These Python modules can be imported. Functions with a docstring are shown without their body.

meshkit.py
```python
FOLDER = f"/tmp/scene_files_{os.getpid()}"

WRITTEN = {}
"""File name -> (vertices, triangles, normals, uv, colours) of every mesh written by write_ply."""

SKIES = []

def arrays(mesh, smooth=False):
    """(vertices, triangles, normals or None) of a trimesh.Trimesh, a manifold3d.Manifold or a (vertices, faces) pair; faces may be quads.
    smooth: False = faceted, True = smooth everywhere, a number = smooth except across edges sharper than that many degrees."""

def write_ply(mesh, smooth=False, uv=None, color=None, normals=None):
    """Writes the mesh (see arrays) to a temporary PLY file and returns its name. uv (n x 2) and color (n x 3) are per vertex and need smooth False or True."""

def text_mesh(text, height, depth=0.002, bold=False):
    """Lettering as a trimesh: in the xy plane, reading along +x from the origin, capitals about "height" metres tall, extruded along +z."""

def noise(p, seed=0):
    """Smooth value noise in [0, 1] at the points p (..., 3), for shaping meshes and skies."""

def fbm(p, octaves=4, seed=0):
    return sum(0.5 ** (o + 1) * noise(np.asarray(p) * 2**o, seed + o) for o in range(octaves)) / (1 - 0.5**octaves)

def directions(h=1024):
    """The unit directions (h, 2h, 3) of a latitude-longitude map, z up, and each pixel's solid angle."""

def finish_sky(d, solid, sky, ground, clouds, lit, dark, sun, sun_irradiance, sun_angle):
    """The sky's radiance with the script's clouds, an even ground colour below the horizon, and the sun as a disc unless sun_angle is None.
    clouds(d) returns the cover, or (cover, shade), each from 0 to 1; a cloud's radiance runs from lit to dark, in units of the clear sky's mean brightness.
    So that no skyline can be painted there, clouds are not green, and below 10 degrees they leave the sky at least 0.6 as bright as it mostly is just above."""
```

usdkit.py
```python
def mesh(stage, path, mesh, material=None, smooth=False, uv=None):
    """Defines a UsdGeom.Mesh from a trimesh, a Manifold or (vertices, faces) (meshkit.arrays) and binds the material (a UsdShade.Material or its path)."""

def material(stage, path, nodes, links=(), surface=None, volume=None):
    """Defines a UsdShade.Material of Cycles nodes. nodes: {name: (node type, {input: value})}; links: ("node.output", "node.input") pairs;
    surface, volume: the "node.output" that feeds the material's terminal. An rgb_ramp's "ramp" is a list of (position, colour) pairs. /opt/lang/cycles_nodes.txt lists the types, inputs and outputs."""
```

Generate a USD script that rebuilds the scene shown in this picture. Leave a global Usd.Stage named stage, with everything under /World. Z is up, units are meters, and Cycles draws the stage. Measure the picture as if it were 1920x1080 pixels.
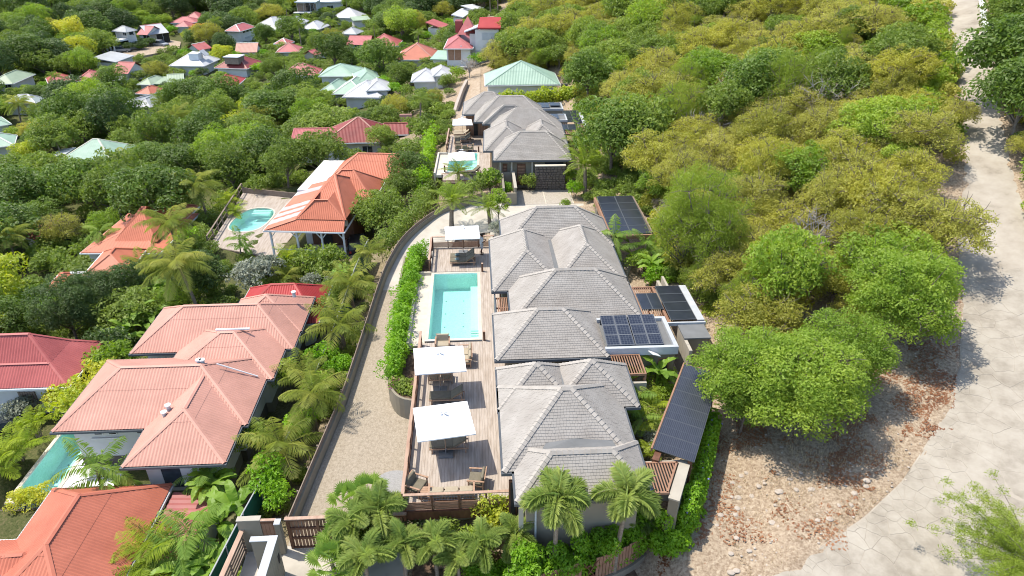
import math, random, re, numpy as np, shapely, trimesh, usdkit, meshkit
from shapely.geometry import Polygon, LineString, Point, MultiPolygon
from pxr import Usd, UsdGeom, UsdLux, UsdShade, Gf, Sdf, Vt

# ---------------------------------------------------------------- camera, sky, sun, exposure
stage = Usd.Stage.CreateInMemory()
UsdGeom.SetStageUpAxis(stage, UsdGeom.Tokens.z)
UsdGeom.SetStageMetersPerUnit(stage, 1.0)
stage.SetDefaultPrim(UsdGeom.Xform.Define(stage, '/World').GetPrim())
UsdGeom.Scope.Define(stage, '/World/Looks')
CAM_H, PITCH, YAW, FPX = 24.5, math.radians(29.5), math.radians(3.1), 1280.0
EXPOSURE = 0.95
cam = UsdGeom.Camera.Define(stage, '/World/camera')
cam.CreateHorizontalApertureAttr(36.0); cam.CreateVerticalApertureAttr(20.25)
cam.CreateFocalLengthAttr(36.0 * FPX / 1920.0)
cam.CreateClippingRangeAttr(Gf.Vec2f(0.1, 5000)); cam.CreateExposureAttr(EXPOSURE)
cam.AddTranslateOp().Set(Gf.Vec3d(0, 0, CAM_H))
cam.AddRotateZOp().Set(-math.degrees(YAW)); cam.AddRotateXOp().Set(90 - math.degrees(PITCH))
SUN = np.array([-.45, .2, 1.0]); SUN /= np.linalg.norm(SUN)
elev, rot = math.asin(SUN[2]), math.atan2(SUN[0], SUN[1])
sky = UsdLux.DomeLight.Define(stage, '/World/sky')
sky.GetPrim().SetCustomDataByKey('kind', 'structure')
skm = usdkit.material(stage, '/World/Looks/sky', {
    's': ('sky_texture', {'sky_type': 'single_scattering', 'sun_disc': False, 'sun_elevation': elev, 'sun_rotation': rot, 'aerosol_density': 1.5}),
    'b': ('background_shader', {'strength': 0.15})}, [('s.color', 'b.color')], surface='b.background')
UsdShade.MaterialBindingAPI.Apply(sky.GetPrim()).Bind(skm)
sun = UsdLux.DistantLight.Define(stage, '/World/sun')
sun.CreateNormalizeAttr(True); sun.CreateIntensityAttr(0.85); sun.CreateAngleAttr(0.53); sun.CreateColorAttr(Gf.Vec3f(1.0, 0.93, 0.82))
sun.AddRotateZOp().Set(math.degrees(math.atan2(SUN[1], SUN[0])) + 90)   # -z of the light points away from the sun
sun.AddRotateXOp().Set(90 - math.degrees(elev))

rng = np.random.default_rng(7)
# pixel of the photograph -> point at height z
_fw = np.array([math.sin(YAW)*math.cos(PITCH), math.cos(YAW)*math.cos(PITCH), -math.sin(PITCH)])
_rt = np.array([math.cos(YAW), -math.sin(YAW), 0]); _up = np.cross(_rt, _fw); _C = np.array([0, 0, CAM_H])
def at(px, py, z=0.0):
    d = _fw + _rt*(px-960)/FPX + _up*(540-py)/FPX
    return _C + d*(z-CAM_H)/d[2]
def proj(p):
    v = np.asarray(p, float) - _C; w = v @ _fw
    return np.stack([960 + FPX*(v @ _rt)/w, 540 - FPX*(v @ _up)/w, w], -1)

# ---------------------------------------------------------------- naming, things, parts
_used = {}
def numbered(parent, name):
    k = (parent, name); n = _used.get(k, 0); _used[k] = n + 1
    return f'{parent}/{name}' if n == 0 else f'{parent}/{name}_{n:03d}'
def tag(prim, label=None, cat=None, group=None, kind=None):
    for k, v in (('label', label), ('category', cat), ('group', group), ('kind', kind)):
        if v: prim.SetCustomDataByKey(k, v)
class Thing:
    def __init__(s, name, label, cat, loc=(0, 0, 0), rz=0.0, sc=None, group=None, kind=None):
        s.path = numbered('/World', name); s.o = np.asarray(loc, float); s.rz = rz
        x = UsdGeom.Xform.Define(stage, s.path); s.prim = x.GetPrim()
        x.AddTranslateOp().Set(Gf.Vec3d(*map(float, loc))); x.AddRotateZOp().Set(float(math.degrees(rz)))
        if sc is not None: x.AddScaleOp().Set(Gf.Vec3f(*map(float, np.broadcast_to(sc, 3))))
        tag(s.prim, label, cat, group, kind)
    def part(s, name, mb, m, parent=None, label=None, kind=None, smooth=False, world=False):
        """world: the mesh's points are given in world space (only for a thing without rotation)."""
        if isinstance(mb, MB):
            if not mb.v: return None
            mb = mb.arr()
        elif hasattr(mb, 'vertices'): mb = (np.asarray(mb.vertices), np.asarray(mb.faces))
        v, f = mb
        if world: v = v - s.o
        p = numbered(parent or s.path, name)
        pr = usdkit.mesh(stage, p, (v, f), m, smooth=smooth).GetPrim()
        tag(pr, label, None, None, kind)
        return p
def single(name, label, cat, mb, m, kind=None, group=None, smooth=False, loc=None):
    v, f = mb.arr() if isinstance(mb, MB) else ((np.asarray(mb.vertices), np.asarray(mb.faces)) if hasattr(mb, 'vertices') else mb)
    if loc is None: loc = np.array([*((v.min(0) + v.max(0))/2)[:2], v[:, 2].min()])
    p = numbered('/World', name)
    g = usdkit.mesh(stage, p, (v - np.asarray(loc), f), m, smooth=smooth)
    UsdGeom.Xformable(g).AddTranslateOp().Set(Gf.Vec3d(*map(float, loc)))
    tag(g.GetPrim(), label, cat, group, kind)
    return p
def copy(t0, name, label, loc, rz=0.0, sc=1.0, group=None, cat=None):
    p = numbered('/World', name)
    x = UsdGeom.Xform.Define(stage, p); pr = x.GetPrim()
    pr.GetReferences().AddInternalReference(t0.path)
    x = UsdGeom.Xformable(pr); x.ClearXformOpOrder()
    pr.GetAttribute('xformOp:translate').Set(Gf.Vec3d(*map(float, loc)))
    pr.GetAttribute('xformOp:rotateZ').Set(float(math.degrees(rz)))
    order = ['xformOp:translate', 'xformOp:rotateZ']
    x.CreateXformOpOrderAttr()
    a = pr.GetAttribute('xformOp:scale')
    if not a: a = pr.CreateAttribute('xformOp:scale', Sdf.ValueTypeNames.Float3)
    a.Set(Gf.Vec3f(*map(float, np.broadcast_to(sc, 3))))
    x.GetXformOpOrderAttr().Set(Vt.TokenArray(order + ['xformOp:scale']))
    pr.SetInstanceable(True)
    tag(pr, label, cat or t0.prim.GetCustomDataByKey('category'), group)
    return p

class MB:
    """A mesh being collected: triangles only."""
    def __init__(s): s.v, s.f, s.n = [], [], 0
    def add(s, v, f):
        v = np.asarray(v, float).reshape(-1, 3); f = np.asarray(f, int)
        if f.ndim == 2 and f.shape[1] == 4: f = np.vstack([f[:, [0, 1, 2]], f[:, [0, 2, 3]]])
        s.v.append(v); s.f.append(f + s.n); s.n += len(v); return s
    def poly(s, pts):
        pts = np.asarray(pts, float); n = len(pts)
        return s.add(pts, [(0, i, i+1) for i in range(1, n-1)])
    def box(s, x0, x1, y0, y1, z0, z1):
        return s.add([(x, y, z) for z in (z0, z1) for x, y in ((x0, y0), (x1, y0), (x1, y1), (x0, y1))], BOXF)
    def obox(s, c, size, rz=0.0, tilt=0.0):
        """A box centred at c, tilted about its own y axis, then turned about z."""
        h = np.asarray(size, float)/2
        p = np.array([(x, y, z) for z in (-1, 1) for x, y in ((-1, -1), (1, -1), (1, 1), (-1, 1))])*h
        if tilt: p = p @ np.array([[math.cos(tilt), 0, math.sin(tilt)], [0, 1, 0], [-math.sin(tilt), 0, math.cos(tilt)]]).T
        a = np.array([[math.cos(rz), -math.sin(rz), 0], [math.sin(rz), math.cos(rz), 0], [0, 0, 1]])
        return s.add(p @ a.T + np.asarray(c, float), BOXF)
    def bar(s, a, b, w, h=None):
        """A rectangular bar from a to b, w wide and h deep."""
        a, b = np.asarray(a, float), np.asarray(b, float); h = h or w
        d = (b-a)/max(np.linalg.norm(b-a), 1e-9); u = np.cross(d, (0, 0, 1.0))
        if np.linalg.norm(u) < 1e-3: u = np.array([1.0, 0, 0])
        u = u/np.linalg.norm(u); w2 = np.cross(u, d)
        return s.add([p + u*i*w/2 + w2*j*h/2 for p in (a, b) for i, j in ((-1, -1), (1, -1), (1, 1), (-1, 1))], BOXF)
    def tube(s, pts, r, n=6, cap=True):
        pts = np.asarray(pts, float); r = np.broadcast_to(r, len(pts)); t = np.gradient(pts, axis=0)
        t /= np.maximum(np.linalg.norm(t, axis=1, keepdims=True), 1e-9)
        ref = np.array([1.0, 0, 0]) if abs(t[0, 0]) < .8 else np.array([0, 1.0, 0])
        u = np.cross(t, ref); u /= np.maximum(np.linalg.norm(u, axis=1, keepdims=True), 1e-9); w = np.cross(t, u)
        a = np.arange(n)*2*math.pi/n
        v = (pts[:, None] + (u[:, None]*np.cos(a)[None, :, None] + w[:, None]*np.sin(a)[None, :, None])*r[:, None, None]).reshape(-1, 3)
        k = len(pts); i = np.arange(k-1)[:, None]*n; j = np.arange(n)[None]; j2 = (j+1) % n
        q = np.stack([i+j, i+j2, i+n+j2, i+n+j], -1).reshape(-1, 4)
        s.add(v, q)
        if cap:
            s.f.append(np.array([(0, b+1, b) for b in range(1, n-1)]) + s.n - len(v)); e = s.n - n
            s.f.append(np.array([(0, b, b+1) for b in range(1, n-1)]) + e)
        return s
    def prism(s, poly, z0, z1):
        """Extruded polygon (shapely or points); z0 may be a number or a function of (x, y)."""
        poly = poly if isinstance(poly, Polygon) else Polygon(poly)
        m = trimesh.creation.extrude_polygon(poly, z1 - z0, engine='earcut')
        return s.add(np.asarray(m.vertices) + (0, 0, z0), m.faces)
    def cyl(s, c, r, h, n=12, r2=None):
        return s.tube([(c[0], c[1], c[2]), (c[0], c[1], c[2]+h)], [r, r if r2 is None else r2], n)
    def arr(s): return np.vstack(s.v), np.vstack(s.f)
    def moved(s, d):
        s.v = [v + np.asarray(d, float) for v in s.v]; return s
    def rot(s, a, c=(0, 0, 0)):
        R = np.array([[math.cos(a), -math.sin(a), 0], [math.sin(a), math.cos(a), 0], [0, 0, 1]]); c = np.asarray(c, float)
        s.v = [(v-c) @ R.T + c for v in s.v]; return s
BOXF = np.array([(0, 3, 2, 1), (4, 5, 6, 7), (0, 1, 5, 4), (1, 2, 6, 5), (2, 3, 7, 6), (3, 0, 4, 7)])

# ---------------------------------------------------------------- materials
def pm(name, cols, scale=3.0, rough=.6, bump=0.0, bscale=None, island=0.0, obj=0.0, stretch=(1, 1, 1), spec=.4, metallic=0.0, detail=4.0, coord='position', space=None, nrough=.6, lo=.3, hi=.7):
    """A principled material whose colour runs through cols by noise, by piece (island) and by object (obj)."""
    cols = [tuple(.78*q for q in c) for c in cols]
    n = {'g': ('geometry', {}), 'm': ('mapping', {'scale': stretch}), 'n': ('noise_texture', {'scale': scale, 'detail': detail, 'roughness': nrough}),
         'c': ('map_range', {'from_min': lo, 'from_max': hi, 'clamp': True}), 'r': ('rgb_ramp', {'ramp': list(zip(np.linspace(0, 1, len(cols)), cols))}),
         'p': ('principled_bsdf', {'roughness': rough, 'specular_ior_level': spec, 'metallic': metallic})}
    l = [('m.vector', 'n.vector'), ('n.fac', 'c.value'), ('r.color', 'p.base_color')]
    if coord == 'object': n['t'] = ('texture_coordinate', {}); l.append(('t.object', 'm.vector'))
    else: l.append(('g.position', 'm.vector'))
    last = 'c.result'
    if island:
        n['i'] = ('mix_float', {'fac': island}); l += [(last, 'i.a'), ('g.random_per_island', 'i.b')]; last = 'i.result'
    if obj:
        n['o'] = ('object_info', {}); n['j'] = ('mix_float', {'fac': obj}); l += [(last, 'j.a'), ('o.random', 'j.b')]; last = 'j.result'
    l.append((last, 'r.fac'))
    if bump:
        n['bn'] = ('noise_texture', {'scale': bscale or scale*4, 'detail': 3.0}); n['b'] = ('bump', {'strength': bump, 'distance': .03})
        l += [('m.vector', 'bn.vector'), ('bn.fac', 'b.height'), ('b.normal', 'p.normal')]
    return usdkit.material(stage, '/World/Looks/' + name, n, l, surface='p.BSDF')
def leafm(name, cols, trans=.35, noise_scale=.5, obj=.35, island=.45, rough=.5):
    """Leaves: colour by leaf, by clump and by plant, part of the light passing through."""
    cols = [np.array(c)*1.0 for c in cols]
    n = {'g': ('geometry', {}), 't': ('texture_coordinate', {}), 'n': ('noise_texture', {'scale': noise_scale, 'detail': 2.0}),
         'c': ('map_range', {'from_min': .3, 'from_max': .7, 'clamp': True}), 'i': ('mix_float', {'fac': island}), 'o': ('object_info', {}), 'j': ('mix_float', {'fac': obj}),
         'r': ('rgb_ramp', {'ramp': list(zip(np.linspace(0, 1, len(cols)), cols))}),
         'p': ('principled_bsdf', {'roughness': rough, 'specular_ior_level': .35}), 'tl': ('translucent_bsdf', {}), 'mx': ('mix_closure', {'fac': trans}),
         'h': ('hsv', {'saturation': 1.1, 'value': 1.25})}
    l = [('t.object', 'n.vector'), ('n.fac', 'c.value'), ('c.result', 'i.a'), ('g.random_per_island', 'i.b'), ('i.result', 'j.a'), ('o.random', 'j.b'), ('j.result', 'r.fac'),
         ('r.color', 'p.base_color'), ('r.color', 'h.color'), ('h.color', 'tl.color'), ('p.BSDF', 'mx.closure1'), ('tl.BSDF', 'mx.closure2')]
    return usdkit.material(stage, '/World/Looks/' + name, n, l, surface='mx.closure')
M = {}
M['shingle'] = pm('weathered_shingle', [(.30, .275, .245), (.54, .515, .475), (.64, .62, .58), (.80, .785, .745)], 1.0, .9, .0, 30, island=.85, lo=.25, hi=.75, stretch=(1, 1, 1))
M['shingle_cap'] = pm('shingle_cap', [(.36, .33, .29), (.50, .465, .42), (.62, .59, .54)], 2, .75, .2, 30, island=.7)
M['underlay'] = pm('dark_underlay', [(.05, .045, .04), (.07, .065, .06)], 4)
M['trim'] = pm('anthracite_metal', [(.075, .085, .095), (.095, .105, .115)], 3, .45)
M['flashing'] = pm('grey_flashing', [(.15, .155, .155), (.19, .195, .195)], 1.5, .8)
M['deck'] = pm('weathered_deck', [(.34, .275, .215), (.47, .40, .335), (.57, .505, .44), (.63, .57, .51)], 3, .7, .15, 20, island=.5, stretch=(2.0, .25, 1))
M['redwood'] = pm('red_brown_wood', [(.10, .042, .022), (.17, .075, .04), (.24, .12, .07)], 4, .55, .1, 30, island=.4, stretch=(1, 1, .4))
M['railwood'] = pm('rail_wood', [(.36, .22, .15), (.46, .31, .22), (.54, .39, .30)], 3, .6, .1, 30, island=.3, stretch=(2, .3, 1))
M['slatwood'] = pm('slat_wood', [(.27, .14, .08), (.38, .22, .14), (.46, .29, .20)], 3, .6, .1, 30, island=.6)
M['oldwood'] = pm('grey_brown_wood', [(.20, .145, .105), (.30, .235, .18), (.39, .32, .26)], 3, .75, .2, 30, island=.6)
M['taupe'] = pm('taupe_render', [(.235, .205, .15), (.285, .25, .185)], .9, .8, .08, 60)
M['taupe_cap'] = pm('taupe_coping', [(.40, .36, .29), (.46, .42, .34)], 1.5, .7)
M['stone'] = pm('pale_coping_stone', [(.56, .50, .40), (.66, .60, .49)], 2, .6, .05, 40)
M['white'] = pm('white_paint', [(.70, .70, .69), (.80, .80, .79)], 1, .55)
M['white_wall'] = pm('white_boarding', [(.62, .605, .575), (.74, .725, .69)], .6, .6)
M['canvas'] = pm('white_canvas', [(.80, .80, .79), (.86, .86, .85)], 1.2, .8, .12, 3)
M['cushion'] = pm('olive_grey_cushion', [(.155, .135, .09), (.20, .175, .125)], 6, .85, .2, 80)
M['beige_cushion'] = pm('beige_cushion', [(.36, .30, .21), (.42, .36, .26)], 6, .85)
M['teak'] = pm('teak', [(.33, .19, .11), (.46, .30, .20), (.55, .39, .28)], 5, .5, island=.5)
M['slab_grey'] = pm('grey_parasol_base', [(.16, .17, .175), (.20, .21, .215)], 3, .5)
M['metal'] = pm('brushed_steel', [(.5, .5, .5), (.6, .6, .6)], 5, .35, metallic=.9)
M['galv'] = pm('pale_grey_metal', [(.42, .44, .45), (.52, .54, .55)], 2, .45)
M['concrete'] = pm('pale_concrete', [(.42, .38, .32), (.51, .47, .40), (.57, .53, .46)], .7, .85, .08, 30)
M['gravel'] = pm('beige_gravel', [(.13, .102, .07), (.29, .24, .17), (.42, .36, .275), (.55, .49, .395)], 7.0, .9, .6, 22, lo=.30, hi=.70, detail=8, nrough=.93, stretch=(1.2, .9, 1))
M['gravel_grey'] = pm('grey_gravel_patch', [(.24, .235, .23), (.33, .325, .315), (.40, .395, .385)], 14, .9, .6, 22, detail=6, nrough=.75)
M['parking'] = pm('gravel_grid', [(.30, .26, .21), (.42, .375, .31), (.50, .455, .39)], 7, .9, .5, 20, detail=6, nrough=.75)
M['road'] = pm('worn_concrete_road', [(.25, .215, .165), (.38, .335, .27), (.44, .395, .325), (.49, .45, .38)], .45, .85, .15, 14, detail=7, nrough=.65)
M['slab'] = pm('broken_concrete', [(.265, .23, .18), (.40, .36, .295), (.48, .44, .37)], .7, .85, .2, 10, island=.15, detail=7, nrough=.7)
M['crackfill'] = pm('dirt_in_cracks', [(.30, .215, .14), (.42, .33, .235), (.50, .41, .31)], 3, .95, .3, 20, detail=6)
M['pale_stone'] = pm('pale_field_stone', [(.40, .34, .275), (.58, .51, .44)], 5, .85, .3, 12, island=.4)
M['drystone'] = pm('dark_masonry_stone', [(.10, .082, .066), (.21, .172, .14), (.34, .285, .235)], 6, .9, .4, 20, island=.75)
M['mortar'] = pm('dark_mortar', [(.06, .052, .045), (.09, .08, .07)], 8, .9)
M['soil'] = pm('brown_soil', [(.075, .045, .03), (.13, .085, .055), (.21, .15, .10)], 5, .95, .6, 14, detail=6)
M['bark'] = pm('grey_bark', [(.10, .075, .055), (.19, .15, .12), (.28, .235, .19)], 5, .85, .4, 18, coord='object')
M['deadwood'] = pm('bleached_dead_wood', [(.33, .30, .27), (.50, .47, .43)], 4, .8, .2, 18, coord='object')
M['palmbark'] = pm('palm_bark', [(.15, .11, .075), (.26, .205, .15), (.33, .275, .21)], 6, .85, .4, 12, coord='object', stretch=(1, 1, 3))
M['green_net'] = pm('green_shade_net', [(.005, .085, .055), (.01, .125, .08)], 3, .7)
M['glass_dark'] = pm('dark_window', [(.02, .025, .03), (.05, .06, .07)], 2, .08, spec=.6)
M['dark'] = pm('dark_interior', [(.015, .013, .012), (.03, .026, .022)], 2, .8)
M['blue'] = pm('blue_shutter', [(.12, .25, .48), (.16, .32, .56)], 2, .5)
M['black_paint'] = pm('black_car_paint', [(.012, .013, .014), (.02, .021, .022)], 3, .18, spec=.6)
M['white_paint2'] = pm('white_car_paint', [(.62, .63, .64), (.70, .71, .72)], 3, .18, spec=.6)
M['silver_paint'] = pm('silver_car_paint', [(.33, .34, .35), (.40, .41, .42)], 3, .22, spec=.6)
M['tyre'] = pm('tyre_rubber', [(.012, .012, .012), (.022, .022, .022)], 5, .85)
M['rim'] = pm('alloy_rim', [(.45, .45, .46), (.55, .55, .56)], 5, .3, metallic=.7)
M['skin'] = pm('skin', [(.105, .05, .03), (.13, .065, .04)], 5, .55)
M['hair'] = pm('hair', [(.008, .007, .006), (.014, .012, .011)], 9, .6)
M['shirt'] = pm('white_shirt', [(.66, .67, .69), (.74, .75, .77)], 5, .85)
M['shorts'] = pm('pale_shorts', [(.50, .50, .50), (.58, .58, .58)], 5, .85)
M['towel'] = pm('grey_blue_towel', [(.17, .23, .225), (.24, .31, .30)], 7, .9)
ROOFC = {'pink': [(.56, .285, .215), (.62, .32, .245), (.66, .355, .275)], 'orange': [(.54, .165, .09), (.60, .195, .11), (.63, .225, .14)],
         'coral': [(.50, .15, .09), (.56, .18, .11), (.60, .215, .14)], 'red': [(.40, .09, .085), (.48, .125, .115), (.55, .18, .165)],
         'brightred': [(.40, .03, .028), (.46, .045, .04)], 'deepred': [(.23, .045, .042), (.30, .062, .055), (.36, .09, .08)], 'rose': [(.44, .115, .115), (.52, .15, .15), (.56, .19, .185)],
         'mint': [(.30, .46, .35), (.37, .53, .415), (.43, .58, .47)], 'palegreen': [(.32, .42, .28), (.40, .49, .345)], 'greygreen': [(.33, .40, .37), (.40, .47, .44)],
         'whiteroof': [(.54, .55, .56), (.64, .65, .66)], 'greyroof': [(.40, .42, .43), (.50, .52, .53)], 'salmon': [(.50, .25, .19), (.56, .30, .235)], 'translucent': [(.55, .42, .40), (.64, .50, .48)],
         'maroonflat': [(.34, .10, .095), (.42, .14, .13)], 'creamroof': [(.58, .60, .48), (.66, .68, .56)]}
for k, c in ROOFC.items():
    c = [tuple(.86*q for q in c[0]), *c[1:-1], tuple(1.06*q + .02 for q in c[-1])]
    M[k] = pm('roof_sheet_' + k, c, .5, .55, 0, island=.28, spec=.3, detail=8, nrough=.7, lo=.25, hi=.75)
def solar():
    """Cells of a solar module: dark blue-black with thin pale lines along both axes (object space of the roof things)."""
    n = {'g': ('geometry', {}), 'b': ('brick_texture', {'offset': 0.0, 'color1': (.012, .015, .026), 'color2': (.02, .024, .036), 'mortar': (.10, .11, .125), 'scale': 1.0, 'mortar_size': .006, 'brick_width': .16, 'row_height': .16}),
         'p': ('principled_bsdf', {'roughness': .22, 'specular_ior_level': .5})}
    return usdkit.material(stage, '/World/Looks/solar_cells', n, [('g.position', 'b.vector'), ('b.color', 'p.base_color')], surface='p.BSDF')
M['solar'] = solar()
M['solar_black'] = pm('all_black_solar', [(.018, .021, .03), (.03, .034, .045)], 2, .25, spec=.5, island=.3)
M['solar_frame'] = pm('solar_frame', [(.18, .19, .20), (.22, .23, .24)], 2, .4, metallic=.3)
def poolmat(name, c1, c2, scale):
    n = {'g': ('geometry', {}), 'v': ('voronoi_texture', {'scale': scale}), 'm': ('mix', {'color1': c1, 'color2': c2}), 'w': ('rgb_to_bw', {}),
         'p': ('principled_bsdf', {'roughness': .35})}
    return usdkit.material(stage, '/World/Looks/' + name, n, [('g.position', 'v.vector'), ('v.color', 'w.color'), ('w.val', 'm.fac'), ('m.color', 'p.base_color')], surface='p.BSDF')
M['pooltile'] = poolmat('pool_mosaic', (.52, .66, .62), (.70, .80, .75), 14)
M['poolstep'] = poolmat('pool_bench', (.70, .74, .66), (.80, .82, .74), 10)
def water(name, tint):
    n = {'g': ('geometry', {}), 'n': ('noise_texture', {'scale': 3.5, 'detail': 3.0}), 'b': ('bump', {'strength': .12, 'distance': .04}), 'f': ('fresnel', {'IOR': 1.33}),
         't': ('transparent_bsdf', {'color': tint}), 'gl': ('glossy_bsdf', {'color': (1, 1, 1), 'roughness': .03}), 'mx': ('mix_closure', {})}
    return usdkit.material(stage, '/World/Looks/' + name, n, [('g.position', 'n.vector'), ('n.fac', 'b.height'), ('b.normal', 'gl.normal'), ('b.normal', 'f.normal'), ('f.fac', 'mx.fac'), ('t.BSDF', 'mx.closure1'), ('gl.BSDF', 'mx.closure2')], surface='mx.closure')
M['water'] = water('pool_water', (.60, .88, .86)); M['water2'] = water('lap_pool_water', (.60, .90, .90))
# ---------------------------------------------------------------- the ground
CTRL = np.array([
 (-10,20,-3),(-12,30,-3.6),(-12,45,-4),(-30,30,-6.0),(-45,45,-7.6),(-25,60,-6),(-15,62,-5),(-60,93,-10.5),(-35,80,-8),(-20,90,-6.2),(-40,120,-9.5),(-80,130,-10.5),
 (-110,120,-9),(-80,210,-10),(-40,180,-8),(-120,180,-8),(-160,220,-1),(-135,290,4),(-60,290,-6),(-20,290,-5),(-200,150,0),(-5,85,-1),(-6,105,-2.6),(-10,140,-3.5),(-10,200,-4.5),(2,145,-2),(0,112,-1),
 (13,20,.2),(13,40,.7),(13,60,1.2),(13,90,1.2),(20,25,.8),(30,34,2.6),(27,60,5),(36,50,7.3),(42,72,10.4),(49,91,13.8),(70,150,23),(20,100,4),(30,120,9),(37,150,10),(15,150,3),(12,200,1),(40,220,12),(80,250,26),(20,300,3),(60,60,14),(90,100,26),(55,30,6),
 (20,15,0.0),(40,18,2.4),(8,8,-1.6),(10,15,-1.0),(28,20,1.1),(-4,17,-2.1),(-10,18,-2.2),(0,5,-2.6),(-20,15,-5),(-32,8,-6.5),(-400,500,35),(0,520,20),(400,500,70),(-400,0,-15),(400,0,60),(0,-300,-15),(-300,-200,-15),(300,-200,40)], float)
def _tps():
    P, z = CTRL[:, :2]/50, CTRL[:, 2]
    d = np.linalg.norm(P[:, None]-P[None], axis=-1); K = np.where(d > 0, d**2*np.log(np.maximum(d, 1e-9)), 0) + np.eye(len(P))*.002
    Q = np.c_[np.ones(len(P)), P]
    return np.linalg.solve(np.block([[K, Q], [Q.T, np.zeros((3, 3))]]), np.r_[z, 0, 0, 0])
_W = _tps()
def px(*qs, z=0.0): return [tuple(at(a, b, z)[:2]) for a, b in qs]
ROAD_L = [(4.5,14.6),(10.3,17.9),(13.1,18.8),(16.9,20.7),(19.6,22.5),(21.3,24.0),(23.8,26.3),(26.8,29.8),(29.4,34.0),(30.6,39.5),(32.2,45.5),(35.2,53.5),(39.0,63.5),(43.2,75.5),(46.6,88.0),(50.5,103.0),(54,118)]
ROAD_R = [(9,6),(18,8),(26,10.5),(32,13.5),(34.5,17.5),(35.6,21.5),(36.2,26),(36.4,30.5),(36.3,35.5),(36.6,40),(37.6,45.4),(40.3,52.0),(43.8,61.6),(47.8,74.2),(51.3,86.8),(55.2,102),(58.5,117)]
# the drive: wall foot (outer edge) and inner edge, with heights
DRV_O = [(-10.3,15,-2.15),(-9.95,19,-2.1),(-9.25,23.4,-1.9),(-8.8,27.3,-1.8),(-8.2,32.7,-1.8),(-7.85,39.5,-1.75),(-7.6,44.8,-1.65),(-7.3,48.4,-1.45),(-6.5,52.3,-1.1),(-5.2,55.0,-.8),(-3.4,57.4,-.5),(-1.0,59.4,-.3),(2.0,60.5,-.15),(4.3,61.0,-.12)]
DRV_I = [(-3.6,15,-2.15),(-3.6,19,-2.1),(-3.6,23.4,-1.9),(-3.6,27.3,-1.8),(-3.6,32.7,-1.8),(-3.7,39.5,-1.75),(-3.7,44.8,-1.65),(-3.8,48.6,-1.45),(-3.4,51,-1.1),(-2.6,52.2,-.8),(-1.2,52.9,-.5),(.6,53.2,-.3),(2.5,53.5,-.15),(4.3,53.6,-.12)]
drive_poly = Polygon([p[:2] for p in DRV_O] + [p[:2] for p in DRV_I[::-1]]).buffer(0)
_dm = np.array([((a[0]+b[0])/2, (a[1]+b[1])/2, a[2]) for a, b in zip(DRV_O, DRV_I)])
def drive_z(x, y):
    return np.interp(np.where(x > -2, 52 + (x+6)*1.0, y), np.r_[_dm[:9, 1], 53.5, 55.5, 56.5, 57.5, 60, 62], _dm[[0,1,2,3,4,5,6,7,8,9,10,11,12,13,13], 2])
HOLES = [(shapely.box(-3.6, 36.7, 0, 45.9), -2.2), (shapely.box(-26.7, 28.7, -24.3, 36.2), -6.6), (shapely.box(-3.4, 67.6, .5, 75), -2.2), (Point(-24.2, 68.3).buffer(3.5), -6.6)]
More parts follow.
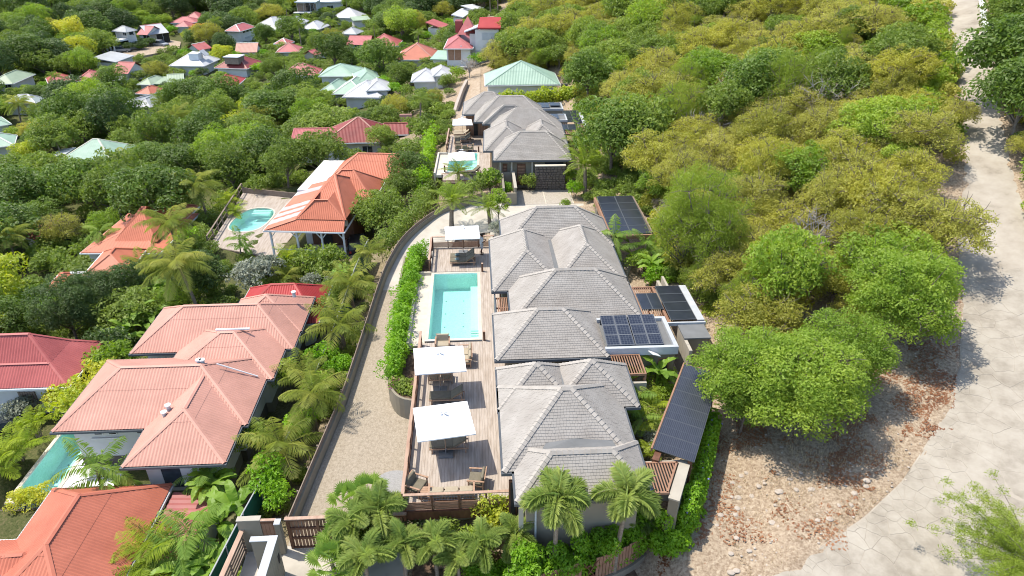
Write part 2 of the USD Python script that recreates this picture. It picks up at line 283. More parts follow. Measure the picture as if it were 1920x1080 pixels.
PADS = [  # polygon, height, blend
 (shapely.box(.8, 20.9, 12.4, 56), -.12, 1.2), (shapely.box(-1.0, 58.5, 10.5, 63), -.16, 1.0), (shapely.box(-3.0, 65, 12.0, 92), -.12, 1.2),
 (shapely.box(-4.2, 17.5, 7.0, 22.4), -2.0, 1.2),
 (shapely.box(-25.5, 27.5, -13.0, 46.5), -4.75, 1.0), (shapely.box(-28.6, 27.0, -24, 36.2), -4.75, .8), (shapely.box(-27, 61, -10.5, 78), -5.1, 2.0),
 (shapely.box(-26, 16, -14.5, 26.5), -5.2, 1.0), (shapely.box(-40, 34, -28, 46), -6.2, 2.0), (shapely.box(1, 95, 12.5, 104), -.35, 2.5)]
def Z(x, y):
    x, y = np.asarray(x, float), np.asarray(y, float); sh = x.shape; x, y = x.ravel(), y.ravel()
    P = np.c_[x, y]/50; z = _W[-3] + P @ _W[-2:]
    for k in range(len(CTRL)):
        d2 = ((P - CTRL[k, :2]/50)**2).sum(1); z += _W[k]*.5*np.where(d2 > 0, d2*np.log(np.maximum(d2, 1e-12)), 0)
    pts = shapely.points(x, y)
    near = (np.abs(x) < 60) & (y > 0) & (y < 125)
    for poly, h, bl in PADS + [(drive_poly, 'd', .5)]:
        if not near.any(): break
        d = shapely.distance(pts[near], poly); w = np.clip(1-d/bl, 0, 1); w = w*w*(3-2*w)
        hh = drive_z(x[near], y[near]) - .05 if h == 'd' else h
        z[near] = z[near]*(1-w) + hh*w
    for hp, hz in HOLES:
        k = shapely.distance(pts, hp) < .35; z[k] = np.minimum(z[k], hz)
    return z.reshape(sh)
def g(x, y): return float(Z(x, y))
def on_ground(a, b, up=0.0):
    """The point above the ground by up that the photograph shows at pixel (a, b)."""
    d = _fw + _rt*(a-960)/FPX + _up*(540-b)/FPX
    t = np.linspace(8, 420, 1400); P = _C + d*t[:, None]
    hit = np.nonzero(P[:, 2] < Z(P[:, 0], P[:, 1]) + up)[0]
    p = P[hit[0]] if len(hit) else P[-1]
    return np.array([p[0], p[1], g(p[0], p[1])])
RL = [(1800, 520), (1796, 450), (1803, 370), (1808, 300), (1806, 230), (1798, 165), (1786, 95), (1768, 10), (1752, -60)]
RR = [(2000, 520), (1945, 450), (1912, 370), (1893, 300), (1880, 230), (1870, 165), (1860, 95), (1846, 10), (1834, -60)]
ROAD_L = [q for q in ROAD_L if q[1] < 35] + [tuple(on_ground(*q)[:2]) for q in RL]; ROAD_R = [q for q in ROAD_R if q[1] < 36] + [tuple(on_ground(*q)[:2]) for q in RR]
road_poly = Polygon(ROAD_L + ROAD_R[::-1]).buffer(0)
def axis(lo, hi, near_lo, near_hi, step, grow=1.25):
    a = list(np.arange(near_lo, near_hi+1e-6, step)); s = step
    while a[-1] < hi: s *= grow; a.append(a[-1]+s)
    s = step
    while a[0] > lo: s *= grow; a.insert(0, a[0]-s)
    return np.array(a)
gx, gy = axis(-1500, 1500, -36, 46, .6, 1.12), axis(-800, 1800, 12, 96, .6, 1.09)
GX, GY = np.meshgrid(gx, gy); GZ = Z(GX, GY)
_in = shapely.contains_xy(road_poly.buffer(-.25), GX, GY); GZ = GZ - np.where(_in, .16, 0)
GZ += np.where((np.abs(GX) < 60) & (GY < 140) & ~_in & ~shapely.contains_xy(drive_poly.buffer(.6), GX, GY) & ~shapely.contains_xy(shapely.box(-4.5, 22.3, 13, 92), GX, GY), (meshkit.fbm(np.stack([GX, GY, 0*GX], -1)*.9, 3, 5)-.5)*.25, 0)
i = np.arange(len(gy)-1)[:, None]*len(gx) + np.arange(len(gx)-1)[None]
gq = np.stack([i, i+1, i+len(gx)+1, i+len(gx)], -1).reshape(-1, 4)
def groundm():
    n = {'g': ('geometry', {}), 's': ('separate_xyz', {}), 'n1': ('noise_texture', {'scale': .35, 'detail': 6.0, 'roughness': .65}), 'n2': ('noise_texture', {'scale': 7.0, 'detail': 6.0, 'roughness': .75}),
         'n3': ('voronoi_texture', {'scale': 9.0, 'randomness': 1.0}), 'c2': ('map_range', {'from_min': .3, 'from_max': .7, 'clamp': True}),
         'dirt': ('rgb_ramp', {'ramp': [(0, (.125, .088, .058)), (.35, (.24, .18, .125)), (.65, (.355, .285, .205)), (1, (.46, .385, .295))]}),
         'green': ('rgb_ramp', {'ramp': [(0, (.03, .04, .014)), (.5, (.075, .085, .03)), (1, (.17, .135, .075))]}),
         'k': ('map_range', {'from_min': -16.0, 'from_max': -5.0, 'clamp': True}), 'add': ('math', {'math_type': 'multiply_add', 'value2': 14.0, 'value3': -7.0}), 'sum': ('math', {'math_type': 'add'}),
         'mx': ('mix', {}), 'p': ('principled_bsdf', {'roughness': .95, 'specular_ior_level': .1}), 'b': ('bump', {'strength': .7, 'distance': .06}), 'vw': ('rgb_to_bw', {}), 'mm': ('mix_float', {'fac': .35})}
    l = [('g.position', 's.vector'), ('g.position', 'n1.vector'), ('g.position', 'n2.vector'), ('g.position', 'n3.vector'), ('n2.fac', 'c2.value'), ('n3.color', 'vw.color'), ('c2.result', 'mm.a'), ('vw.val', 'mm.b'),
         ('mm.result', 'dirt.fac'), ('mm.result', 'green.fac'), ('n1.fac', 'add.value1'), ('s.x', 'sum.value1'), ('add.value', 'sum.value2'), ('sum.value', 'k.value'), ('k.result', 'mx.fac'), ('green.color', 'mx.color1'), ('dirt.color', 'mx.color2'),
         ('mx.color', 'p.base_color'), ('n2.fac', 'b.height'), ('b.normal', 'p.normal')]
    return usdkit.material(stage, '/World/Looks/ground', n, l, surface='p.BSDF')
M['ground'] = groundm()
ground = Thing('ground', 'dry brown hillside and garden ground', 'ground', kind='structure')
ground.part('terrain', (np.c_[GX.ravel(), GY.ravel(), GZ.ravel()], gq), M['ground'], smooth=True)

def strip(mb, A, B, n, zf, lift):
    """A sheet between two edge lines, draped."""
    A, B = np.asarray(A, float), np.asarray(B, float)
    s = np.r_[0, np.cumsum(np.linalg.norm(np.diff((A+B)/2, axis=0)[:, :2], axis=1))]; k = max(2, int(s[-1]/.6)); ss = np.linspace(0, s[-1], k)
    a = np.stack([np.interp(ss, s, A[:, j]) for j in (0, 1)], -1); b = np.stack([np.interp(ss, s, B[:, j]) for j in (0, 1)], -1)
    t = np.linspace(0, 1, n)[None, :, None]; q = a[:, None]*(1-t) + b[:, None]*t
    z = zf(q[..., 0], q[..., 1]) + lift
    i = np.arange(k-1)[:, None]*n + np.arange(n-1)[None]
    return mb.add(np.concatenate([q, z[..., None]], -1).reshape(-1, 3), np.stack([i, i+1, i+n+1, i+n], -1).reshape(-1, 4))
road = Thing('road', 'cracked pale concrete road climbing the hill', 'road', kind='structure')
road.part('roadbed', strip(MB(), ROAD_L, ROAD_R, 18, Z, .0), M['road'])
# broken slabs at the near bend: cells of a Voronoi pattern, small towards the ragged edge
def slabs():
    r = np.random.default_rng(3); edge = LineString(ROAD_L); pts = []
    lim = Polygon([p for p in road_poly.exterior.coords]).intersection(shapely.box(3, 5, 34.6, 37)).buffer(-.05)
    x0, y0, x1, y1 = lim.bounds
    tries = np.c_[r.uniform(x0, x1, 9000), r.uniform(y0, y1, 9000)]
    tries = tries[shapely.contains_xy(lim, tries[:, 0], tries[:, 1])]
    for p in tries:
        d = edge.distance(Point(p)); rad = min(.26 + .36*max(d-.5, 0)*(0.45+1.1*meshkit.noise(np.array([p[0]*.3, p[1]*.3, 0]))), 2.9)
        if p[1] > 25: rad *= 1.35
        if all((p[0]-q[0])**2 + (p[1]-q[1])**2 > (rad*.5+q[2]*.5)**2 for q in pts): pts.append((p[0], p[1], rad))
    cells = shapely.voronoi_polygons(shapely.MultiPoint([q[:2] for q in pts]))
    mine = [c.intersection(lim) for c in cells.geoms]; mine = [c for c in mine if isinstance(c, Polygon) and c.area > .03]
    for _ in range(46):     # some neighbours never broke apart
        a = int(r.integers(len(mine))); c = mine[a]
        if edge.distance(c.centroid) < 2.2 or c.area > 4: continue
        nb = [b for b in range(len(mine)) if b != a and mine[b].area < 4 and c.buffer(.01).intersection(mine[b]).area > .004]
        if nb: b = nb[int(r.integers(len(nb)))]; u = c.union(mine[b].buffer(.002)); mine = [m for k, m in enumerate(mine) if k not in (a, b)] + [u]
    mine = sorted(mine, key=lambda c: -c.area)
    out = []
    for c in mine:
        for q in getattr(c, 'geoms', [c]):
            if not isinstance(q, Polygon) or q.area < .03: continue
            q = q.buffer(-.007 - .009*r.random())
            if isinstance(q, Polygon) and not q.is_empty: out.append(q)
    return out, r
_sl, _r = slabs()
rest = MB()
for k, q in enumerate(_sl):
    q = q.segmentize(.22); P = np.array(q.exterior.coords)[:-1]
    P = P + (meshkit.noise(np.c_[P*2.2, np.zeros(len(P))], 3)[:, None]-.5)*.14 + (meshkit.noise(np.c_[P*7, np.ones(len(P))], 5)[:, None]-.5)*.06
    n = len(P); zt = Z(P[:, 0], P[:, 1]) + .008 + .008*_r.random() + (P - P.mean(0)) @ (_r.normal(0, .003, 2)); c = np.array(q.representative_point().coords[0]); c = P.mean(0) if q.contains(Point(P.mean(0))) else c
    v = np.vstack([np.c_[P, zt], np.c_[P + (P-c)*.01, zt-.08], [[*c, zt.mean()+.002]]])
    f = [(2*n, a, (a+1) % n) for a in range(n)] + [t for a in range(n) for t in ((a, a+n, (a+1) % n+n), (a, (a+1) % n+n, (a+1) % n))]
    sp = proj(np.c_[P, zt]); vis = (sp[:, 0].max() > 0) and (sp[:, 0].min() < 1920) and (sp[:, 1].min() < 1080)
    if k < 290 and vis: road.part('slab', (v, f), M['slab'])
    else: rest.add(v, f)
road.part('rubble', rest, M['slab'], kind='stuff')
# pale concrete patch and gutter at the top of the road
pt = MB(); strip(pt, [tuple(on_ground(*q)[:2]) for q in ((1842, 62), (1836, 10), (1826, -50))], [tuple(on_ground(*q)[:2]) for q in ((1856, 62), (1848, 10), (1838, -50))], 4, Z, .06)
road.part('concrete_gutter', pt, M['white'])
# stones strewn over the bare slope
_r = np.random.default_rng(11)
spots = [(1385,862),(1400,888),(1372,910),(1372,932),(1386,915),(1422,915),(1432,912),(1460,926),(1492,920),(1520,922),(1548,920),(1453,950),(1383,935),(1410,932),(1382,955),(1396,954),(1378,968),(1350,970),(1344,985),(1380,1012),(1404,1036),(1370,1040),(1390,895),(1480,902),(1585,912),(1572,949),(1530,970),(1555,975),(1448,985),(1460,990),(1532,980),(1500,890),(1624,905),(1622,915),(1600,930),(1595,948),(1380,1075),(1369,1080)]
spots += [(float(_r.uniform(1350, 1720)), float(_r.uniform(760, 1010))) for _ in range(60)]
ico = trimesh.creation.icosphere(1)
small = MB()
for k, (a, b) in enumerate(spots):
    p = on_ground(a, b)
    if shapely.contains_xy(road_poly, p[0], p[1]): continue
    s = _r.uniform(.08, .17) if k < 38 else _r.uniform(.03, .07)
    v = ico.vertices*(1 + .35*(meshkit.noise(ico.vertices*1.6 + k*7.3, 2)[:, None]-.5))*np.array([s*_r.uniform(.8, 1.4), s, s*.4]) + p + (0, 0, s*.05)
    if k < 70: ground.part('stone', (v, ico.faces), M['pale_stone'])
    else: small.add(v, ico.faces)
gv, gf = [], []
for k in range(9000):   # dry straw-coloured grass on the open slope
    a, b = _r.uniform(1290, 1720), _r.uniform(770, 1075); q = at(a, b, .5)[:2]
    if q[0] < 10.8 or meshkit.noise(np.array([q[0]*.7, q[1]*.7, 3.0])) < .42: continue
    t, h, w = _r.uniform(0, 6.28), _r.uniform(.08, .24), .012; dx, dy = math.cos(t), math.sin(t); l = _r.uniform(-.12, .12, 2)
    gf.append((len(gv), len(gv)+1, len(gv)+2)); gv += [(q[0]-dx*w, q[1]-dy*w, -.02), (q[0]+dx*w, q[1]+dy*w, -.02), (q[0]+l[0], q[1]+l[1], h)]
gv = np.array(gv); keep = ~shapely.contains_xy(road_poly.buffer(.05), gv[::3, 0], gv[::3, 1]); gv[:, 2] += np.repeat(Z(gv[::3, 0], gv[::3, 1]), 3)
ground.part('dry_grass', (gv, np.array(gf)[keep]), leafm('dry_grass_blade', [(.34, .25, .14), (.46, .36, .22), (.55, .45, .30)], .3), kind='stuff')
for k in range(380):   # gravel-sized debris along the road edge and the slope
    a, b = _r.uniform(1290, 1800), _r.uniform(640, 1075)
    q = at(a, b, 1.0)[:2]
    if shapely.contains_xy(road_poly.buffer(-.2), *q) or q[0] < 11: continue
    s = _r.uniform(.02, .07); z = 0
    small.add(ico.vertices[ico.faces[::4]].reshape(-1, 3)*0 + 0, np.zeros((0, 3), int)) if False else small.add(trimesh.creation.icosphere(0).vertices*s*[1.2, 1, .6] + (*q, 0), trimesh.creation.icosphere(0).faces)
for arr in small.v:
    if abs(arr[:, 2].mean()) < .05 and len(arr) == 12:
        c = arr.mean(0); arr += (0, 0, g(c[0], c[1]) + .01)
ground.part('pebbles', small, M['pale_stone'], kind='stuff')
# dry fallen leaves
lm = leafm('fallen_leaves', [(.11, .042, .02), (.20, .085, .04), (.30, .15, .075), (.36, .23, .14)], trans=.1)
lv, lf = [], []
areas = [((1620, 1790), (580, 800), 5200), ((1560, 1760), (760, 900), 2200), ((1310, 1620), (780, 1000), 2600), ((1330, 1440), (730, 830), 1200), ((1240, 1330), (960, 1070), 900)]
for (a0, a1), (b0, b1), n in areas:
    A, B = _r.uniform(a0, a1, n), _r.uniform(b0, b1, n)
    q = np.array([at(a, b, 1.3 if a > 1560 else .6)[:2] for a, b in zip(A, B)]); dens = meshkit.noise(np.c_[q*.8, np.zeros(n)], 4) + .25*meshkit.noise(np.c_[q*3, np.zeros(n)], 6)
    q = q[(dens > .52) & ~shapely.contains_xy(road_poly.buffer(-.7), q[:, 0], q[:, 1])]; z = Z(q[:, 0], q[:, 1])
    for (x, y), zz in zip(q, z):
        t, s = _r.uniform(0, 6.28), _r.uniform(.05, .10); c, d = math.cos(t)*s, math.sin(t)*s; h = _r.uniform(.01, .045)
        lf.append(np.array([(0, 1, 2), (0, 2, 3)]) + 4*len(lv)); lv.append([(x-c, y-d, zz+h), (x+d*.5, y-c*.5, zz+.01), (x+c, y+d, zz+h*.6), (x-d*.5, y+c*.5, zz+.02)])
ground.part('fallen_leaves', (np.array(lv).reshape(-1, 3), np.vstack(lf)), lm, kind='stuff')

# ---------------------------------------------------------------- the drive and its walls
drv = Thing('driveway', 'gravel driveway beside the pool deck turning to pale concrete at the bend', 'driveway', kind='structure')
O, I = np.array(DRV_O), np.array(DRV_I)
def seg(A, y0, y1):
    ys = np.unique(np.r_[y0, A[(A[:, 1] > y0) & (A[:, 1] < y1), 1], y1])
    return np.c_[np.interp(ys, A[:, 1], A[:, 0]), ys]
drv.part('gravel', strip(MB(), seg(O, 22.55, 46.2), seg(I, 22.55, 46.2), 9, drive_z, .0), M['gravel'])
drv.part('concrete_apron', strip(MB(), seg(O, 15, 22.55), seg(I, 15, 22.55), 9, drive_z, .0), M['concrete'])
cb = MB(); k0 = 7
strip(cb, np.vstack([seg(O, 46.2, 52.2)[:, :2], O[8:, :2]]), np.vstack([np.c_[np.interp(np.linspace(0, 1, len(seg(O, 46.2, 52.2))), [0, 1], [-3.75, -3.4]), np.linspace(46.2, 51, len(seg(O, 46.2, 52.2)))], I[8:, :2]]), 9, drive_z, .0)
drv.part('concrete_bend', cb, M['concrete'])
drv.part('threshold', MB().box(-7.6, -5.0, 46.15, 46.45, -1.75, -1.655), M['stone'])
drv.part('gravel_patch', MB().add(*[(np.c_[c + 0, np.full(len(c), 0)], f) for c, f in [((lambda t: np.vstack([[(-4.55, 25.6)], np.c_[-4.55 + (1.05+.12*np.sin(3*t))*np.cos(t), 25.6 + (2.3+.3*np.cos(2*t))*np.sin(t)]]))(np.linspace(0, 2*math.pi, 28)), [(0, a, a+1) for a in range(1, 28)])]][0]) , M['gravel_grey']) if False else None
t = np.linspace(0, 2*math.pi, 30); c = np.vstack([[(-4.7, 25.4)], np.c_[-4.7 + (1.0+.12*np.sin(3*t))*np.cos(t), 25.4 + (2.0+.3*np.cos(2*t))*np.sin(t)]])
drv.part('gravel_patch', (np.c_[c, drive_z(c[:, 0], c[:, 1]) + .006], [(0, a, a+1) for a in range(1, 30)]), M['gravel_grey'])
gr = MB(); gr.box(-6.72, -6.18, 42.4, 43.5, -1.80, -1.70)
sl = MB()
for k in range(10): sl.box(-6.68, -6.22, 42.46+k*.1, 42.52+k*.1, -1.70, -1.69)
dg = Thing('drain_grate', 'dark metal drain grate set in the gravel driveway', 'drain', (-6.45, 42.95, -1.8))
dg.part('frame', MB().box(-6.78, -6.12, 42.32, 42.4, -1.8, -1.705).box(-6.78, -6.12, 43.5, 43.58, -1.8, -1.705).box(-6.78, -6.72, 42.4, 43.5, -1.8, -1.705).box(-6.18, -6.12, 42.4, 43.5, -1.8, -1.705), M['galv'], world=True)
dg.part('pit', gr, M['trim'], world=True); dg.part('bars', sl, M['flashing'], world=True)
single('access_cover', 'square grey metal cover in the concrete before the wooden gate', 'cover', MB().box(-8.2, -7.66, 21.7, 22.2, -2.12, -2.045), M['galv'])
# curving boundary wall with slat screen on top
def offset(A, d):
    A = np.asarray(A, float)[:, :2]; t = np.gradient(A, axis=0); t /= np.linalg.norm(t, axis=1, keepdims=True); return A + np.c_[-t[:, 1], t[:, 0]]*d
def resample(A, step):
    A = np.asarray(A, float); s = np.r_[0, np.cumsum(np.linalg.norm(np.diff(A[:, :2], axis=0), axis=1))]; ss = np.linspace(0, s[-1], max(2, int(round(s[-1]/step))+1))
    return np.stack([np.interp(ss, s, A[:, j]) for j in range(A.shape[1])], -1)
def smooth(A, n=3):
    A = np.asarray(A, float)
    for _ in range(n): A = np.vstack([A[:1], np.column_stack([.25*A[:-2, j] + .5*A[1:-1, j] + .25*A[2:, j] for j in range(A.shape[1])]), A[-1:]])
    return A
def ribbon(mb, A, w, z0, z1):
    """A wall of thickness w along the line A; z0, z1 are arrays."""
    A = np.asarray(A, float); L, R = offset(A, w/2), offset(A, -w/2); n = len(A); z0, z1 = np.broadcast_to(z0, n), np.broadcast_to(z1, n)
    v = np.vstack([np.c_[L, z0], np.c_[R, z0], np.c_[R, z1], np.c_[L, z1]]); f = []
    for a in range(n-1):
        for i, j in ((0, 1), (1, 2), (2, 3), (3, 0)): f.append((i*n+a, j*n+a, j*n+a+1, i*n+a+1))
    f += [(0, 3*n, 2*n, n), (n-1, 2*n-1, 3*n-1, 4*n-1)]
    return mb.add(v, f)
WL = smooth(resample(np.array([p for p in DRV_O if p[1] > 22.5 and p[0] < 3.0]), .6), 6)
WC = np.c_[offset(WL, .13), WL[:, 2]]
bw = Thing('boundary_wall', 'curved taupe rendered wall with slatted timber screen along the outer edge of the driveway', 'wall', tuple(WC[0]))
bw.part('wall', ribbon(MB(), WC, .22, WC[:, 2]-1.8, WC[:, 2]+.64), M['taupe'], world=True)
for k in range(3): bw.part('slat', ribbon(MB(), np.c_[offset(WC, .02+.13*k if False else .0), WC[:, 2]], .05, WC[:, 2]+.68+.11*k, WC[:, 2]+.76+.11*k), M['oldwood'], world=True)
W2 = resample(WC, 1.6)
for p in W2: bw.part('post', MB().box(p[0]-.12, p[0]-.04, p[1]-.04, p[1]+.04, p[2]+.6, p[2]+1.0), M['oldwood'], world=True)
# ---------------------------------------------------------------- roofs
def unit(v): return np.asarray(v, float)/max(np.linalg.norm(v), 1e-9)
def frame(poly):
    """Origin, along-eave, up-slope and outward unit vectors of a slope whose first edge is its eave."""
    P = np.asarray(poly, float); u = unit(P[1]-P[0]); n = unit(np.cross(u, P[2]-P[0])); n = n if n[2] > 0 else -n
    v = np.cross(n, u)
    if v[2] < 0: v = -v
    return P[0], u, v, n
def clip(pts, k, val, keep_ge):
    out = []; m = len(pts)
    for a in range(m):
        p, q = pts[a], pts[(a+1) % m]; dp, dq = (p[k]-val, q[k]-val) if keep_ge else (val-p[k], val-q[k])
        if dp >= -1e-9: out.append(p)
        if (dp > 1e-9 and dq < -1e-9) or (dp < -1e-9 and dq > 1e-9):
            t = dp/(dp-dq); out.append((p[0]+(q[0]-p[0])*t, p[1]+(q[1]-p[1])*t))
    return out
def shingles(mb, poly, r, exp=.135, lo=.10, hi=.22, t0=.020, t1=.006):
    o, u, v, n = frame(poly); P = np.asarray(poly, float)-o; Q = [(p @ u, p @ v) for p in P]
    top = max(q[1] for q in Q); k = 0
    while k*exp < top-.01:
        b, t = k*exp, min((k+1)*exp, top); row = clip(clip(Q, 1, b, True), 1, t, False); k += 1
        if len(row) < 3: continue
        x = min(q[0] for q in row) - r.uniform(0, .1); xe = max(q[0] for q in row)
        while x < xe:
            w = r.uniform(lo, hi); c = clip(clip(row, 0, x+.003, True), 0, min(x+w-.003, xe+1), False); x += w
            if len(c) < 3: continue
            j = r.uniform(0, .008); h = [t0+j+(t1-t0)*(q[1]-b)/exp for q in c]
            V = [o + u*q[0] + v*q[1] + n*hh for q, hh in zip(c, h)]; m = len(V); F = [(0, a, a+1) for a in range(1, m-1)]
            lowq = [a for a in range(m) if abs(c[a][1]-b) < 1e-6]
            if len(lowq) == 2:
                a, d = lowq; V += [V[a]-n*(h[a]+.004), V[d]-n*(h[d]+.004)]; F += [(a, m, m+1), (a, m+1, d)]
            mb.add(V, F)
    return mb
def caps(mb, a, b, n1, n2, c1, c2, w=.14, L=.24):
    """Overlapping cap pieces along the line a (low) - b (high) between slopes with normals n1, n2."""
    a, b = np.asarray(a, float), np.asarray(b, float); e = unit(b-a); up = unit(n1+n2)
    d = []
    for nn, cc in ((n1, c1), (n2, c2)):
        x = unit(np.cross(nn, e)); d.append(x if x @ (np.asarray(cc)-a) > 0 else -x)
    ln = np.linalg.norm(b-a); k = max(1, int(ln/L)); L = ln/k
    for i in range(k):
        p, q = a + e*L*i, a + e*L*(i+1)
        hp, hq = .085, .055; nA, nB = n1, n2
        V = [p+up*hp, q+up*hq, q+d[0]*w+nA*.038, p+d[0]*w+nA*.066, q+d[1]*w+nB*.038, p+d[1]*w+nB*.066, p+up*.03, p+d[0]*w+nA*.03, p+d[1]*w+nB*.03]
        mb.add(V, [(0, 1, 2), (0, 2, 3), (0, 5, 4), (0, 4, 1), (0, 3, 7), (0, 7, 6), (0, 6, 8), (0, 8, 5), (3, 2, 7), (5, 8, 4)])
    return mb
def hip_faces(x0, x1, y0, y1, z, R):
    """Front, right, back and left slopes. R: ridge ends (left, right) or (front, back)."""
    a, b = [np.asarray(p, float) for p in R]; A, B, C, D = [np.array(p, float) for p in ((x0, y0, z), (x1, y0, z), (x1, y1, z), (x0, y1, z))]
    if np.linalg.norm(a-b) < 1e-6: return [[A, B, a], [B, C, a], [C, D, a], [D, A, a]]
    if abs(a[0]-b[0]) >= abs(a[1]-b[1]): return [[A, B, b, a], [B, C, b], [C, D, a, b], [D, A, a]]
    return [[A, B, a], [B, C, b, a], [C, D, b], [D, A, a, b]]
def hip_lines(F, R):
    a, b = [np.asarray(p, float) for p in R]; A, B, C, D = F[0][0], F[1][0], F[2][0], F[3][0]
    if abs(a[0]-b[0]) >= abs(a[1]-b[1]) or np.linalg.norm(a-b) < 1e-6: L = [(A, a, 3, 0), (B, b, 0, 1), (C, b, 1, 2), (D, a, 2, 3)]; rd = (a, b, 0, 2)
    else: L = [(A, a, 3, 0), (B, a, 0, 1), (C, b, 1, 2), (D, b, 2, 3)]; rd = (a, b, 1, 3)
    return L, (rd if np.linalg.norm(a-b) > .05 else None)
def shingle_roof(T, rect, R, z=2.7, skip=(), seed=0, gutters='frbl', label=None):
    x0, x1, y0, y1 = rect; r = np.random.default_rng(seed); F = hip_faces(x0, x1, y0, y1, z, R)
    u = MB()
    for f in F: u.poly(f)
    u.poly([(x0, y0, z-.16), (x0, y1, z-.16), (x1, y1, z-.16), (x1, y0, z-.16)])
    rp = T.part('hip_roof', u, M['underlay'], world=True, label=label)
    s = MB()
    for k, f in enumerate(F):
        if k not in skip: shingles(s, f, r)
    T.part('shingles', s, M['shingle'], parent=rp, kind='stuff', world=True)
    L, rd = hip_lines(F, R); nn = [frame(f)[3] for f in F]; cc = [np.mean(f, 0) for f in F]
    for a, b, i, j in L: T.part('hip_cap', caps(MB(), a, b, nn[i], nn[j], cc[i], cc[j]), M['shingle_cap'], parent=rp, world=True)
    if rd: T.part('ridge_cap', caps(MB(), rd[0], rd[1], nn[rd[2]], nn[rd[3]], cc[rd[2]], cc[rd[3]]), M['shingle_cap'], parent=rp, world=True)
    for c in gutters:
        q = {'f': (x0-.11, x1+.11, y0-.11, y0-.003), 'b': (x0-.11, x1+.11, y1+.003, y1+.11), 'l': (x0-.11, x0-.003, y0, y1), 'r': (x1+.003, x1+.11, y0, y1)}[c]
        T.part('gutter', MB().box(*q, z-.16, z-.02), M['trim'], parent=rp, world=True)
    return rp
def module(T, x0, x1, y0, y1, z, m='solar', dz=0.0, frame_w=.03, cuts=0):
    """A solar module lying in a plane that falls by dz towards the front, with frame and cell rows."""
    zz = lambda y: z - dz*(y1-y)/(y1-y0); fr = MB(); V = lambda a, b, c, d, h: [(a, c, zz(c)+h), (b, c, zz(c)+h), (b, d, zz(d)+h), (a, d, zz(d)+h)]
    for a, b, c, d in ((x0, x1, y0, y0+frame_w), (x0, x1, y1-frame_w, y1), (x0, x0+frame_w, y0+frame_w, y1-frame_w), (x1-frame_w, x1, y0+frame_w, y1-frame_w)):
        fr.add(V(a, b, c, d, -.035) + V(a, b, c, d, .006), BOXF)
    p = T.part('solar_panel', fr, M['solar_frame'] if m == 'solar' else M['trim'], world=True)
    T.part('cells', MB().poly(V(x0+frame_w, x1-frame_w, y0+frame_w, y1-frame_w, 0)), M[m], parent=p, world=True)
def wall(T, x0, x1, y0, y1, z0, z1, m='taupe', name='wall', **k): return T.part(name, MB().box(x0, x1, y0, y1, z0, z1), M[m], world=True, **k)
def slats_x(T, x0, x1, y0, y1, z, pitch=.135, w=.06, h=.05, skew=0.0, m='slatwood', beams=True, parent=None):
    """Pergola slats running front to back, side by side along x."""
    n = int((x1-x0)/pitch)
    for k in range(n):
        x = x0 + (k+.5)*pitch
        T.part('slat', MB().bar((x, y0, z), (x+skew, y1, z), w, h), M[m], world=True, parent=parent)

# ---------------------------------------------------------------- the near villa
V1 = Thing('shingled_villa', 'long low villa with grey weathered shingle hip roofs beside the nearer pool deck', 'villa', (4.5, 34, -.1))
shingle_roof(V1, (1.3, 7.05, 20.35, 23.7), [(2.87, 21.93, 3.93), (5.55, 21.93, 3.93)], seed=1)
shingle_roof(V1, (.83, 6.95, 22.11, 28.2), [(3.66, 25.05, 4.92), (4.12, 25.05, 4.92)], seed=2)
shingle_roof(V1, (.80, 4.75, 26.3, 29.78), [(2.76, 28.1, 4.2)]*2, seed=3, gutters='fbl')
shingle_roof(V1, (3.42, 7.72, 26.25, 29.78), [(5.57, 28.05, 4.32)]*2, seed=4, gutters='fbr')
shingle_roof(V1, (.79, 6.98, 30.55, 35.35), [(3.24, 32.96, 4.45), (4.67, 32.96, 4.45)], seed=5)
shingle_roof(V1, (1.85, 9.72, 34.41, 39.65), [(4.70, 37.03, 4.78), (7.14, 37.03, 4.78)], seed=6)
shingle_roof(V1, (.84, 5.55, 38.15, 45.88), [(3.16, 40.45, 4.47), (3.16, 43.7, 4.47)], seed=7)
shingle_roof(V1, (4.78, 9.7, 38.6, 46.6), [(7.255, 41.1, 4.5), (7.255, 44.1, 4.5)], seed=8)
shingle_roof(V1, (1.73, 9.8, 44.3, 49.43), [(4.35, 46.84, 4.83), (7.2, 46.84, 4.83)], seed=9)
V1.part('valley_gutter', MB().add([(3.96, 26.9, 3.28), (4.40, 26.9, 3.28), (4.30, 29.35, 3.20), (4.08, 29.35, 3.20), (3.96, 26.9, 2.8), (4.40, 26.9, 2.8), (4.30, 29.35, 2.8), (4.08, 29.35, 2.8)][4:] + [(3.96, 26.9, 3.28), (4.40, 26.9, 3.28), (4.30, 29.35, 3.20), (4.08, 29.35, 3.20)], BOXF), M['flashing'], world=True)
V1.part('valley_gutter', MB().add([(4.8, 40.2, 2.8), (5.32, 40.2, 2.8), (5.24, 45.6, 2.8), (4.9, 45.6, 2.8), (4.8, 40.2, 3.1), (5.32, 40.2, 3.1), (5.24, 45.6, 3.1), (4.9, 45.6, 3.1)], BOXF), M['flashing'], world=True)
V1.part('cricket', MB().add([(2.5, 22.55, 3.42), (5.9, 22.55, 3.42), (5.75, 22.98, 3.50), (2.75, 22.98, 3.50), (4.05, 23.12, 3.58)], [(0, 1, 2), (0, 2, 4), (0, 4, 3)]), M['flashing'], world=True)
for q in ((1.75, 6.6, 20.85, 23), (1.4, 6.5, 22.6, 28.0), (1.4, 7.2, 26.7, 29.3), (1.4, 6.5, 31.05, 35), (2.4, 9.2, 34.9, 39.3), (1.45, 9.2, 38.7, 46), (2.3, 9.3, 44.8, 48.95)):
    wall(V1, *q, -.4 if q[2] > 21 else -2.2, 2.53)
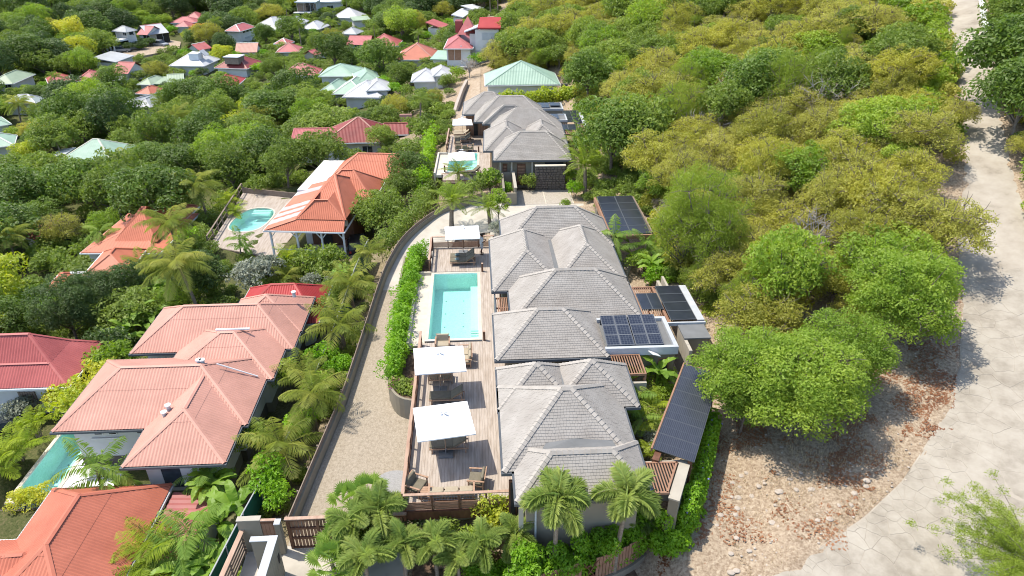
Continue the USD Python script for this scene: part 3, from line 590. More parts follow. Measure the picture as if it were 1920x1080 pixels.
wall(V1, 1.72, 6.62, 20.8, 20.85, -2.2, -1.2, 'taupe', 'plinth')
# corner posts, downpipe and doors under the eaves that face the deck
V1.part('post', MB().box(1.42, 1.62, 20.75, 20.9, -2.2, 2.55), M['taupe_cap'], world=True)
V1.part('downpipe', MB().tube([(2.15, 20.72, 2.6), (2.15, 20.72, -1.9)], .05, 8), M['galv'], world=True)
V1.part('overflow_pipe', MB().tube([(.95, 20.7, -.2), (1.45, 20.7, -.2), (1.6, 20.66, -.3), (1.6, 20.66, -1.9)], .07, 8), M['taupe_cap'], world=True)
for y0, y1 in ((23.2, 24.6), (25.0, 26.0), (31.6, 33.2), (40.0, 41.6), (42.4, 44.0)):
    d = V1.part('door', MB().box(1.34, 1.40, y0, y1, 0, 2.2), M['redwood'], world=True)
    for k in range(3): V1.part('pane', MB().box(1.325, 1.34, y0+.08+k*(y1-y0-.1)/3, y0+(k+1)*(y1-y0-.1)/3, .15, 2.1), M['glass_dark'], parent=d, world=True)
dr = V1.part('door', MB().box(1.05, 1.72, 21.95, 22.05, 0, 2.3), M['redwood'], world=True, label='dark red timber door at the deck corner')
V1.part('panel', MB().box(1.12, 1.35, 21.92, 21.95, .1, 2.2).box(1.42, 1.66, 21.92, 21.95, .1, 2.2), M['dark'], parent=dr, world=True)
sh = V1.part('screen', MB().box(.95, 1.75, 35.5, 35.56, 2.2, 2.3).box(.95, 1.75, 37.9, 37.96, 2.2, 2.3).box(.95, 1.02, 35.5, 37.96, 2.2, 2.3).box(.95, 1.75, 36.7, 36.76, 2.2, 2.3), M['slatwood'], world=True)
for k in range(6): V1.part('slat', MB().box(1.1+k*.11, 1.16+k*.11, 35.56, 37.9, 2.21, 2.29), M['slatwood'], parent=sh, world=True)
wall(V1, .9, .98, 35.2, 38.1, 0, 2.5, 'trim', 'screen_post')
# flat-roofed wing with the solar panels
wall(V1, 6.9, 10.85, 30.95, 34.0, -.3, 2.72)
V1.part('flat_roof', MB().box(6.95, 10.7, 31.0, 33.95, 2.72, 2.80), M['flashing'], world=True)
for q in ((6.85, 10.95, 30.84, 31.05), (6.85, 10.95, 33.85, 34.06), (10.72, 10.95, 31.05, 33.85)): V1.part('parapet', MB().box(*q, 2.5, 3.0), M['galv'], world=True)
V1.part('wing_window', MB().box(9.9, 10.55, 30.91, 30.95, 1.0, 2.2), M['slatwood'], world=True); V1.part('window_pane', MB().box(9.98, 10.47, 30.895, 30.915, 1.08, 2.12), M['glass_dark'], world=True)
for c in range(4):
    xa = 6.98 + c*.79 + (.05 if c > 1 else 0)
    for rr in range(3): module(V1, xa, xa+.775, 31.15+rr*.87, 31.15+rr*.87+.86, 3.02+.11*(rr+1), dz=.11)
V1.part('panel_foot', MB().box(7.0, 10.2, 31.16, 31.2, 2.80, 3.0).box(7.0, 10.2, 33.6, 33.66, 2.8, 3.28), M['trim'], world=True)
dish = MB().obox((9.55, 30.6, 2.75), (.62, .45, .035), .45, .5)
V1.part('white_panel', dish, M['white'], world=True, label='small tilted white panel on the flat wing'); V1.part('panel_mast', MB().tube([(9.55, 30.62, 2.1), (9.55, 30.6, 2.72)], .025, 6), M['trim'], world=True)

# pergolas and solar roofs on the garden side
P1 = Thing('pergola', 'small timber slat pergola between the flat solar wing and the front roofs', 'pergola', (7.9, 29.9, 0))
for q in ((7.05, 8.75, 30.7, 30.78), (7.05, 8.75, 28.95, 29.03), (8.68, 8.75, 29.03, 30.7)): P1.part('beam', MB().box(*q, 2.5, 2.64), M['slatwood'], world=True)
slats_x(P1, 7.1, 8.68, 29.03, 30.7, 2.57, .14, .05)
for x, y in ((8.7, 29.0), (8.7, 30.72)): P1.part('post', MB().box(x-.05, x+.05, y-.05, y+.05, -.2, 2.5), M['slatwood'], world=True)
wall(P1, 7.1, 8.75, 28.72, 28.9, -.2, 2.2, 'taupe_cap', 'low_wall')
P2 = Thing('solar_pergola', 'flat terrace roof of black solar panels and timber slats beside the largest shingle roof', 'pergola', (11.6, 36, 0))
for q in ((9.85, 13.4, 33.92, 34.05), (9.85, 13.4, 38.3, 38.42), (11.2, 11.3, 34.05, 38.3), (9.85, 9.93, 34.05, 38.3)): P2.part('beam', MB().box(*q, 2.42, 2.58), M['redwood'] if q[2] < 34 else M['slatwood'], world=True)
P2.part('edge_slab', MB().box(12.98, 13.42, 34.05, 38.3, 2.42, 2.68), M['galv'], world=True)
P2.part('edge_slab', MB().box(9.85, 13.42, 33.80, 33.92, 2.44, 2.66), M['galv'], world=True)
slats_x(P2, 9.95, 11.2, 34.05, 38.3, 2.52, .13, .05)
slats_x(P2, 11.3, 12.98, 34.05, 38.3, 2.50, .13, .05)
for k in range(2): module(P2, 9.95+k*.68, 9.95+k*.68+.67, 35.45, 37.4, 2.66, 'solar_black')
for k in range(4): module(P2, 11.38, 12.95, 34.1+k*1.03, 34.1+k*1.03+1.02, 2.70, 'solar_black')
for x, y in ((13.2, 34.0), (13.2, 38.35), (9.9, 34.0), (11.25, 38.35)): P2.part('post', MB().box(x-.06, x+.06, y-.06, y+.06, -.2, 2.42), M['redwood'], world=True)
gwl = Thing('garden_wall', 'taupe wall with pale vertical panels beside the passage to the solar terrace', 'wall', (11.9, 32.7, 0))
for k in range(4): gwl.part('wall_panel', MB().box(11.72, 11.9, 31.2+k*.62, 31.2+k*.62+.6, -.2, 2.45), M['taupe_cap'], world=True)
gwl.part('flat_cap', MB().box(11.72, 13.3, 32.3, 33.75, 2.46, 2.55), M['flashing'], world=True)
wall(gwl, 11.92, 13.2, 32.4, 33.7, -.2, 2.45)
P3 = Thing('solar_canopy', 'long narrow canopy of black solar panels angled across the side garden', 'canopy', (10.2, 26.0, 0), rz=-math.radians(27.0))
for k in range(6):
    y0 = -3.55 + k*1.2; fr = MB(); zf = lambda x: 2.6 - .06*x
    V = lambda a, b, c, d, h: [(a, c, zf(a)+h), (b, c, zf(b)+h), (b, d, zf(b)+h), (a, d, zf(a)+h)]
    fr.add(V(-.95, .95, y0, y0+1.19, -.04) + V(-.95, .95, y0, y0+1.19, 0), BOXF)
    p = P3.part('solar_panel', fr, M['trim'])
    n = {'t': ('texture_coordinate', {}), 'b': ('brick_texture', {'offset': 0.0, 'color1': (.022, .025, .036), 'color2': (.03, .033, .045), 'mortar': (.075, .08, .09), 'scale': 1.0, 'mortar_size': .007, 'brick_width': .085, 'row_height': .6}), 'p': ('principled_bsdf', {'roughness': .3})}
    if 'solar_strip' not in M: M['solar_strip'] = usdkit.material(stage, '/World/Looks/solar_strip', n, [('t.object', 'b.vector'), ('b.color', 'p.base_color')], surface='p.BSDF')
    P3.part('cells', MB().poly(V(-.93, .93, y0+.02, y0+1.17, .004)), M['solar_strip'], parent=p)
P3.part('edge_beam', MB().box(-1.05, -.97, -3.6, 3.7, 2.5, 2.70), M['slatwood']); P3.part('edge_beam', MB().box(-1.05, 1.0, 3.66, 3.72, 2.45, 2.62), M['slatwood'])
for x, y in ((-.75, -3.4), (-.75, 3.4), (.75, 3.4), (.75, -3.4), (-.75, 0)): P3.part('post', MB().box(x-.09, x+.09, y-.09, y+.09, -.3, 2.52), M['redwood'])
P3.part('beam', MB().box(-.85, -.55, -4.1, -3.5, 2.28, 2.52), M['redwood'])
P4 = Thing('corner_pergola', 'triangular timber slat pergola at the front corner of the villa', 'pergola', (7.8, 21.8, -.3))
P4.part('beam', MB().bar((7.15, 22.65, 2.35), (8.75, 22.6, 2.35), .09, .12), M['slatwood'], world=True); P4.part('beam', MB().bar((8.72, 22.65, 2.35), (7.82, 20.85, 2.35), .09, .12), M['slatwood'], world=True)
P4.part('beam', MB().bar((7.15, 20.85, 2.35), (7.9, 20.85, 2.35), .09, .12), M['slatwood'], world=True)
for k in range(11):
    x = 7.2 + k*.13; yb = 20.9 if x < 7.85 else 20.9 + (x-7.85)*2.0
    P4.part('slat', MB().bar((x, 22.6, 2.36), (x+.0, yb, 2.36), .055, .05), M['slatwood'], world=True)
P4.part('side_wall', ribbon(MB(), np.array([(9.15, 22.75), (8.05, 20.55)]), .42, -1.6, 2.22), M['taupe'], world=True)
P4.part('coping', ribbon(MB(), np.array([(9.17, 22.79), (8.03, 20.51)]), .48, 2.22, 2.30), M['taupe_cap'], world=True)
wall(P4, 7.1, 9.0, 22.68, 22.86, -1, 2.28, 'taupe_cap', 'back_wall')
CP = Thing('carport', 'open carport under a large sloping roof of dark solar panels', 'carport', (11.6, 50, 0))
for c in range(2):
    for k in range(5): module(CP, 10.1+c*1.52, 10.1+c*1.52+1.50, 46.75+k*1.4, 46.75+k*1.4+1.38, 2.50+.05*(k+1), 'solar_black', .05)
CP.part('fascia', MB().box(9.95, 13.3, 46.55, 46.7, 2.15, 2.45), M['slatwood'], world=True); CP.part('fascia', MB().box(9.9, 10.05, 46.7, 53.9, 2.2, 2.62), M['slatwood'], world=True); CP.part('fascia', MB().box(13.2, 13.3, 46.7, 53.9, 2.2, 2.62), M['oldwood'], world=True)
for x, y in ((10.2, 46.9), (13.05, 46.9), (10.2, 53.6), (13.05, 53.6)): CP.part('post', MB().box(x-.09, x+.09, y-.09, y+.09, -.2, 2.3), M['taupe_cap'], world=True)
CP.part('back_wall', MB().box(10.1, 13.2, 53.8, 54.0, -.2, 2.3), M['taupe'], world=True)
# side path of boards and the low pale wall behind the planting
sp = Thing('side_path', 'beige timber path behind the villa', 'path', (10.6, 42, -.1), kind='structure')
_r = np.random.default_rng(5); pb = MB()
for k in range(58): pb.box(9.75, 11.5+.5*math.sin(k*.13), 38.5+k*.145, 38.5+k*.145+.138, -.1, 0)
for k in range(26): pb.box(11.0, 11.75, 30.2+k*.145, 30.2+k*.145+.138, -.1, 0)
sp.part('boards', pb, M['deck'], world=True, kind='stuff')
lw = smooth(resample([(13.0, 37.8), (13.2, 40), (13.35, 43), (13.3, 45.5), (13.45, 48)], .7))
single('low_garden_wall', 'low curving cream wall behind the villa side planting', 'wall', ribbon(MB(), lw, .35, -.2, .75), M['stone'])
single('passage_wall', 'tall narrow cream wall end beside the solar terrace', 'wall', MB().box(12.1, 12.3, 38.6, 40.4, -.2, 1.9).box(12.6, 12.75, 38.6, 41, -.2, 1.9), M['taupe_cap'])

# ---------------------------------------------------------------- deck, pool, rails
def deck(name, label, X0, X1, Y0, Y1, hole, ox=0.0, oy=0.0, rz=0.0, near_parts=True, seed=0):
    T = Thing(name, label, 'deck', (ox, oy, 0), rz, kind='structure'); r = np.random.default_rng(seed); rest = MB(); n = int(round((X1-X0)/.146)); cnt = 0
    for k in range(n):
        xa, xb = X0 + k*.146, X0 + k*.146 + .139; y = Y0 - r.uniform(0, 2)
        while y < Y1:
            ya, yb = max(y, Y0), min(y + 3.4, Y1); y += 3.4
            for (c, d) in ([(ya, yb)] if not (xa < hole[1]-.02 and xb > hole[0]+.02 and ya < hole[3] and yb > hole[2]) else [(ya, min(yb, hole[2])), (max(ya, hole[3]), yb)]):
                if d - c < .05: continue
                b = MB().box(xa, xb, c+.002, d-.002, -.03, 0)
                if near_parts and d < 31 and cnt < 150: T.part('board', b, M['deck']); cnt += 1
                else: rest.add(*b.arr())
    T.part('boards', rest, M['deck'], kind='stuff')
    return T
D1 = deck('pool_deck', 'weathered timber terrace around the nearer pool', -3.72, 1.36, 22.65, 50.2, (-4.2, .02, 36.42, 46.02), seed=1)
D1.part('substructure', MB().box(-3.6, 1.3, 23.2, 36.3, -.35, -.04).box(-3.6, 1.3, 46.1, 50.1, -.35, -.04).box(.1, 1.3, 36.3, 46.1, -.35, -.04), M['dark'])
D1.part('fascia', MB().box(-3.76, 1.36, 22.52, 22.64, -.52, -.002), M['redwood']); D1.part('fascia', MB().box(-3.84, -3.74, 22.52, 36.3, -.5, -.003), M['redwood'])
D1.part('retaining_wall', MB().box(-3.6, 1.2, 23.6, 23.8, -2.1, -.36).box(-3.62, -3.5, 23.8, 50, -2.1, -.36), M['taupe'])
def railing(name, label, A, B, gap=1.27, slats=5, end_posts=True, h=1.0, wires=True, loc=None, m='redwood'):
    A, B = np.asarray(A, float), np.asarray(B, float); T = Thing(name, label, 'railing', (*((A+B)/2), 0)); L = np.linalg.norm(B-A); d = (B-A)/L; n = max(1, round(L/gap))
    q = lambda t, z: (*(A + d*t), z)
    for k in range(n+1): T.part('post', MB().bar(q(L*k/n, -.2), q(L*k/n, h-.03), .085), M[m], world=True)
    T.part('top_rail', MB().bar(q(-.05, h), q(L+.05, h), .15, .045), M['railwood'], world=True)
    for k in range(n):
        for s in range(slats): T.part('slat', MB().bar(q(L*k/n+.05, .09+s*.095), q(L*(k+1)/n-.05, .09+s*.095), .022, .07), M['slatwood'], world=True)
        if wires:
            for z in (.62, .80): T.part('wire', MB().tube([q(L*k/n, z), q(L*(k+1)/n, z)], .005, 4), M['galv'], world=True)
    return T
railing('deck_railing', 'timber railing with low slats across the front end of the nearer deck', (-3.7, 22.62), (1.28, 22.62), 1.27)
railing('deck_railing', 'long timber railing along the drive edge of the nearer deck', (-3.78, 22.75), (-3.78, 36.2), 1.34, 4)
railing('deck_railing', 'short timber railing along the drive edge beyond the nearer pool', (-3.78, 46.15), (-3.78, 50.1), 1.3, 4)
railing('deck_railing', 'timber railing behind the loungers at the far end of the nearer deck', (-3.7, 50.15), (1.2, 50.15), 1.22, 5)
def pool(name, label, x0, x1, y0, y1, ledge=True, loc=(0, 0, 0), rz=0.0, depth=1.4, wm='water'):
    T = Thing(name, label, 'pool', loc, rz); w, m = x1-x0, M['pooltile']
    b = MB(); b.poly([(x0, y0, -depth), (x1, y0, -depth), (x1, y1, -depth), (x0, y1, -depth)])
    for q in ([(x0, y0), (x0, y1)], [(x1, y1), (x1, y0)], [(x0, y1), (x1, y1)], [(x1, y0), (x0, y0)]): b.poly([(*q[0], -depth), (*q[1], -depth), (*q[1], .0), (*q[0], .0)])
    T.part('basin', b, m)
    T.part('bench', MB().box(x1-.52, x1-.003, y0+1.55, y1-1.35, -depth+.01, -.42), M['poolstep'])
    for k in range(5): T.part('step', MB().box(x1-.52, x1-.003, y0+.1+k*.29, y0+.1+k*.29+.285, -depth+.01, -.28-.03*(5-k) if False else -.22-.2*k if False else -.30), M['poolstep']) if False else None
    for k in range(5): T.part('step', MB().box(x1-.5, x1-.003, y0+.12+k*.29, y0+.12+k*.29+.16, -.34, -.27), M['poolstep'])
    for i in (0, 1):
        for j in range(4): T.part('floor_jet', MB().cyl((x0+w*(.27+.4*i), y0+(y1-y0)*(.2+.2*j), -depth), .05, .02, 8), M['flashing'])
    T.part('water', MB().poly([(x0, y0, -.09), (x1, y0, -.09), (x1, y1, -.09), (x0, y1, -.09)]), M[wm])
    c = .23
    for q in ((x0-c, x1+c, y0-c, y0-.004), (x0-c, x1+c, y1+.004, y1+c), (x1+.004, x1+c, y0, y1), (x0-c, x0-.004, y0, y1)):
        n = max(1, round(max(q[1]-q[0], q[3]-q[2])/.95))
        for k in range(n):
            if q[1]-q[0] > q[3]-q[2]: T.part('coping', MB().box(q[0]+(q[1]-q[0])*k/n+.002, q[0]+(q[1]-q[0])*(k+1)/n-.002, q[2], q[3], -.1, .012), M['stone'])
            else: T.part('coping', MB().box(q[0], q[1], q[2]+(q[3]-q[2])*k/n+.002, q[2]+(q[3]-q[2])*(k+1)/n-.002, -.1, .012), M['stone'])
    if ledge:
        T.part('overflow_channel', MB().box(x0-c-.98, x0-c-.006, y0-.4, y1+c+.15, -.5, -.22), M['stone'])
        T.part('outer_rim', MB().box(x0-c-1.16, x0-c-.98, y0-.42, y1+c+.17, -1.9, .02), M['stone'])
        T.part('outer_rim', MB().box(x0-c-.98, x0-c-.006, y1+c+.0, y1+c+.17, -.5, .02), M['stone'])
    return T
pool('swimming_pool', 'turquoise rectangular pool set in the nearer timber deck', -3.40, -.16, 36.84, 45.70)
for x, y, l in ((.2, 36.55, 'short square timber bollard at the near corner of the nearer pool'), (.22, 45.95, 'short square timber bollard at the far corner of the nearer pool')):
    b = Thing('bollard_light', l, 'bollard', (x, y, 0)); b.part('post', MB().box(-.075, .075, -.075, .075, 0, .66), M['redwood']); b.part('cap', MB().box(-.082, .082, -.082, .082, .66, .69), M['railwood'])
# planter and its curved wall
pw = smooth(resample([(-5.95, 49.6), (-6.0, 46), (-5.95, 42), (-5.9, 37.5), (-5.75, 34), (-5.45, 32.6), (-5.15, 31.85), (-4.8, 31.4), (-4.35, 31.2), (-3.85, 31.15)], .35), 3)
single('planter_wall', 'curved taupe planter wall holding the clipped hedge beside the pool', 'planter', ribbon(MB(), pw, .14, -1.95, -.36), M['taupe'])
ground.part('planter_soil', MB().prism(Polygon([*map(tuple, pw[:, :2]), (-3.85, 49.6)]).buffer(-.05), -1.9, -.55), M['soil'])
# ---------------------------------------------------------------- the farther villa (turned by 1.5 degrees)
A2 = -math.radians(1.4); c2, s2 = math.cos(A2), math.sin(A2)
V2 = Thing('shingled_villa', 'long grey shingle-roofed villa behind the gravel parking, upper of the two', 'villa', (0, 64, 0), rz=A2)
def L2(p): x, y = p[0], p[1]-64; return np.array([c2*x + s2*y, -s2*x + c2*y])
def roof2(rect, R, seed, z=2.7, **k):
    """rect and ridge given in the villa's own axes."""
    o = V2.o; V2.o = np.zeros(3); shingle_roof(V2, rect, R, z, seed=seed, **k); V2.o = o
def lp(px_, py_, z): p = at(px_, py_, z); q = L2(p); return (q[0], q[1], z)
def rr(l, r, f, b, z=2.7):
    """Rectangle from pixels on its left, right, front and back eaves."""
    return (lp(*l, z)[0], lp(*r, z)[0], lp(*f, z)[1], lp(*b, z)[1])
a = lp(926, 301, 2.7); b = lp(1071, 299, 2.7)
roof2((a[0], b[0], a[1], a[1]+5.4), [(a[0]+2.6, a[1]+2.7, 4.75), (b[0]-2.3, a[1]+2.7, 4.75)], 21)
p = lp(909.5, 283, 2.7); q = lp(906.9, 245.6, 2.7); x0 = (p[0]+q[0])/2
e = lp(947, 225, 4.5); f_ = lp(949.5, 241, 4.5)
roof2((x0, x0+4.6, p[1], q[1]), [(x0+2.35, p[1]+2.4, 4.5), (x0+2.35, q[1]-2.3, 4.5)], 22)
e = lp(1014, 222, 4.5)
roof2((x0+4.0, b[0]+.1, p[1]+.6, q[1]+.2), [(e[0], p[1]+3.0, 4.5), (e[0], q[1]-2.1, 4.5)], 23)
V2.part('valley_gutter', MB().box(x0+4.05, x0+4.75, p[1]+2.0, q[1]-.4, 2.8, 3.12), M['flashing'])
c = lp(967, 202.5, 4.85); d = lp(1006, 202.5, 4.85)
roof2((c[0]-2.75, d[0]+2.9, c[1]-2.7, c[1]+2.7), [(c[0], c[1], 4.85), (d[0], d[1], 4.85)], 24)
g0 = lp(905.7, 232.5, 2.7); c = lp(938.8, 197, 4.6); d = lp(965, 197, 4.6)
roof2((g0[0], d[0]+2.6, g0[1], c[1]+2.6), [(g0[0]+2.4, c[1], 4.6), (d[0], c[1], 4.6)], 25)
c = lp(935, 179.5, 4.9); d = lp(981, 178.5, 4.9)
roof2((c[0]-2.8, d[0]+2.7, c[1]-3.0, c[1]+2.7), [(c[0], c[1], 4.9), (d[0], c[1], 4.9)], 26)
h0 = lp(868, 214.5, 2.7); c = lp(896.7, 172.5, 4.6); d = lp(925, 177, 4.6)
roof2((h0[0], d[0]+2.2, h0[1], c[1]+2.6), [(h0[0]+2.5, c[1], 4.6), (d[0], c[1], 4.6)], 27)
YB = c[1]+1
def w2(x0, x1, y0, y1, z0, z1, m='taupe', name='wall', **k): return V2.part(name, MB().box(x0, x1, y0, y1, z0, z1), M[m], **k)
w2(a[0]+.5, b[0]-.5, a[1]+.5, a[1]+5, -.3, 2.53); w2(x0+.7, b[0]-.4, p[1]+.4, q[1], -.3, 2.53); w2(g0[0]+.6, d[0]+6, g0[1]+.4, YB, -.3, 2.53)
w2(h0[0]+.3, g0[0]+.4, h0[1]+.5, h0[1]+4, -.3, 2.53, 'redwood', 'timber_wall')
for k in range(14): w2(h0[0]+.32+k*.19, h0[0]+.48+k*.19, h0[1]+.47, h0[1]+.5, 0, 2.5, 'slatwood', 'plank')
w2(h0[0]+1.2, h0[0]+1.7, h0[1]+.44, h0[1]+.47, 0, 2.1, 'dark', 'door')
# front wall under the eave: doors with red-brown shutters, posts
fy = a[1]+.5
for dx, ww in ((.35, .45), (1.75, .85)):
    dd = w2(a[0]+.5+dx, a[0]+.5+dx+ww, fy-.06, fy, 0, 2.2, 'redwood', 'door')
    for k in range(6): V2.part('louvre', MB().box(a[0]+.58+dx, a[0]+.42+dx+ww, fy-.08, fy-.06, .3+k*.3, .5+k*.3), M['slatwood'], parent=dd)
w2(a[0]+5.0, b[0]-.7, fy-.04, fy, 1.4, 2.3, 'glass_dark', 'window')
for dx in (.1, 1.2, 3.2): w2(a[0]+.45+dx, a[0]+.6+dx, fy-.4, fy-.25, -.2, 2.53, 'taupe_cap', 'post')
# the flat roofs with solar panels on the right
def flat2(xa, xb, ya, yb, z): 
    V2.part('flat_roof', MB().box(xa, xb, ya, yb, -.2, z-.1), M['taupe']); V2.part('roof_deck', MB().box(xa+.15, xb-.15, ya+.15, yb-.15, z-.1, z-.02), M['flashing'])
    for qd in ((xa, xb, ya, ya+.15), (xa, xb, yb-.15, yb), (xb-.15, xb, ya+.15, yb-.15)): V2.part('parapet', MB().box(*qd, z-.1, z+.1), M['galv'])
def mod2(xa, xb, ya, yb, z, nx, ny):
    o = V2.o; V2.o = np.zeros(3)
    for i in range(nx):
        for j in range(ny): module(V2, xa+(xb-xa)*i/nx, xa+(xb-xa)*(i+1)/nx-.02, ya+(yb-ya)*j/ny, ya+(yb-ya)*(j+1)/ny-.02, z, 'solar_black')
    V2.o = o
c0, c1 = lp(1006, 206, 2.9), lp(1053, 196, 2.9); flat2(c0[0], c1[0], c0[1], c1[1]+.6, 2.9); mod2(c0[0]+.1, c1[0]-1.6, c0[1]+.4, c1[1]+.3, 3.08, 3, 2); mod2(c1[0]-1.5, c1[0]-.3, c0[1]+1.2, c1[1]+.3, 3.1, 1, 1)
c0, c1 = lp(1026, 227, 2.9), lp(1060, 215, 2.9); flat2(c0[0]-.5, c1[0], c0[1], c1[1], 2.9); mod2(c0[0]-.3, c1[0]-.9, c0[1]+.3, c1[1]-.2, 3.08, 2, 1)
c0, c1 = lp(1061, 229, 2.7), lp(1075, 207, 2.7); mod2(c0[0], c1[0]+.5, c0[1], c1[1], 2.72, 2, 3)
c0, c1 = lp(1049, 245, 2.7), lp(1098, 230, 2.7); mod2(c0[0]-.1, c0[0]+2.2, c0[1]+.3, c1[1]-.6, 2.72, 2, 1); mod2(c0[0]+2.3, c1[0]-.7, c0[1], c1[1], 2.72, 2, 2)
for k in range(24): V2.part('slat', MB().box(c0[0]-.2+k*.22, c0[0]-.12+k*.22, c0[1]-.7, c1[1], 2.54, 2.6), M['slatwood'])
V2.part('beam', MB().box(c0[0]-.3, c1[0]+.2, c0[1]-.85, c0[1]-.72, 2.4, 2.6), M['slatwood'])
V2.part('edge_slab', MB().box(c1[0]-.3, c1[0]+.1, c0[1]-.7, c1[1]+4.5, 2.4, 2.62), M['galv'])
for k in range(5): V2.part('cross_slab', MB().box(c1[0]-1.2, c1[0]-.3, c1[1]+.6+k*.85, c1[1]+.85+k*.85, 2.42, 2.6), M['galv'])
for y in (c0[1]-.7, c1[1]+4): V2.part('post', MB().box(c1[0]-.2, c1[0]-.05, y, y+.15, -.2, 2.4), M['redwood'])
# stone entrance wall of individual stones
SW = Thing('stone_wall', 'dark rubble stone wall with pale coping in front of the upper villa', 'wall', (7.2, 62.5, 0))
x0s, x1s = px((1003, 356), (1058, 354), z=-.1)[0][0], px((1003, 356), (1058, 354), z=-.1)[1][0]; ys = 62.6; _r = np.random.default_rng(8)
hs = 2.35
SW.part('core', MB().box(x0s, x1s, ys+.05, ys+.35, -.2, hs), M['mortar'], world=True)
z = -.1; row = 0; nst = 0
while z < hs-.1:
    h = min(_r.uniform(.19, .30), hs-z); x = x0s
    while x < x1s-.05:
        w = min(_r.uniform(.20, .48), x1s-x); m = np.array([(x+.012, z+.012), (x+w-.012, z+.012), (x+w-.012, z+h-.012), (x+.012, z+h-.012)]) + _r.uniform(-.03, .03, (4, 2))
        m[:, 0] = np.clip(m[:, 0], x0s, x1s); dpt = _r.uniform(.03, .08); cc = m.mean(0); inn = cc + (m-cc)*.8
        SW.part('stone', MB().add([(p[0], ys+.05, p[1]) for p in m] + [(p[0], ys+.05-dpt, p[1]) for p in inn], BOXF), M['drystone'], world=True); x += w; nst += 1
    z += h
SW.part('coping', MB().box(x0s-.04, x1s+.04, ys-.02, ys+.4, hs, hs+.07), M['stone'], world=True)
# parking bays and the taupe enclosure in front
pk = Thing('parking', 'gravel parking bays between the two villas', 'parking', (6.5, 60.5, -.14), kind='structure')
xs = [px((968, 383), z=-.12)[0][0], px((1024, 383), z=-.12)[0][0], px((1076, 383), z=-.12)[0][0]]; yf, yb = px((1020, 383), z=-.12)[0][1], px((1020, 357), z=-.12)[0][1]
for k in (0, 1):
    pk.part('gravel_bay', MB().box(xs[k]+.06, xs[k+1]-.06, yf, yb, -.25, -.10), M['parking'], world=True)
for x in xs: pk.part('edging', MB().box(x-.05, x+.05, yf, yb, -.25, -.088), M['stone'], world=True)
pk.part('forecourt', MB().poly([(1.0, 49.8, -.115), (9.9, 49.8, -.115), (9.9, yf-.02, -.115), (1.0, yf-.02, -.115)]), M['concrete'], world=True)
EN = Thing('utility_enclosure', 'taupe walled enclosure with open top beside the parking bays', 'enclosure', (2.9, 60, 0))
e0, e1 = px((941, 385), (969, 385), z=-.12); EN.part('wall', MB().box(e0[0], e1[0], e0[1], e0[1]+.2, -.2, 1.05), M['taupe'], world=True)
EN.part('wall', MB().box(e1[0]-.2, e1[0], e0[1]+.2, e0[1]+4.6, -.2, 1.5), M['taupe'], world=True); EN.part('wall', MB().box(e0[0]+.1, e0[0]+.3, e0[1]+.2, e0[1]+4.6, -.2, 1.5), M['taupe'], world=True)
EN.part('wall', MB().box(e0[0]+.3, e1[0]-.2, e0[1]+4.4, e0[1]+4.6, -.2, 1.5), M['taupe'], world=True); EN.part('coping', MB().box(e1[0]-.24, e1[0]+.04, e0[1]+.1, e0[1]+4.6, 1.5, 1.56), M['taupe_cap'], world=True)
# second deck, pool and rails in the turned axes
pl = [lp(838.4, 323.4, 0), lp(895.6, 319.7, 0), lp(894.7, 286.9, 0)]
X0, X1, Y0, Y1 = pl[0][0], pl[1][0]-.1, (pl[0][1]+pl[1][1])/2, pl[2][1]
pool('swimming_pool', 'smaller turquoise pool under a white parasol on the upper villa deck', X0, X1, Y0, Y1, True, (0, 64, 0), A2)
D2 = deck('pool_deck', 'weathered timber terrace of the upper villa', X0-.35, x0+.6, lp(850, 343, 0)[1], h0[1]+.6, (X0-.8, X1+.2, Y0-.4, Y1+.3), 0, 64, A2, False, 2)
D2.part('fascia', MB().box(X0-.35, x0+.6, lp(850, 343, 0)[1]-.12, lp(850, 343, 0)[1]-.01, -.5, 0), M['redwood']); D2.part('substructure', MB().box(X0-.3, x0+.5, lp(850, 343, 0)[1], Y0-.45, -.4, -.05).box(X0-.3, x0+.5, Y1+.32, h0[1], -.4, -.05), M['dark'])
D2.part('retaining_wall', MB().box(X0-.3, x0+.4, lp(850, 343, 0)[1]+.8, lp(850, 343, 0)[1]+1, -2.5, -.4).box(X0-.3, X0-.1, lp(850, 343, 0)[1]+1, h0[1], -3, -.4), M['taupe'])
def W2p(x, y): return (c2*x - s2*y, 64 + s2*x + c2*y)
railing('deck_railing', 'timber railing along the outer edge of the upper villa deck beyond its pool', W2p(X0-.4, Y1+.35), W2p(X0-.4, h0[1]+.2), 1.4, 3, wires=False)
railing('deck_railing', 'low timber railing across the front of the upper villa deck', W2p(X0-.3, lp(850, 343, 0)[1]-.03), W2p(X1-.3, lp(850, 343, 0)[1]-.03), 1.3, 3, wires=False)
for q_, l in (((896, 322), 'short dark bollard at the near corner of the upper pool'), ((897.5, 285), 'short dark bollard at the far corner of the upper pool'), ((834, 322), 'short dark bollard at the outer corner of the upper pool')):
    p_ = at(*q_, 0); b_ = Thing('bollard_light', l, 'bollard', (p_[0], p_[1], 0)); b_.part('post', MB().box(-.075, .075, -.075, .075, 0, .66), M['redwood']); b_.part('cap', MB().box(-.082, .082, -.082, .082, .66, .69), M['railwood'])
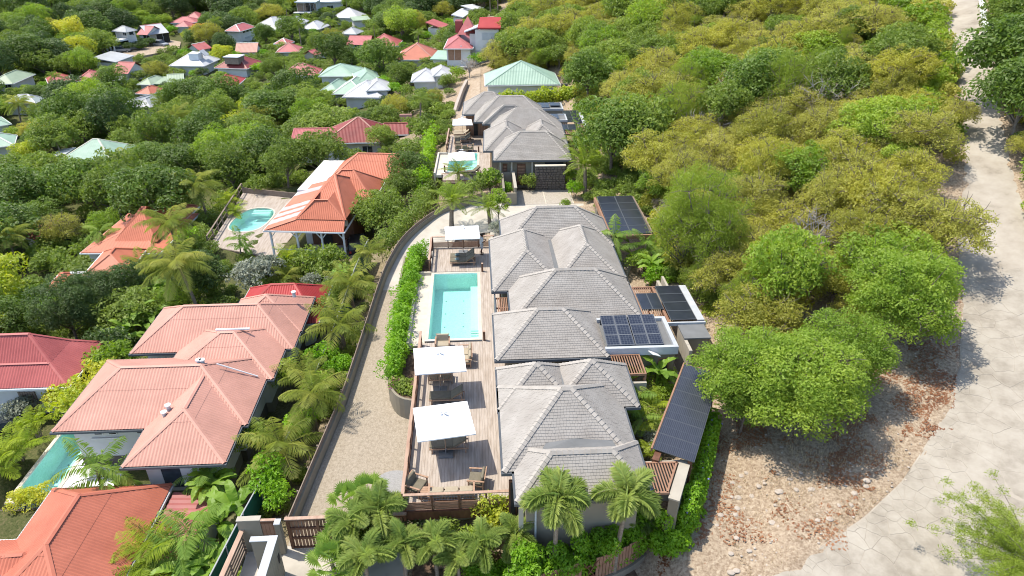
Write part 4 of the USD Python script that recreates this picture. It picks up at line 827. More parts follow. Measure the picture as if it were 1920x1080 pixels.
# ---------------------------------------------------------------- sheet-metal roofs
def sheets(T, parent, poly, mat, w=.92, pitch=.18, h=.028, row=2.4, name='roof_sheet', world=True, lift=0.0):
    """Corrugated sheets, each its own piece, laid from the eave up and lapped."""
    o, u, v, n = frame(poly); P = np.asarray(poly, float)-o; Q = [(p @ u, p @ v) for p in P]; lo, hi = min(q[0] for q in Q), max(q[0] for q in Q); top = max(q[1] for q in Q)
    a = lo
    while a < hi-.02:
        b = min(a+w, hi); col = clip(clip(Q, 0, a, True), 0, b, False); r0 = 0.0
        while r0 < top-.02 and len(col) > 2:
            r1 = min(r0+row, top); c = clip(clip(col, 1, r0, True), 1, r1, False); base = lift + .012*(r1 < top)*0 + .01
            if len(c) > 2:
                mb = MB(); k = math.floor(a/(pitch/2)); x = a
                while x < b-1e-6:
                    xe = min((k+1)*pitch/2, b); s = clip(clip(c, 0, x, True), 0, xe, False) if xe > x+1e-6 else []
                    if len(s) > 2:
                        hh = lambda q: base + h*(abs(((q[0]/pitch) % 1.0)-.5)*2) + .012*(1-(q[1]-r0)/max(r1-r0, .01))
                        mb.poly([o + u*q[0] + v*q[1] + n*hh(q) for q in s])
                    x = xe; k += 1
                T.part(name, mb, M[mat], parent=parent, world=world)
            r0 = r1
        a = b
def ridge_strip(mb, a, b, w=.13, z=.045):
    a, b = np.asarray(a, float), np.asarray(b, float); e = unit(b-a); s = unit(np.cross(e, (0, 0, 1.0)))
    up = np.array([0, 0, 1.0]); d = .55
    V = []
    for p in (a, b): V += [p + up*(z+.03), p + s*w + up*(z+.03-w*d*.75), p - s*w + up*(z+.03-w*d*.75)]
    mb.add(V, [(0, 1, 4, 3), (2, 0, 3, 5)]); return mb
def sheet_hip(T, rect, R, z, mat, faces=(0, 1, 2, 3), capm=None, gut='frbl', gm='galv', label=None, far=False, world=True, **k):
    x0, x1, y0, y1 = rect; F = hip_faces(x0, x1, y0, y1, z, R); u = MB()
    for f in F: u.poly(f)
    u.poly([(x0, y0, z-.12), (x0, y1, z-.12), (x1, y1, z-.12), (x1, y0, z-.12)])
    rp = T.part('hip_roof', u, M[mat], world=world, label=label)
    for j in faces:
        if not far: sheets(T, rp, F[j], mat, world=world, **k)
    L, rd = hip_lines(F, R)
    for a, b, i, j in L: T.part('hip_cap', ridge_strip(MB(), a, b), M[capm or mat], parent=rp, world=world)
    if rd: T.part('ridge_cap', ridge_strip(MB(), rd[0], rd[1]), M[capm or mat], parent=rp, world=world)
    for c in gut:
        q = {'f': (x0-.1, x1+.1, y0-.1, y0-.003), 'b': (x0-.1, x1+.1, y1+.003, y1+.1), 'l': (x0-.1, x0-.003, y0, y1), 'r': (x1+.003, x1+.1, y0, y1)}[c]
        T.part('gutter', MB().box(*q, z-.15, z-.02), M[gm], parent=rp, world=world)
    return rp
def boards_wall(T, x0, x1, y0, y1, z0, z1, m='white_wall', pitch=.22, sides='fr', world=True):
    """A boarded house wall: a core with proud horizontal boards on the sides in view."""
    p = T.part('wall', MB().box(x0, x1, y0, y1, z0, z1), M[m], world=world)
    b = MB(); n = int((z1-z0)/pitch)
    for k in range(n):
        za, zb = z0+k*pitch, z0+(k+1)*pitch-.012
        if 'f' in sides: b.add([(x0, y0-.028, za), (x1, y0-.028, za), (x1, y0-.003, za), (x0, y0-.003, za), (x0, y0-.012, zb), (x1, y0-.012, zb), (x1, y0-.003, zb), (x0, y0-.003, zb)], BOXF)
        if 'r' in sides: b.add([(x1+.003, y0, za), (x1+.028, y0, za), (x1+.028, y1, za), (x1+.003, y1, za), (x1+.003, y0, zb), (x1+.012, y0, zb), (x1+.012, y1, zb), (x1+.003, y1, zb)], BOXF)
    T.part('boards', b, M[m], parent=p, kind='stuff', world=world)
    return p

PK = Thing('pink_house', 'large white house with four joined pale pink corrugated roofs beside the drive', 'house', (-18, 36, -4.7))
sheet_hip(PK, (-24.3, -13.5, 30.85, 37.75), [(-21.5, 34.3, .35), (-16.8, 34.3, .35)], -1.5, 'pink', gm='trim')
sheet_hip(PK, (-19.15, -13.8, 27.8, 34.2), [(-16.55, 30.6, .02), (-16.55, 34.1, .02)], -1.5, 'pink', gm='trim')
sheet_hip(PK, (-20.1, -13.1, 35.13, 41.4), [(-17.0, 38.3, .05), (-16.1, 38.3, .05)], -1.5, 'pink', gm='trim')
sheet_hip(PK, (-23.2, -12.55, 38.45, 44.3), [(-20.4, 41.4, .32), (-15.35, 41.4, .32)], -1.5, 'pink', gm='trim')
sheet_hip(PK, (-17.9, -12.5, 40.5, 45.3), [(-15.2, 42.95, .15), (-15.2, 43.0, .15)], -1.5, 'pink', gm='trim')
for q in ((-19.0, -14.6, 35.6, 35.68, -.95, -.86), (-17.4, -15.2, 38.6, 38.75, -.0, .08)): PK.part('flashing', MB().box(*q), M['white'], world=True)
PK.part('flashing', MB().bar((-16.0, 34.55, .22), (-13.9, 35.0, -1.15), .07, .05), M['white'], world=True)
for a, b, zz in ((316, 765, -.55), (308.5, 778, -.75), (373, 680, .3), (380, 680, .3), (551, 552, -.2)):
    p = at(a, b, zz); v = PK.part('roof_vent', MB().cyl((p[0], p[1], zz-.2), .12, .38, 10), M['galv'], world=True); PK.part('vent_cap', MB().cyl((p[0], p[1], zz+.18), .18, .06, 10), M['white'], parent=v, world=True)
for q in ((-23.65, -14.2, 31.5, 37), (-18.4, -14.5, 28.5, 31.4), (-19.4, -13.8, 36, 40.5), (-22.5, -13.3, 39.1, 43.7), (-17.2, -13.2, 43.7, 45.6)):
    boards_wall(PK, *q, -4.0, -1.62)
for q in ((-23.7, -14.15, 31.45, 37), (-18.45, -14.45, 28.45, 31.4), (-19.4, -13.75, 36, 40.5), (-22.5, -13.25, 39.05, 43.7)): PK.part('stone_base', MB().box(*q, -4.9, -4.003), M['drystone'] if q[0] < -20 else M['taupe'], world=True)
for x in (-22.5, -21.7, -20.1): 
    f = PK.part('vent_shutter', MB().box(x, x+.5, 31.44, 31.475, -2.35, -2.2), M['white'], world=True); PK.part('slot', MB().box(x+.05, x+.45, 31.425, 31.44, -2.31, -2.25), M['dark'], parent=f, world=True)
PK.part('shelf', MB().box(-22.7, -20.9, 31.36, 31.47, -2.62, -2.55), M['white'], world=True)
f = PK.part('window', MB().box(-17.6, -16.6, 28.44, 28.47, -3.7, -2.2), M['glass_dark'], world=True); PK.part('frame', MB().box(-16.55, -15.9, 28.40, 28.47, -3.9, -2.1).box(-15.6, -15.5, 28.40, 28.47, -3.9, -2.1), M['white'], parent=f, world=True)
for y in (32.6, 36.2, 40): PK.part('downpipe', MB().tube([(-13.95, y, -1.65), (-13.95, y, -4.7)], .05, 6), M['trim'] if y < 40 else M['white'], world=True)
f = PK.part('window', MB().box(-13.3, -13.26, 41.2, 42.2, -3.4, -2.2), M['glass_dark'], world=True)
pool('lap_pool', 'narrow turquoise lap pool beside the pale pink-roofed house', -26.55, -24.45, 28.9, 36.0, False, (0, 0, -4.68), 0, 1.5, 'water2')
tr = Thing('pool_terrace', 'white terrace strip between the lap pool and the white house', 'terrace', (-23.5, 31, -4.7), kind='structure')
tr.part('paving', MB().box(-24.2, -21.2, 28.4, 31.4, -4.95, -4.69), M['white'], world=True); tr.part('paving', MB().box(-24.2, -23.75, 31.4, 36.4, -4.95, -4.69), M['white'], world=True)
tr.part('wall', MB().box(-27.0, -22.5, 28.05, 28.4, -6.8, -4.85), M['drystone'], world=True)
AX = Thing('red_annex', 'bright red corrugated annexe roof behind the pale pink house', 'house', (-14.4, 45.5, -5))
sheet_hip(AX, (-18.3, -11.95, 43.0, 48.6), [(-15.9, 46.3, -.85), (-14.1, 46.3, -.85)], -2.4, 'brightred', faces=(0, 1, 3)); wall(AX, -17.8, -12.4, 43.5, 48.2, -5, -2.5, 'white_wall')
AX.part('roof_box', MB().obox((-12.9, 45.6, -1.85), (.5, .35, .16), .2, .5), M['white'], world=True)
for y in (43.8, 44.6): AX.part('frame', MB().box(-12.4, -12.32, y, y+.6, -4.4, -2.9), M['dark'], world=True)
SH = Thing('coral_house', 'house with broad coral-red corrugated roof in the lower corner', 'house', (-20, 23.5, -5.2))
sheet_hip(SH, (-23.2, -16.95, 17.5, 27.95), [(-20.06, 22.4, -1.0), (-20.06, 25.4, -1.0)], -3.0, 'coral', gm='galv', pitch=.16)
sheet_hip(SH, (-25.9, -21.4, 20.6, 24.6), [(-23.6, 22.6, -1.9), (-21.4, 22.6, -1.75)], -3.05, 'coral', faces=(0, 2, 3), gm='white', pitch=.16)
wall(SH, -22.6, -17.5, 18.2, 27.4, -6.5, -3.1, 'white_wall'); SH.part('gable_boards', MB().box(-25.3, -22.6, 21.0, 24.2, -6.5, -3.15), M['white_wall'], world=True)
lt = SH.part('lean_to_roof', MB().add([(-16.8, 23.2, -3.25), (-14.55, 23.0, -3.35), (-14.4, 27.3, -3.35), (-16.8, 27.6, -3.25), (-16.8, 23.2, -3.3), (-14.55, 23.0, -3.4), (-14.4, 27.3, -3.4), (-16.8, 27.6, -3.3)][4:] + [(-16.8, 23.2, -3.25), (-14.55, 23.0, -3.35), (-14.4, 27.3, -3.35), (-16.8, 27.6, -3.25)], BOXF), M['maroonflat'], world=True)
sheets(SH, lt, [(-14.48, 23.0, -3.34), (-14.4, 27.3, -3.34), (-16.8, 27.6, -3.24), (-16.8, 23.2, -3.24)], 'maroonflat', pitch=.36)
SH.part('lean_to_wall', MB().box(-14.62, -14.5, 23.0, 27.3, -5.6, -3.45), M['white_wall'], world=True)
TH = Thing('red_bellcast_house', 'long house with faded red two-pitch roof and white boarded wall', 'house', (-33, 40, -6.2))
xr, xl, ya, yb = -27.45, -41.0, 37.75, 43.0; A_, B_, C_, D_ = (xl, ya, -3.5), (xr, ya, -3.5), (xr, yb, -3.5), (xl, yb, -3.5); a_, b_, c_, d_ = (xl, 39.05, -2.45), (-28.95, 39.05, -2.45), (-28.95, 41.8, -2.45), (xl, 41.8, -2.45); r1, r2 = (-30.55, 40.4, -.95), (xl, 40.4, -.95)
skr = [[A_, B_, b_, a_], [B_, C_, c_, b_], [C_, D_, d_, c_]]; upr = [[a_, b_, r1, r2], [b_, c_, r1], [c_, d_, r2, r1]]
u = MB(); [u.poly(f) for f in skr+upr]; u.poly([A_, D_, C_, B_]); rp = TH.part('two_pitch_roof', u, M['red'], world=True)
for f in skr+upr: sheets(TH, rp, f, 'red')
for p, q in ((B_, b_), (C_, c_), (b_, r1), (c_, r1), (r2, r1), (b_, a_)): TH.part('ridge_cap', ridge_strip(MB(), p, q), M['red'], parent=rp, world=True)
TH.part('gutter', MB().box(xl, xr+.1, ya-.1, ya, -3.65, -3.52), M['white'], parent=rp, world=True); TH.part('gutter', MB().box(xr, xr+.1, ya, yb, -3.65, -3.52), M['white'], parent=rp, world=True)
boards_wall(TH, xl, -28.1, 38.4, 42.5, -6.3, -3.6)
sd = TH.part('door', MB().box(-31.3, -30.2, 38.33, 38.37, -6.2, -4.3), M['oldwood'], world=True)
for k in range(7): TH.part('plank', MB().box(-31.3+k*.16, -31.17+k*.16, 38.30, 38.33, -6.2, -4.25-.02*(k % 2)), M['oldwood'], parent=sd, world=True)
TH.part('window', MB().box(-28.9, -28.3, 38.34, 38.37, -4.6, -4.1), M['dark'], world=True); TH.part('window', MB().box(-28.09, -28.05, 39.5, 40.6, -5, -4), M['glass_dark'], world=True)

# the orange house with its veranda, deck and pool, turned slightly
OA = -math.radians(6.5); OC = np.array([-16.0, 64.0, 0]); oc, os_ = math.cos(OA), math.sin(OA)
OH = Thing('orange_house', 'orange corrugated hip-roof house with white-posted veranda and striped side awning', 'house', tuple(OC), OA)
def LO(a, b, z): p = at(a, b, z) - OC; return np.array([oc*p[0] + os_*p[1], -os_*p[0] + oc*p[1], z])
def orf(poly, mat='orange', cap=None, sh=True):
    u = MB(); u.poly(poly); rp = OH.part('roof_slope', u, M[mat])
    if sh: sheets(OH, rp, poly, mat, world=False)
    return rp
e1, e2, e3, e5 = LO(490, 437, -1.9), LO(650, 430, -1.9), LO(703, 343, -1.9), LO(533, 346, -1.9); e3[0] = e2[0] = (e2[0]+e3[0])/2; e1[1] = e2[1] = (e1[1]+e2[1])/2
k1, k2 = LO(552, 414, -1.15), LO(641, 411, -1.15); k1[1] = k2[1] = (k1[1]+k2[1])/2; k2[0] = e2[0]-.05
ap = LO(627.8, 326.7, 1.3); k4 = np.array([k1[0], ap[1]+4.6, -1.15]); 
orf([e1, e2, k2, k1]); 
# side awning in stripes of translucent and orange sheet
e6 = np.array([e1[0], k4[1], -1.9]); L_ = k4[1]-k1[1]
cuts = [0, .09, .20, .24, .33, .38, .48, .75, .87, 1.0]; mats = ['orange', 'translucent', 'orange', 'translucent', 'orange', 'translucent', 'orange', 'translucent', 'orange']
for i, m_ in enumerate(mats):
    lerp = lambda t: (e1 + (e6-e1)*t, k1 + (k4-k1)*t); (pa, qa), (pb, qb) = lerp(cuts[i]), lerp(cuts[i+1]); orf([pb, pa, qa, qb], m_)
# main pyramid and the small front hip
K3 = np.array([k2[0], k4[1], -1.15])
for f in ([k1, k2, ap], [k2, K3, ap], [K3, k4, ap], [k4, k1, ap]): orf([f[0]+(0, 0, .02), f[1]+(0, 0, .02), f[2]])
w1, w2_ = LO(589, 374.5, .35), LO(615.5, 374.5, .35); wb1, wb2 = w1 + (0, 4, 0), w2_ + (0, 4, 0)
for f in ([k1+(0, -.03, .05), k2+(0, -.03, .05), w2_, w1], [k2+(-.02, 0, .05), k2+(-.02, 5, .05), wb2, w2_], [k1+(.02, 5, .05), k1+(.02, 0, .05), w1, wb1]): orf(f)
for p, q in ((k1, ap), (k2, ap), (K3, ap), (k1, w1), (k2, w2_), (w1, w2_), (e1, k1)): OH.part('ridge_cap', ridge_strip(MB(), p, q), M['orange'])
OH.part('gutter', MB().bar(e1+(-.05, -.05, -.08), e2+(.05, -.05, -.08), .1, .12), M['white']); OH.part('gutter', MB().bar(e2+(.05, -.05, -.08), K3+(.05, 0, -.75), .1, .12), M['white']); OH.part('gutter', MB().bar(e1+(-.05, 0, -.06), e6+(-.05, 0, -.06), .08, .1), M['white'])
# rear wings
r1_, r2_ = LO(640, 318, .95), LO(662, 318, .95); y0 = K3[1]-2.2
o_ = OH.o; OH.o = np.zeros(3)
sheet_hip(OH, (r1_[0]-2.6, r2_[0]+2.4, r1_[1]-2.6, r1_[1]+3.2), [tuple(r1_), tuple(r2_)], -1.3, 'orange', gut='rl', gm='white')
r1_, r2_ = LO(671, 287, .6), LO(747, 284, .6)
sheet_hip(OH, (r1_[0]-2.6, r2_[0]+2.2, r1_[1]-2.8, r1_[1]+2.6), [tuple(r1_), (r2_[0], r1_[1], .6)], -1.4, 'orange', gut='frl', gm='white')
OH.o = o_
# veranda: floor, posts with braces, rail, back wall
fl = -5.0; vy0 = e1[1]+.35; vx0, vx1 = e1[0]+.4, e2[0]-.2
OH.part('veranda_floor', MB().box(vx0+2.6, vx1+.1, vy0-.1, vy0+3.2, -5.6, fl), M['concrete']); OH.part('veranda_edge', MB().box(vx0+2.6, vx1+.15, vy0-.22, vy0-.1, -5.5, fl+.02), M['white'])
OH.part('white_step', MB().box(vx0+.2, vx0+2.5, vy0-.2, vy0+.3, -6.2, fl-.02), M['white'])
for t in (0, .36, .70, 1.0):
    x = vx0 + (vx1-vx0)*t; pp = OH.part('veranda_post', MB().box(x-.08, x+.08, vy0-.08, vy0+.08, fl, -1.95), M['white'])
    for sg in ((1,) if t == 0 else (-1,) if t == 1 else (-1, 1)): OH.part('brace', MB().bar((x+.06*sg, vy0, -2.75), (x+.62*sg, vy0, -2.05), .08), M['white'], parent=pp)
OH.part('veranda_rail', MB().bar((vx0, vy0, -4.0), (vx0+(vx1-vx0)*.7, vy0, -4.0), .08), M['white'])
OH.part('back_wall', MB().box(vx0+2.7, vx1, vy0+3.2, ap[1]+4, -5.4, -1.6), M['redwood']); OH.part('side_wall', MB().box(vx0+1.9, vx0+2.7, vy0+3.6, ap[1]+4, -5.4, -1.7), M['white_wall'])
for x in (.45, .62, .82): OH.part('wall_panel', MB().box(vx0+(vx1-vx0)*x, vx0+(vx1-vx0)*x+.8, vy0+3.14, vy0+3.2, -2.9, -2.3), M['white'])
OH.part('shutter_door', MB().box(vx0+(vx1-vx0)*.55, vx0+(vx1-vx0)*.55+.9, vy0+3.13, vy0+3.2, fl, -3.9), M['dark'])
OH.part('rear_wall', MB().box(e3[0]-7.5, e3[0]-.5, ap[1]+3, LO(671, 287, 0)[1]+2, -5.4, -1.6), M['white_wall'])
pot = Thing('terracotta_pot', 'tall terracotta pot at the end of the orange house veranda', 'pot', tuple(at(649, 462, -5.0)))
pot.part('body', MB().cyl((0, 0, 0), .17, .75, 12, .24), M['salmon']); pot.part('rim', MB().cyl((0, 0, .75), .27, .07, 12), M['salmon']); pot.part('soil', MB().cyl((0, 0, .815), .2, .01, 10), M['soil'])
# its timber pool deck with oval pool
dq = [LO(392, 462, -5.05)[:2], LO(515, 484, -5.05)[:2], LO(566, 420, -5.05)[:2], LO(560, 372, -5.05)[:2], LO(456, 361, -5.05)[:2]]
DK = Thing('pool_deck', 'weathered timber deck with oval pool left of the orange house', 'deck', tuple(OC), OA, kind='structure')
cpool = (LO(441, 420, -5.05) + LO(503, 403, -5.05))/2; th = np.linspace(0, 2*math.pi, 41)[:-1]
ov = np.c_[cpool[0] + 1.9*np.sign(np.cos(th))*np.abs(np.cos(th))**.75, cpool[1] + 3.1*np.sign(np.sin(th))*np.abs(np.sin(th))**.75]
dpoly = Polygon(dq).difference(Polygon(ov).buffer(.1)); db = MB(); xa = min(q[0] for q in dq); _r = np.random.default_rng(4)
while xa < max(q[0] for q in dq):
    for gmt in getattr(dpoly.intersection(shapely.box(xa, -50, xa+.14, 50)), 'geoms', [dpoly.intersection(shapely.box(xa, -50, xa+.14, 50))]):
        if isinstance(gmt, Polygon) and gmt.area > .02: db.prism(gmt, -5.10, -5.05)
    xa += .15
DK.part('boards', db, M['deck'], kind='stuff'); DK.part('skirt', MB().bar((*dq[0], -5.5), (*dq[1], -5.5), .12, .9), M['oldwood']); DK.part('skirt', MB().bar((*dq[4], -4.8), (*dq[3], -4.8), .14, .75), M['oldwood'])
OP = Thing('oval_pool', 'oval turquoise pool in the timber deck of the orange house', 'pool', tuple(OC), OA)
n_ = len(ov); v = np.vstack([np.c_[ov, np.full(n_, -5.06)], np.c_[ov, np.full(n_, -6.2)], [[cpool[0], cpool[1], -6.2]]])
OP.part('basin', (v, [t for a in range(n_) for t in ((a, (a+1) % n_, (a+1) % n_+n_), (a, (a+1) % n_+n_, a+n_), (2*n_, a+n_, (a+1) % n_+n_))]), M['pooltile'])
OP.part('water', MB().poly(np.c_[ov, np.full(n_, -5.14)]), M['water']); ov2 = np.array(Polygon(ov).buffer(.16).exterior.coords)[:-1]
OP.part('coping', MB().prism(Polygon(ov).buffer(.16).difference(Polygon(ov).buffer(-.004)), -5.12, -5.03), M['stone'])
for k in range(3): OP.part('step', MB().box(cpool[0]-.9, cpool[0]+1.1, cpool[1]+2.0+k*.32, cpool[1]+2.0+k*.32+.25, -5.5, -5.3+.05*k), M['poolstep'])
def Wo(x, y): return np.array([OC[0] + oc*x - os_*y, OC[1] + os_*x + oc*y])
fr_ = Thing('deck_railing', 'grey weathered rope-railed fence along the outer edge of the oval pool deck', 'railing', (*Wo(*dq[0]), -5.05))
for k in range(9):
    t = k/8; p = Wo(*(np.array(dq[0])*(1-t) + np.array(dq[4])*t)); fr_.part('post', MB().box(p[0]-.06, p[0]+.06, p[1]-.06, p[1]+.06, -5.05, -3.9), M['oldwood'], world=True)
    if k < 8:
        q = Wo(*(np.array(dq[0])*(1-t-.125) + np.array(dq[4])*(t+.125))); fr_.part('top_rail', MB().bar((*p, -3.92), (*q, -3.92), .14, .05), M['oldwood'], world=True); fr_.part('lower_rail', MB().bar((*p, -4.5), (*q, -4.5), .04, .06), M['oldwood'], world=True)
ap_ = Thing('courtyard', 'pale concrete yard in front of the orange house veranda', 'yard', (-14, 57, -5.2), kind='structure')
yq = [on_ground(575, 512), on_ground(668, 506), on_ground(700, 476), on_ground(655, 477), on_ground(562, 484)]
ap_.part('slab', MB().prism(Polygon([(-17.2, 55.8), (-11.6, 55.2), (-9.9, 58.6), (-10.6, 61.5), (-12.2, 61.0), (-12.2, 59.3), (-17.2, 59.2)]), -5.4, -5.02), M['concrete'], world=True)

# the dark red house behind it
DR = Thing('dark_red_house', 'low white house with broad dark red hip roof and open corner veranda', 'house', (-15.5, 88, -5))
sheet_hip(DR, (-19.6, -11.3, 85.75, 92.6), [(-15.35, 89.0, .15), (-15.0, 89.0, .15)], -2.2, 'deepred', capm='salmon', gm='white')
sheet_hip(DR, (-24.0, -18.4, 88.5, 92.2), [(-23.9, 90.4, -1.6), (-18.4, 90.4, -1.6)], -2.5, 'rose', faces=(0,), gm='trim')
sheet_hip(DR, (-12.2, -9.0, 89.6, 92.6), [(-12.2, 91.2, -1.3), (-9.1, 91.2, -1.3)], -2.4, 'deepred', faces=(0, 1), gm='white')
wall(DR, -19.0, -11.9, 86.4, 92, -5.2, -2.35, 'white_wall'); wall(DR, -9.4, -9.2, 89.9, 92.4, -5.2, -2.6, 'salmon')
for x0 in (-18.4, -14.6): 
    f = DR.part('window', MB().box(x0, x0+1.2, 86.34, 86.4, -4.3, -2.9), M['glass_dark'], world=True); DR.part('mullion', MB().box(x0+.57, x0+.63, 86.32, 86.34, -4.3, -2.9), M['white'], parent=f, world=True)
DR.part('mid_post', MB().box(-17.0, -16.85, 86.3, 86.4, -5, -2.35), M['white'], world=True)
for x in (-23.8, -22.9, -21.2): DR.part('veranda_post', MB().box(x, x+.16, 88.7, 88.86, -5.2, -2.6), M['white'], world=True)
DR.part('veranda_floor', MB().box(-25.0, -19.0, 88.2, 92, -5.6, -5.15), M['creamroof'], world=True); DR.part('veranda_rail', MB().box(-23.7, -21.2, 88.74, 88.82, -4.4, -4.3), M['white'], world=True); DR.part('back_wall', MB().box(-23.5, -19, 91.5, 91.7, -5.2, -2.6), M['dark'], world=True)
GB = Thing('salmon_gable', 'tall salmon-coloured blank gable wall beside the dark red house', 'wall', (-9.6, 95.2, -4)); GB.part('wall', MB().box(-10.5, -8.8, 95.0, 95.3, -4.5, -1.2), M['salmon'], world=True); GB.part('buttress', MB().add([(-9.3, 94.9, -4.5), (-8.4, 92.5, -4.5), (-8.2, 92.5, -4.5), (-9.0, 94.9, -4.5), (-9.3, 94.9, -2.6), (-8.4, 92.5, -3.7), (-8.2, 92.5, -3.7), (-9.0, 94.9, -2.6)], BOXF), M['salmon'], world=True)
MN = Thing('mint_house', 'square white house with large mint green pyramid roof beyond the upper villa', 'house', (6.7, 99.6, -.4))
sheet_hip(MN, (1.5, 11.9, 96.05, 103.2), [(6.65, 99.6, 4.95)]*2, 2.4, 'mint', gm='white', pitch=.22)
boards_wall(MN, 1.95, 11.45, 96.5, 102.8, -.6, 2.25, sides='f'); MN.part('window', MB().box(9.6, 10.8, 96.44, 96.47, 1.3, 1.9), M['galv'], world=True)
MN.part('side_wall', MB().box(12.2, 13.1, 97, 97.3, -.4, 2.2), M['trim'], world=True)
lane = Thing('lane', 'sandy lane running up beside the mint roofed house', 'lane', kind='structure')
lane.part('surface', strip(MB(), [(-2.6, 88), (-2.4, 96), (-1.5, 106), (-.8, 122)], [(1.2, 88), (.9, 96), (.9, 106), (1.2, 122)], 5, Z, .12), M['crackfill'])
single('lane_wall', 'low rough stone wall along the sandy lane', 'wall', ribbon(MB(), np.array([(-2.9, 92), (-2.6, 97), (-1.9, 106), (-1.2, 112)]), .4, -3.5, -.3), M['pale_stone'])
# ---------------------------------------------------------------- the houses of the valley
FAR, FARLAB = [], []      # footprints, to keep trees out
def fh(name, label, pL, pR, pB, mat, rise=2.2, wallh=2.9, kind='hip', wins=(), wallm='white_wall', capm=None, over=.45, group=None, base=True, cat='house', zoff=0.0, ridge_t=None):
    """House from the pixels of its front eave ends; pB: depth in metres, or the pixel of the far right eave corner."""
    wallh *= .82
    L = on_ground(*pL, wallh+zoff); R = on_ground(*pR, wallh+zoff); zg = min((L[2]+R[2])/2, max(L[2], R[2])) + zoff; ze = zg + wallh
    L, R = at(*pL, ze), at(*pR, ze); d = (R-L)[:2]; w = float(np.linalg.norm(d)); rz = math.atan2(d[1], d[0]); uy = np.array([-math.sin(rz), math.cos(rz)])
    dp = pB if np.isscalar(pB) else abs(float((at(*pB, ze)-R)[:2] @ uy))
    dp = max(dp, 2.5); rise = min(rise, .30*min(w, dp)) if kind == 'hip' else rise if kind == 'shed' else min(rise, .26*(w if kind == 'gable_front' else dp)); T = Thing(name, label, cat, (L[0], L[1], zg), rz, group=group); h = wallh
    FARLAB.append(label); FAR.append(Polygon([L[:2], R[:2], R[:2]+uy*dp, L[:2]+uy*dp]).buffer(.4))
    if kind == 'hip':
        m = min(w, dp)/2; Rg = [(m, dp/2, h+rise), (w-m, dp/2, h+rise)] if w >= dp else [(w/2, m, h+rise), (w/2, dp-m, h+rise)]
        if abs(w-dp) < .3: Rg = [(w/2, dp/2, h+rise)]*2
        sheet_hip(T, (0, w, 0, dp), Rg, h, mat, far=w*1280/np.linalg.norm(L-_C) < 70, capm=capm or mat, gut='frl', gm='white', world=False, w=1.1, pitch=.3, row=9)
    elif kind == 'gable':   # ridge along the front
        for f in ([(0, 0, h), (w, 0, h), (w, dp/2, h+rise), (0, dp/2, h+rise)], [(w, dp, h), (0, dp, h), (0, dp/2, h+rise), (w, dp/2, h+rise)]):
            rp = T.part('roof_slope', MB().poly(f), M[mat]); sheets(T, rp, f, mat, world=False, w=1.1, pitch=.3, row=9)
        for x in (.35, w-.35): T.part('gable_end', MB().add([(x, .4, h-.2), (x, dp-.4, h-.2), (x, dp/2, h+rise-.15)], [(0, 1, 2)]), M[wallm])
        T.part('ridge_cap', ridge_strip(MB(), (0, dp/2, h+rise), (w, dp/2, h+rise)), M[capm or mat])
    elif kind == 'gable_front':   # ridge runs back
        for f in ([(0, dp, h), (0, 0, h), (w/2, 0, h+rise), (w/2, dp, h+rise)], [(w, 0, h), (w, dp, h), (w/2, dp, h+rise), (w/2, 0, h+rise)]):
            rp = T.part('roof_slope', MB().poly(f), M[mat]); sheets(T, rp, f, mat, world=False, w=1.1, pitch=.3, row=9)
        T.part('gable_end', MB().add([(.3, .35, h-.2), (w-.3, .35, h-.2), (w/2, .35, h+rise-.2)], [(0, 1, 2)]), M[wallm]); T.part('ridge_cap', ridge_strip(MB(), (w/2, 0, h+rise), (w/2, dp, h+rise)), M[capm or mat])
    elif kind == 'shed':
        f = [(0, 0, h), (w, 0, h), (w, dp, h+rise), (0, dp, h+rise)]; rp = T.part('roof_slope', MB().add([(x, y, z-.15) for x, y, z in f]+f, BOXF), M[mat]); sheets(T, rp, f, mat, world=False, w=1.1, pitch=.3, row=9)
    elif kind == 'flat':
        T.part('flat_roof', MB().box(0, w, 0, dp, h, h+.22), M[mat]); T.part('parapet', MB().box(-.02, w+.02, -.04, .1, h-.05, h+.35), M['white'])
    if base:
        o = over; T.part('wall', MB().box(o, w-o, o, dp-o, -2.5, h-.15), M[wallm])
    for (side, t, ww, z0, hh, m) in wins:
        if side == 'f': x = over + (w-2*over)*t; f = T.part('window', MB().box(x, x+ww, over-.05, over-.005, z0, z0+hh), M[m]); T.part('frame', MB().box(x-.07, x+ww+.07, over-.03, over-.006, z0-.07, z0).box(x-.07, x+ww+.07, over-.03, over-.006, z0+hh, z0+hh+.07).box(x+ww/2-.03, x+ww/2+.03, over-.07, over-.05, z0, z0+hh), M['white'], parent=f)
        else: y = over + (dp-2*over)*t; f = T.part('window', MB().box(w-over+.005, w-over+.05, y, y+ww, z0, z0+hh), M[m]); T.part('frame', MB().box(w-over+.006, w-over+.03, y-.07, y+ww+.07, z0-.07, z0).box(w-over+.006, w-over+.03, y-.07, y+ww+.07, z0+hh, z0+hh+.07), M['white'], parent=f)
    T.w, T.dp, T.h = w, dp, h
    return T
gd = 'glass_dark'
H = fh('green_roof_house', 'white house with broad pale green hip roof among dark trees at left', (114, 298), (208, 300), (262, 273), 'mint', 2.5, 2.7, wins=(('f', .18, .7, .5, 1.6, gd), ('f', .48, .8, 1.0, 1.0, gd)), capm='creamroof')
H.part('lean_to', MB().add([(-2.4, .8, 2.1), (-.1, .8, 2.4), (-.1, 4, 2.6), (-2.4, 4, 2.3), (-2.4, .8, 2.2), (-.1, .8, 2.5), (-.1, 4, 2.7), (-2.4, 4, 2.4)], BOXF), M['whiteroof']); H.part('tarp', MB().box(-2.3, -.2, 1.2, 1.3, .3, 2.0), M['blue'])
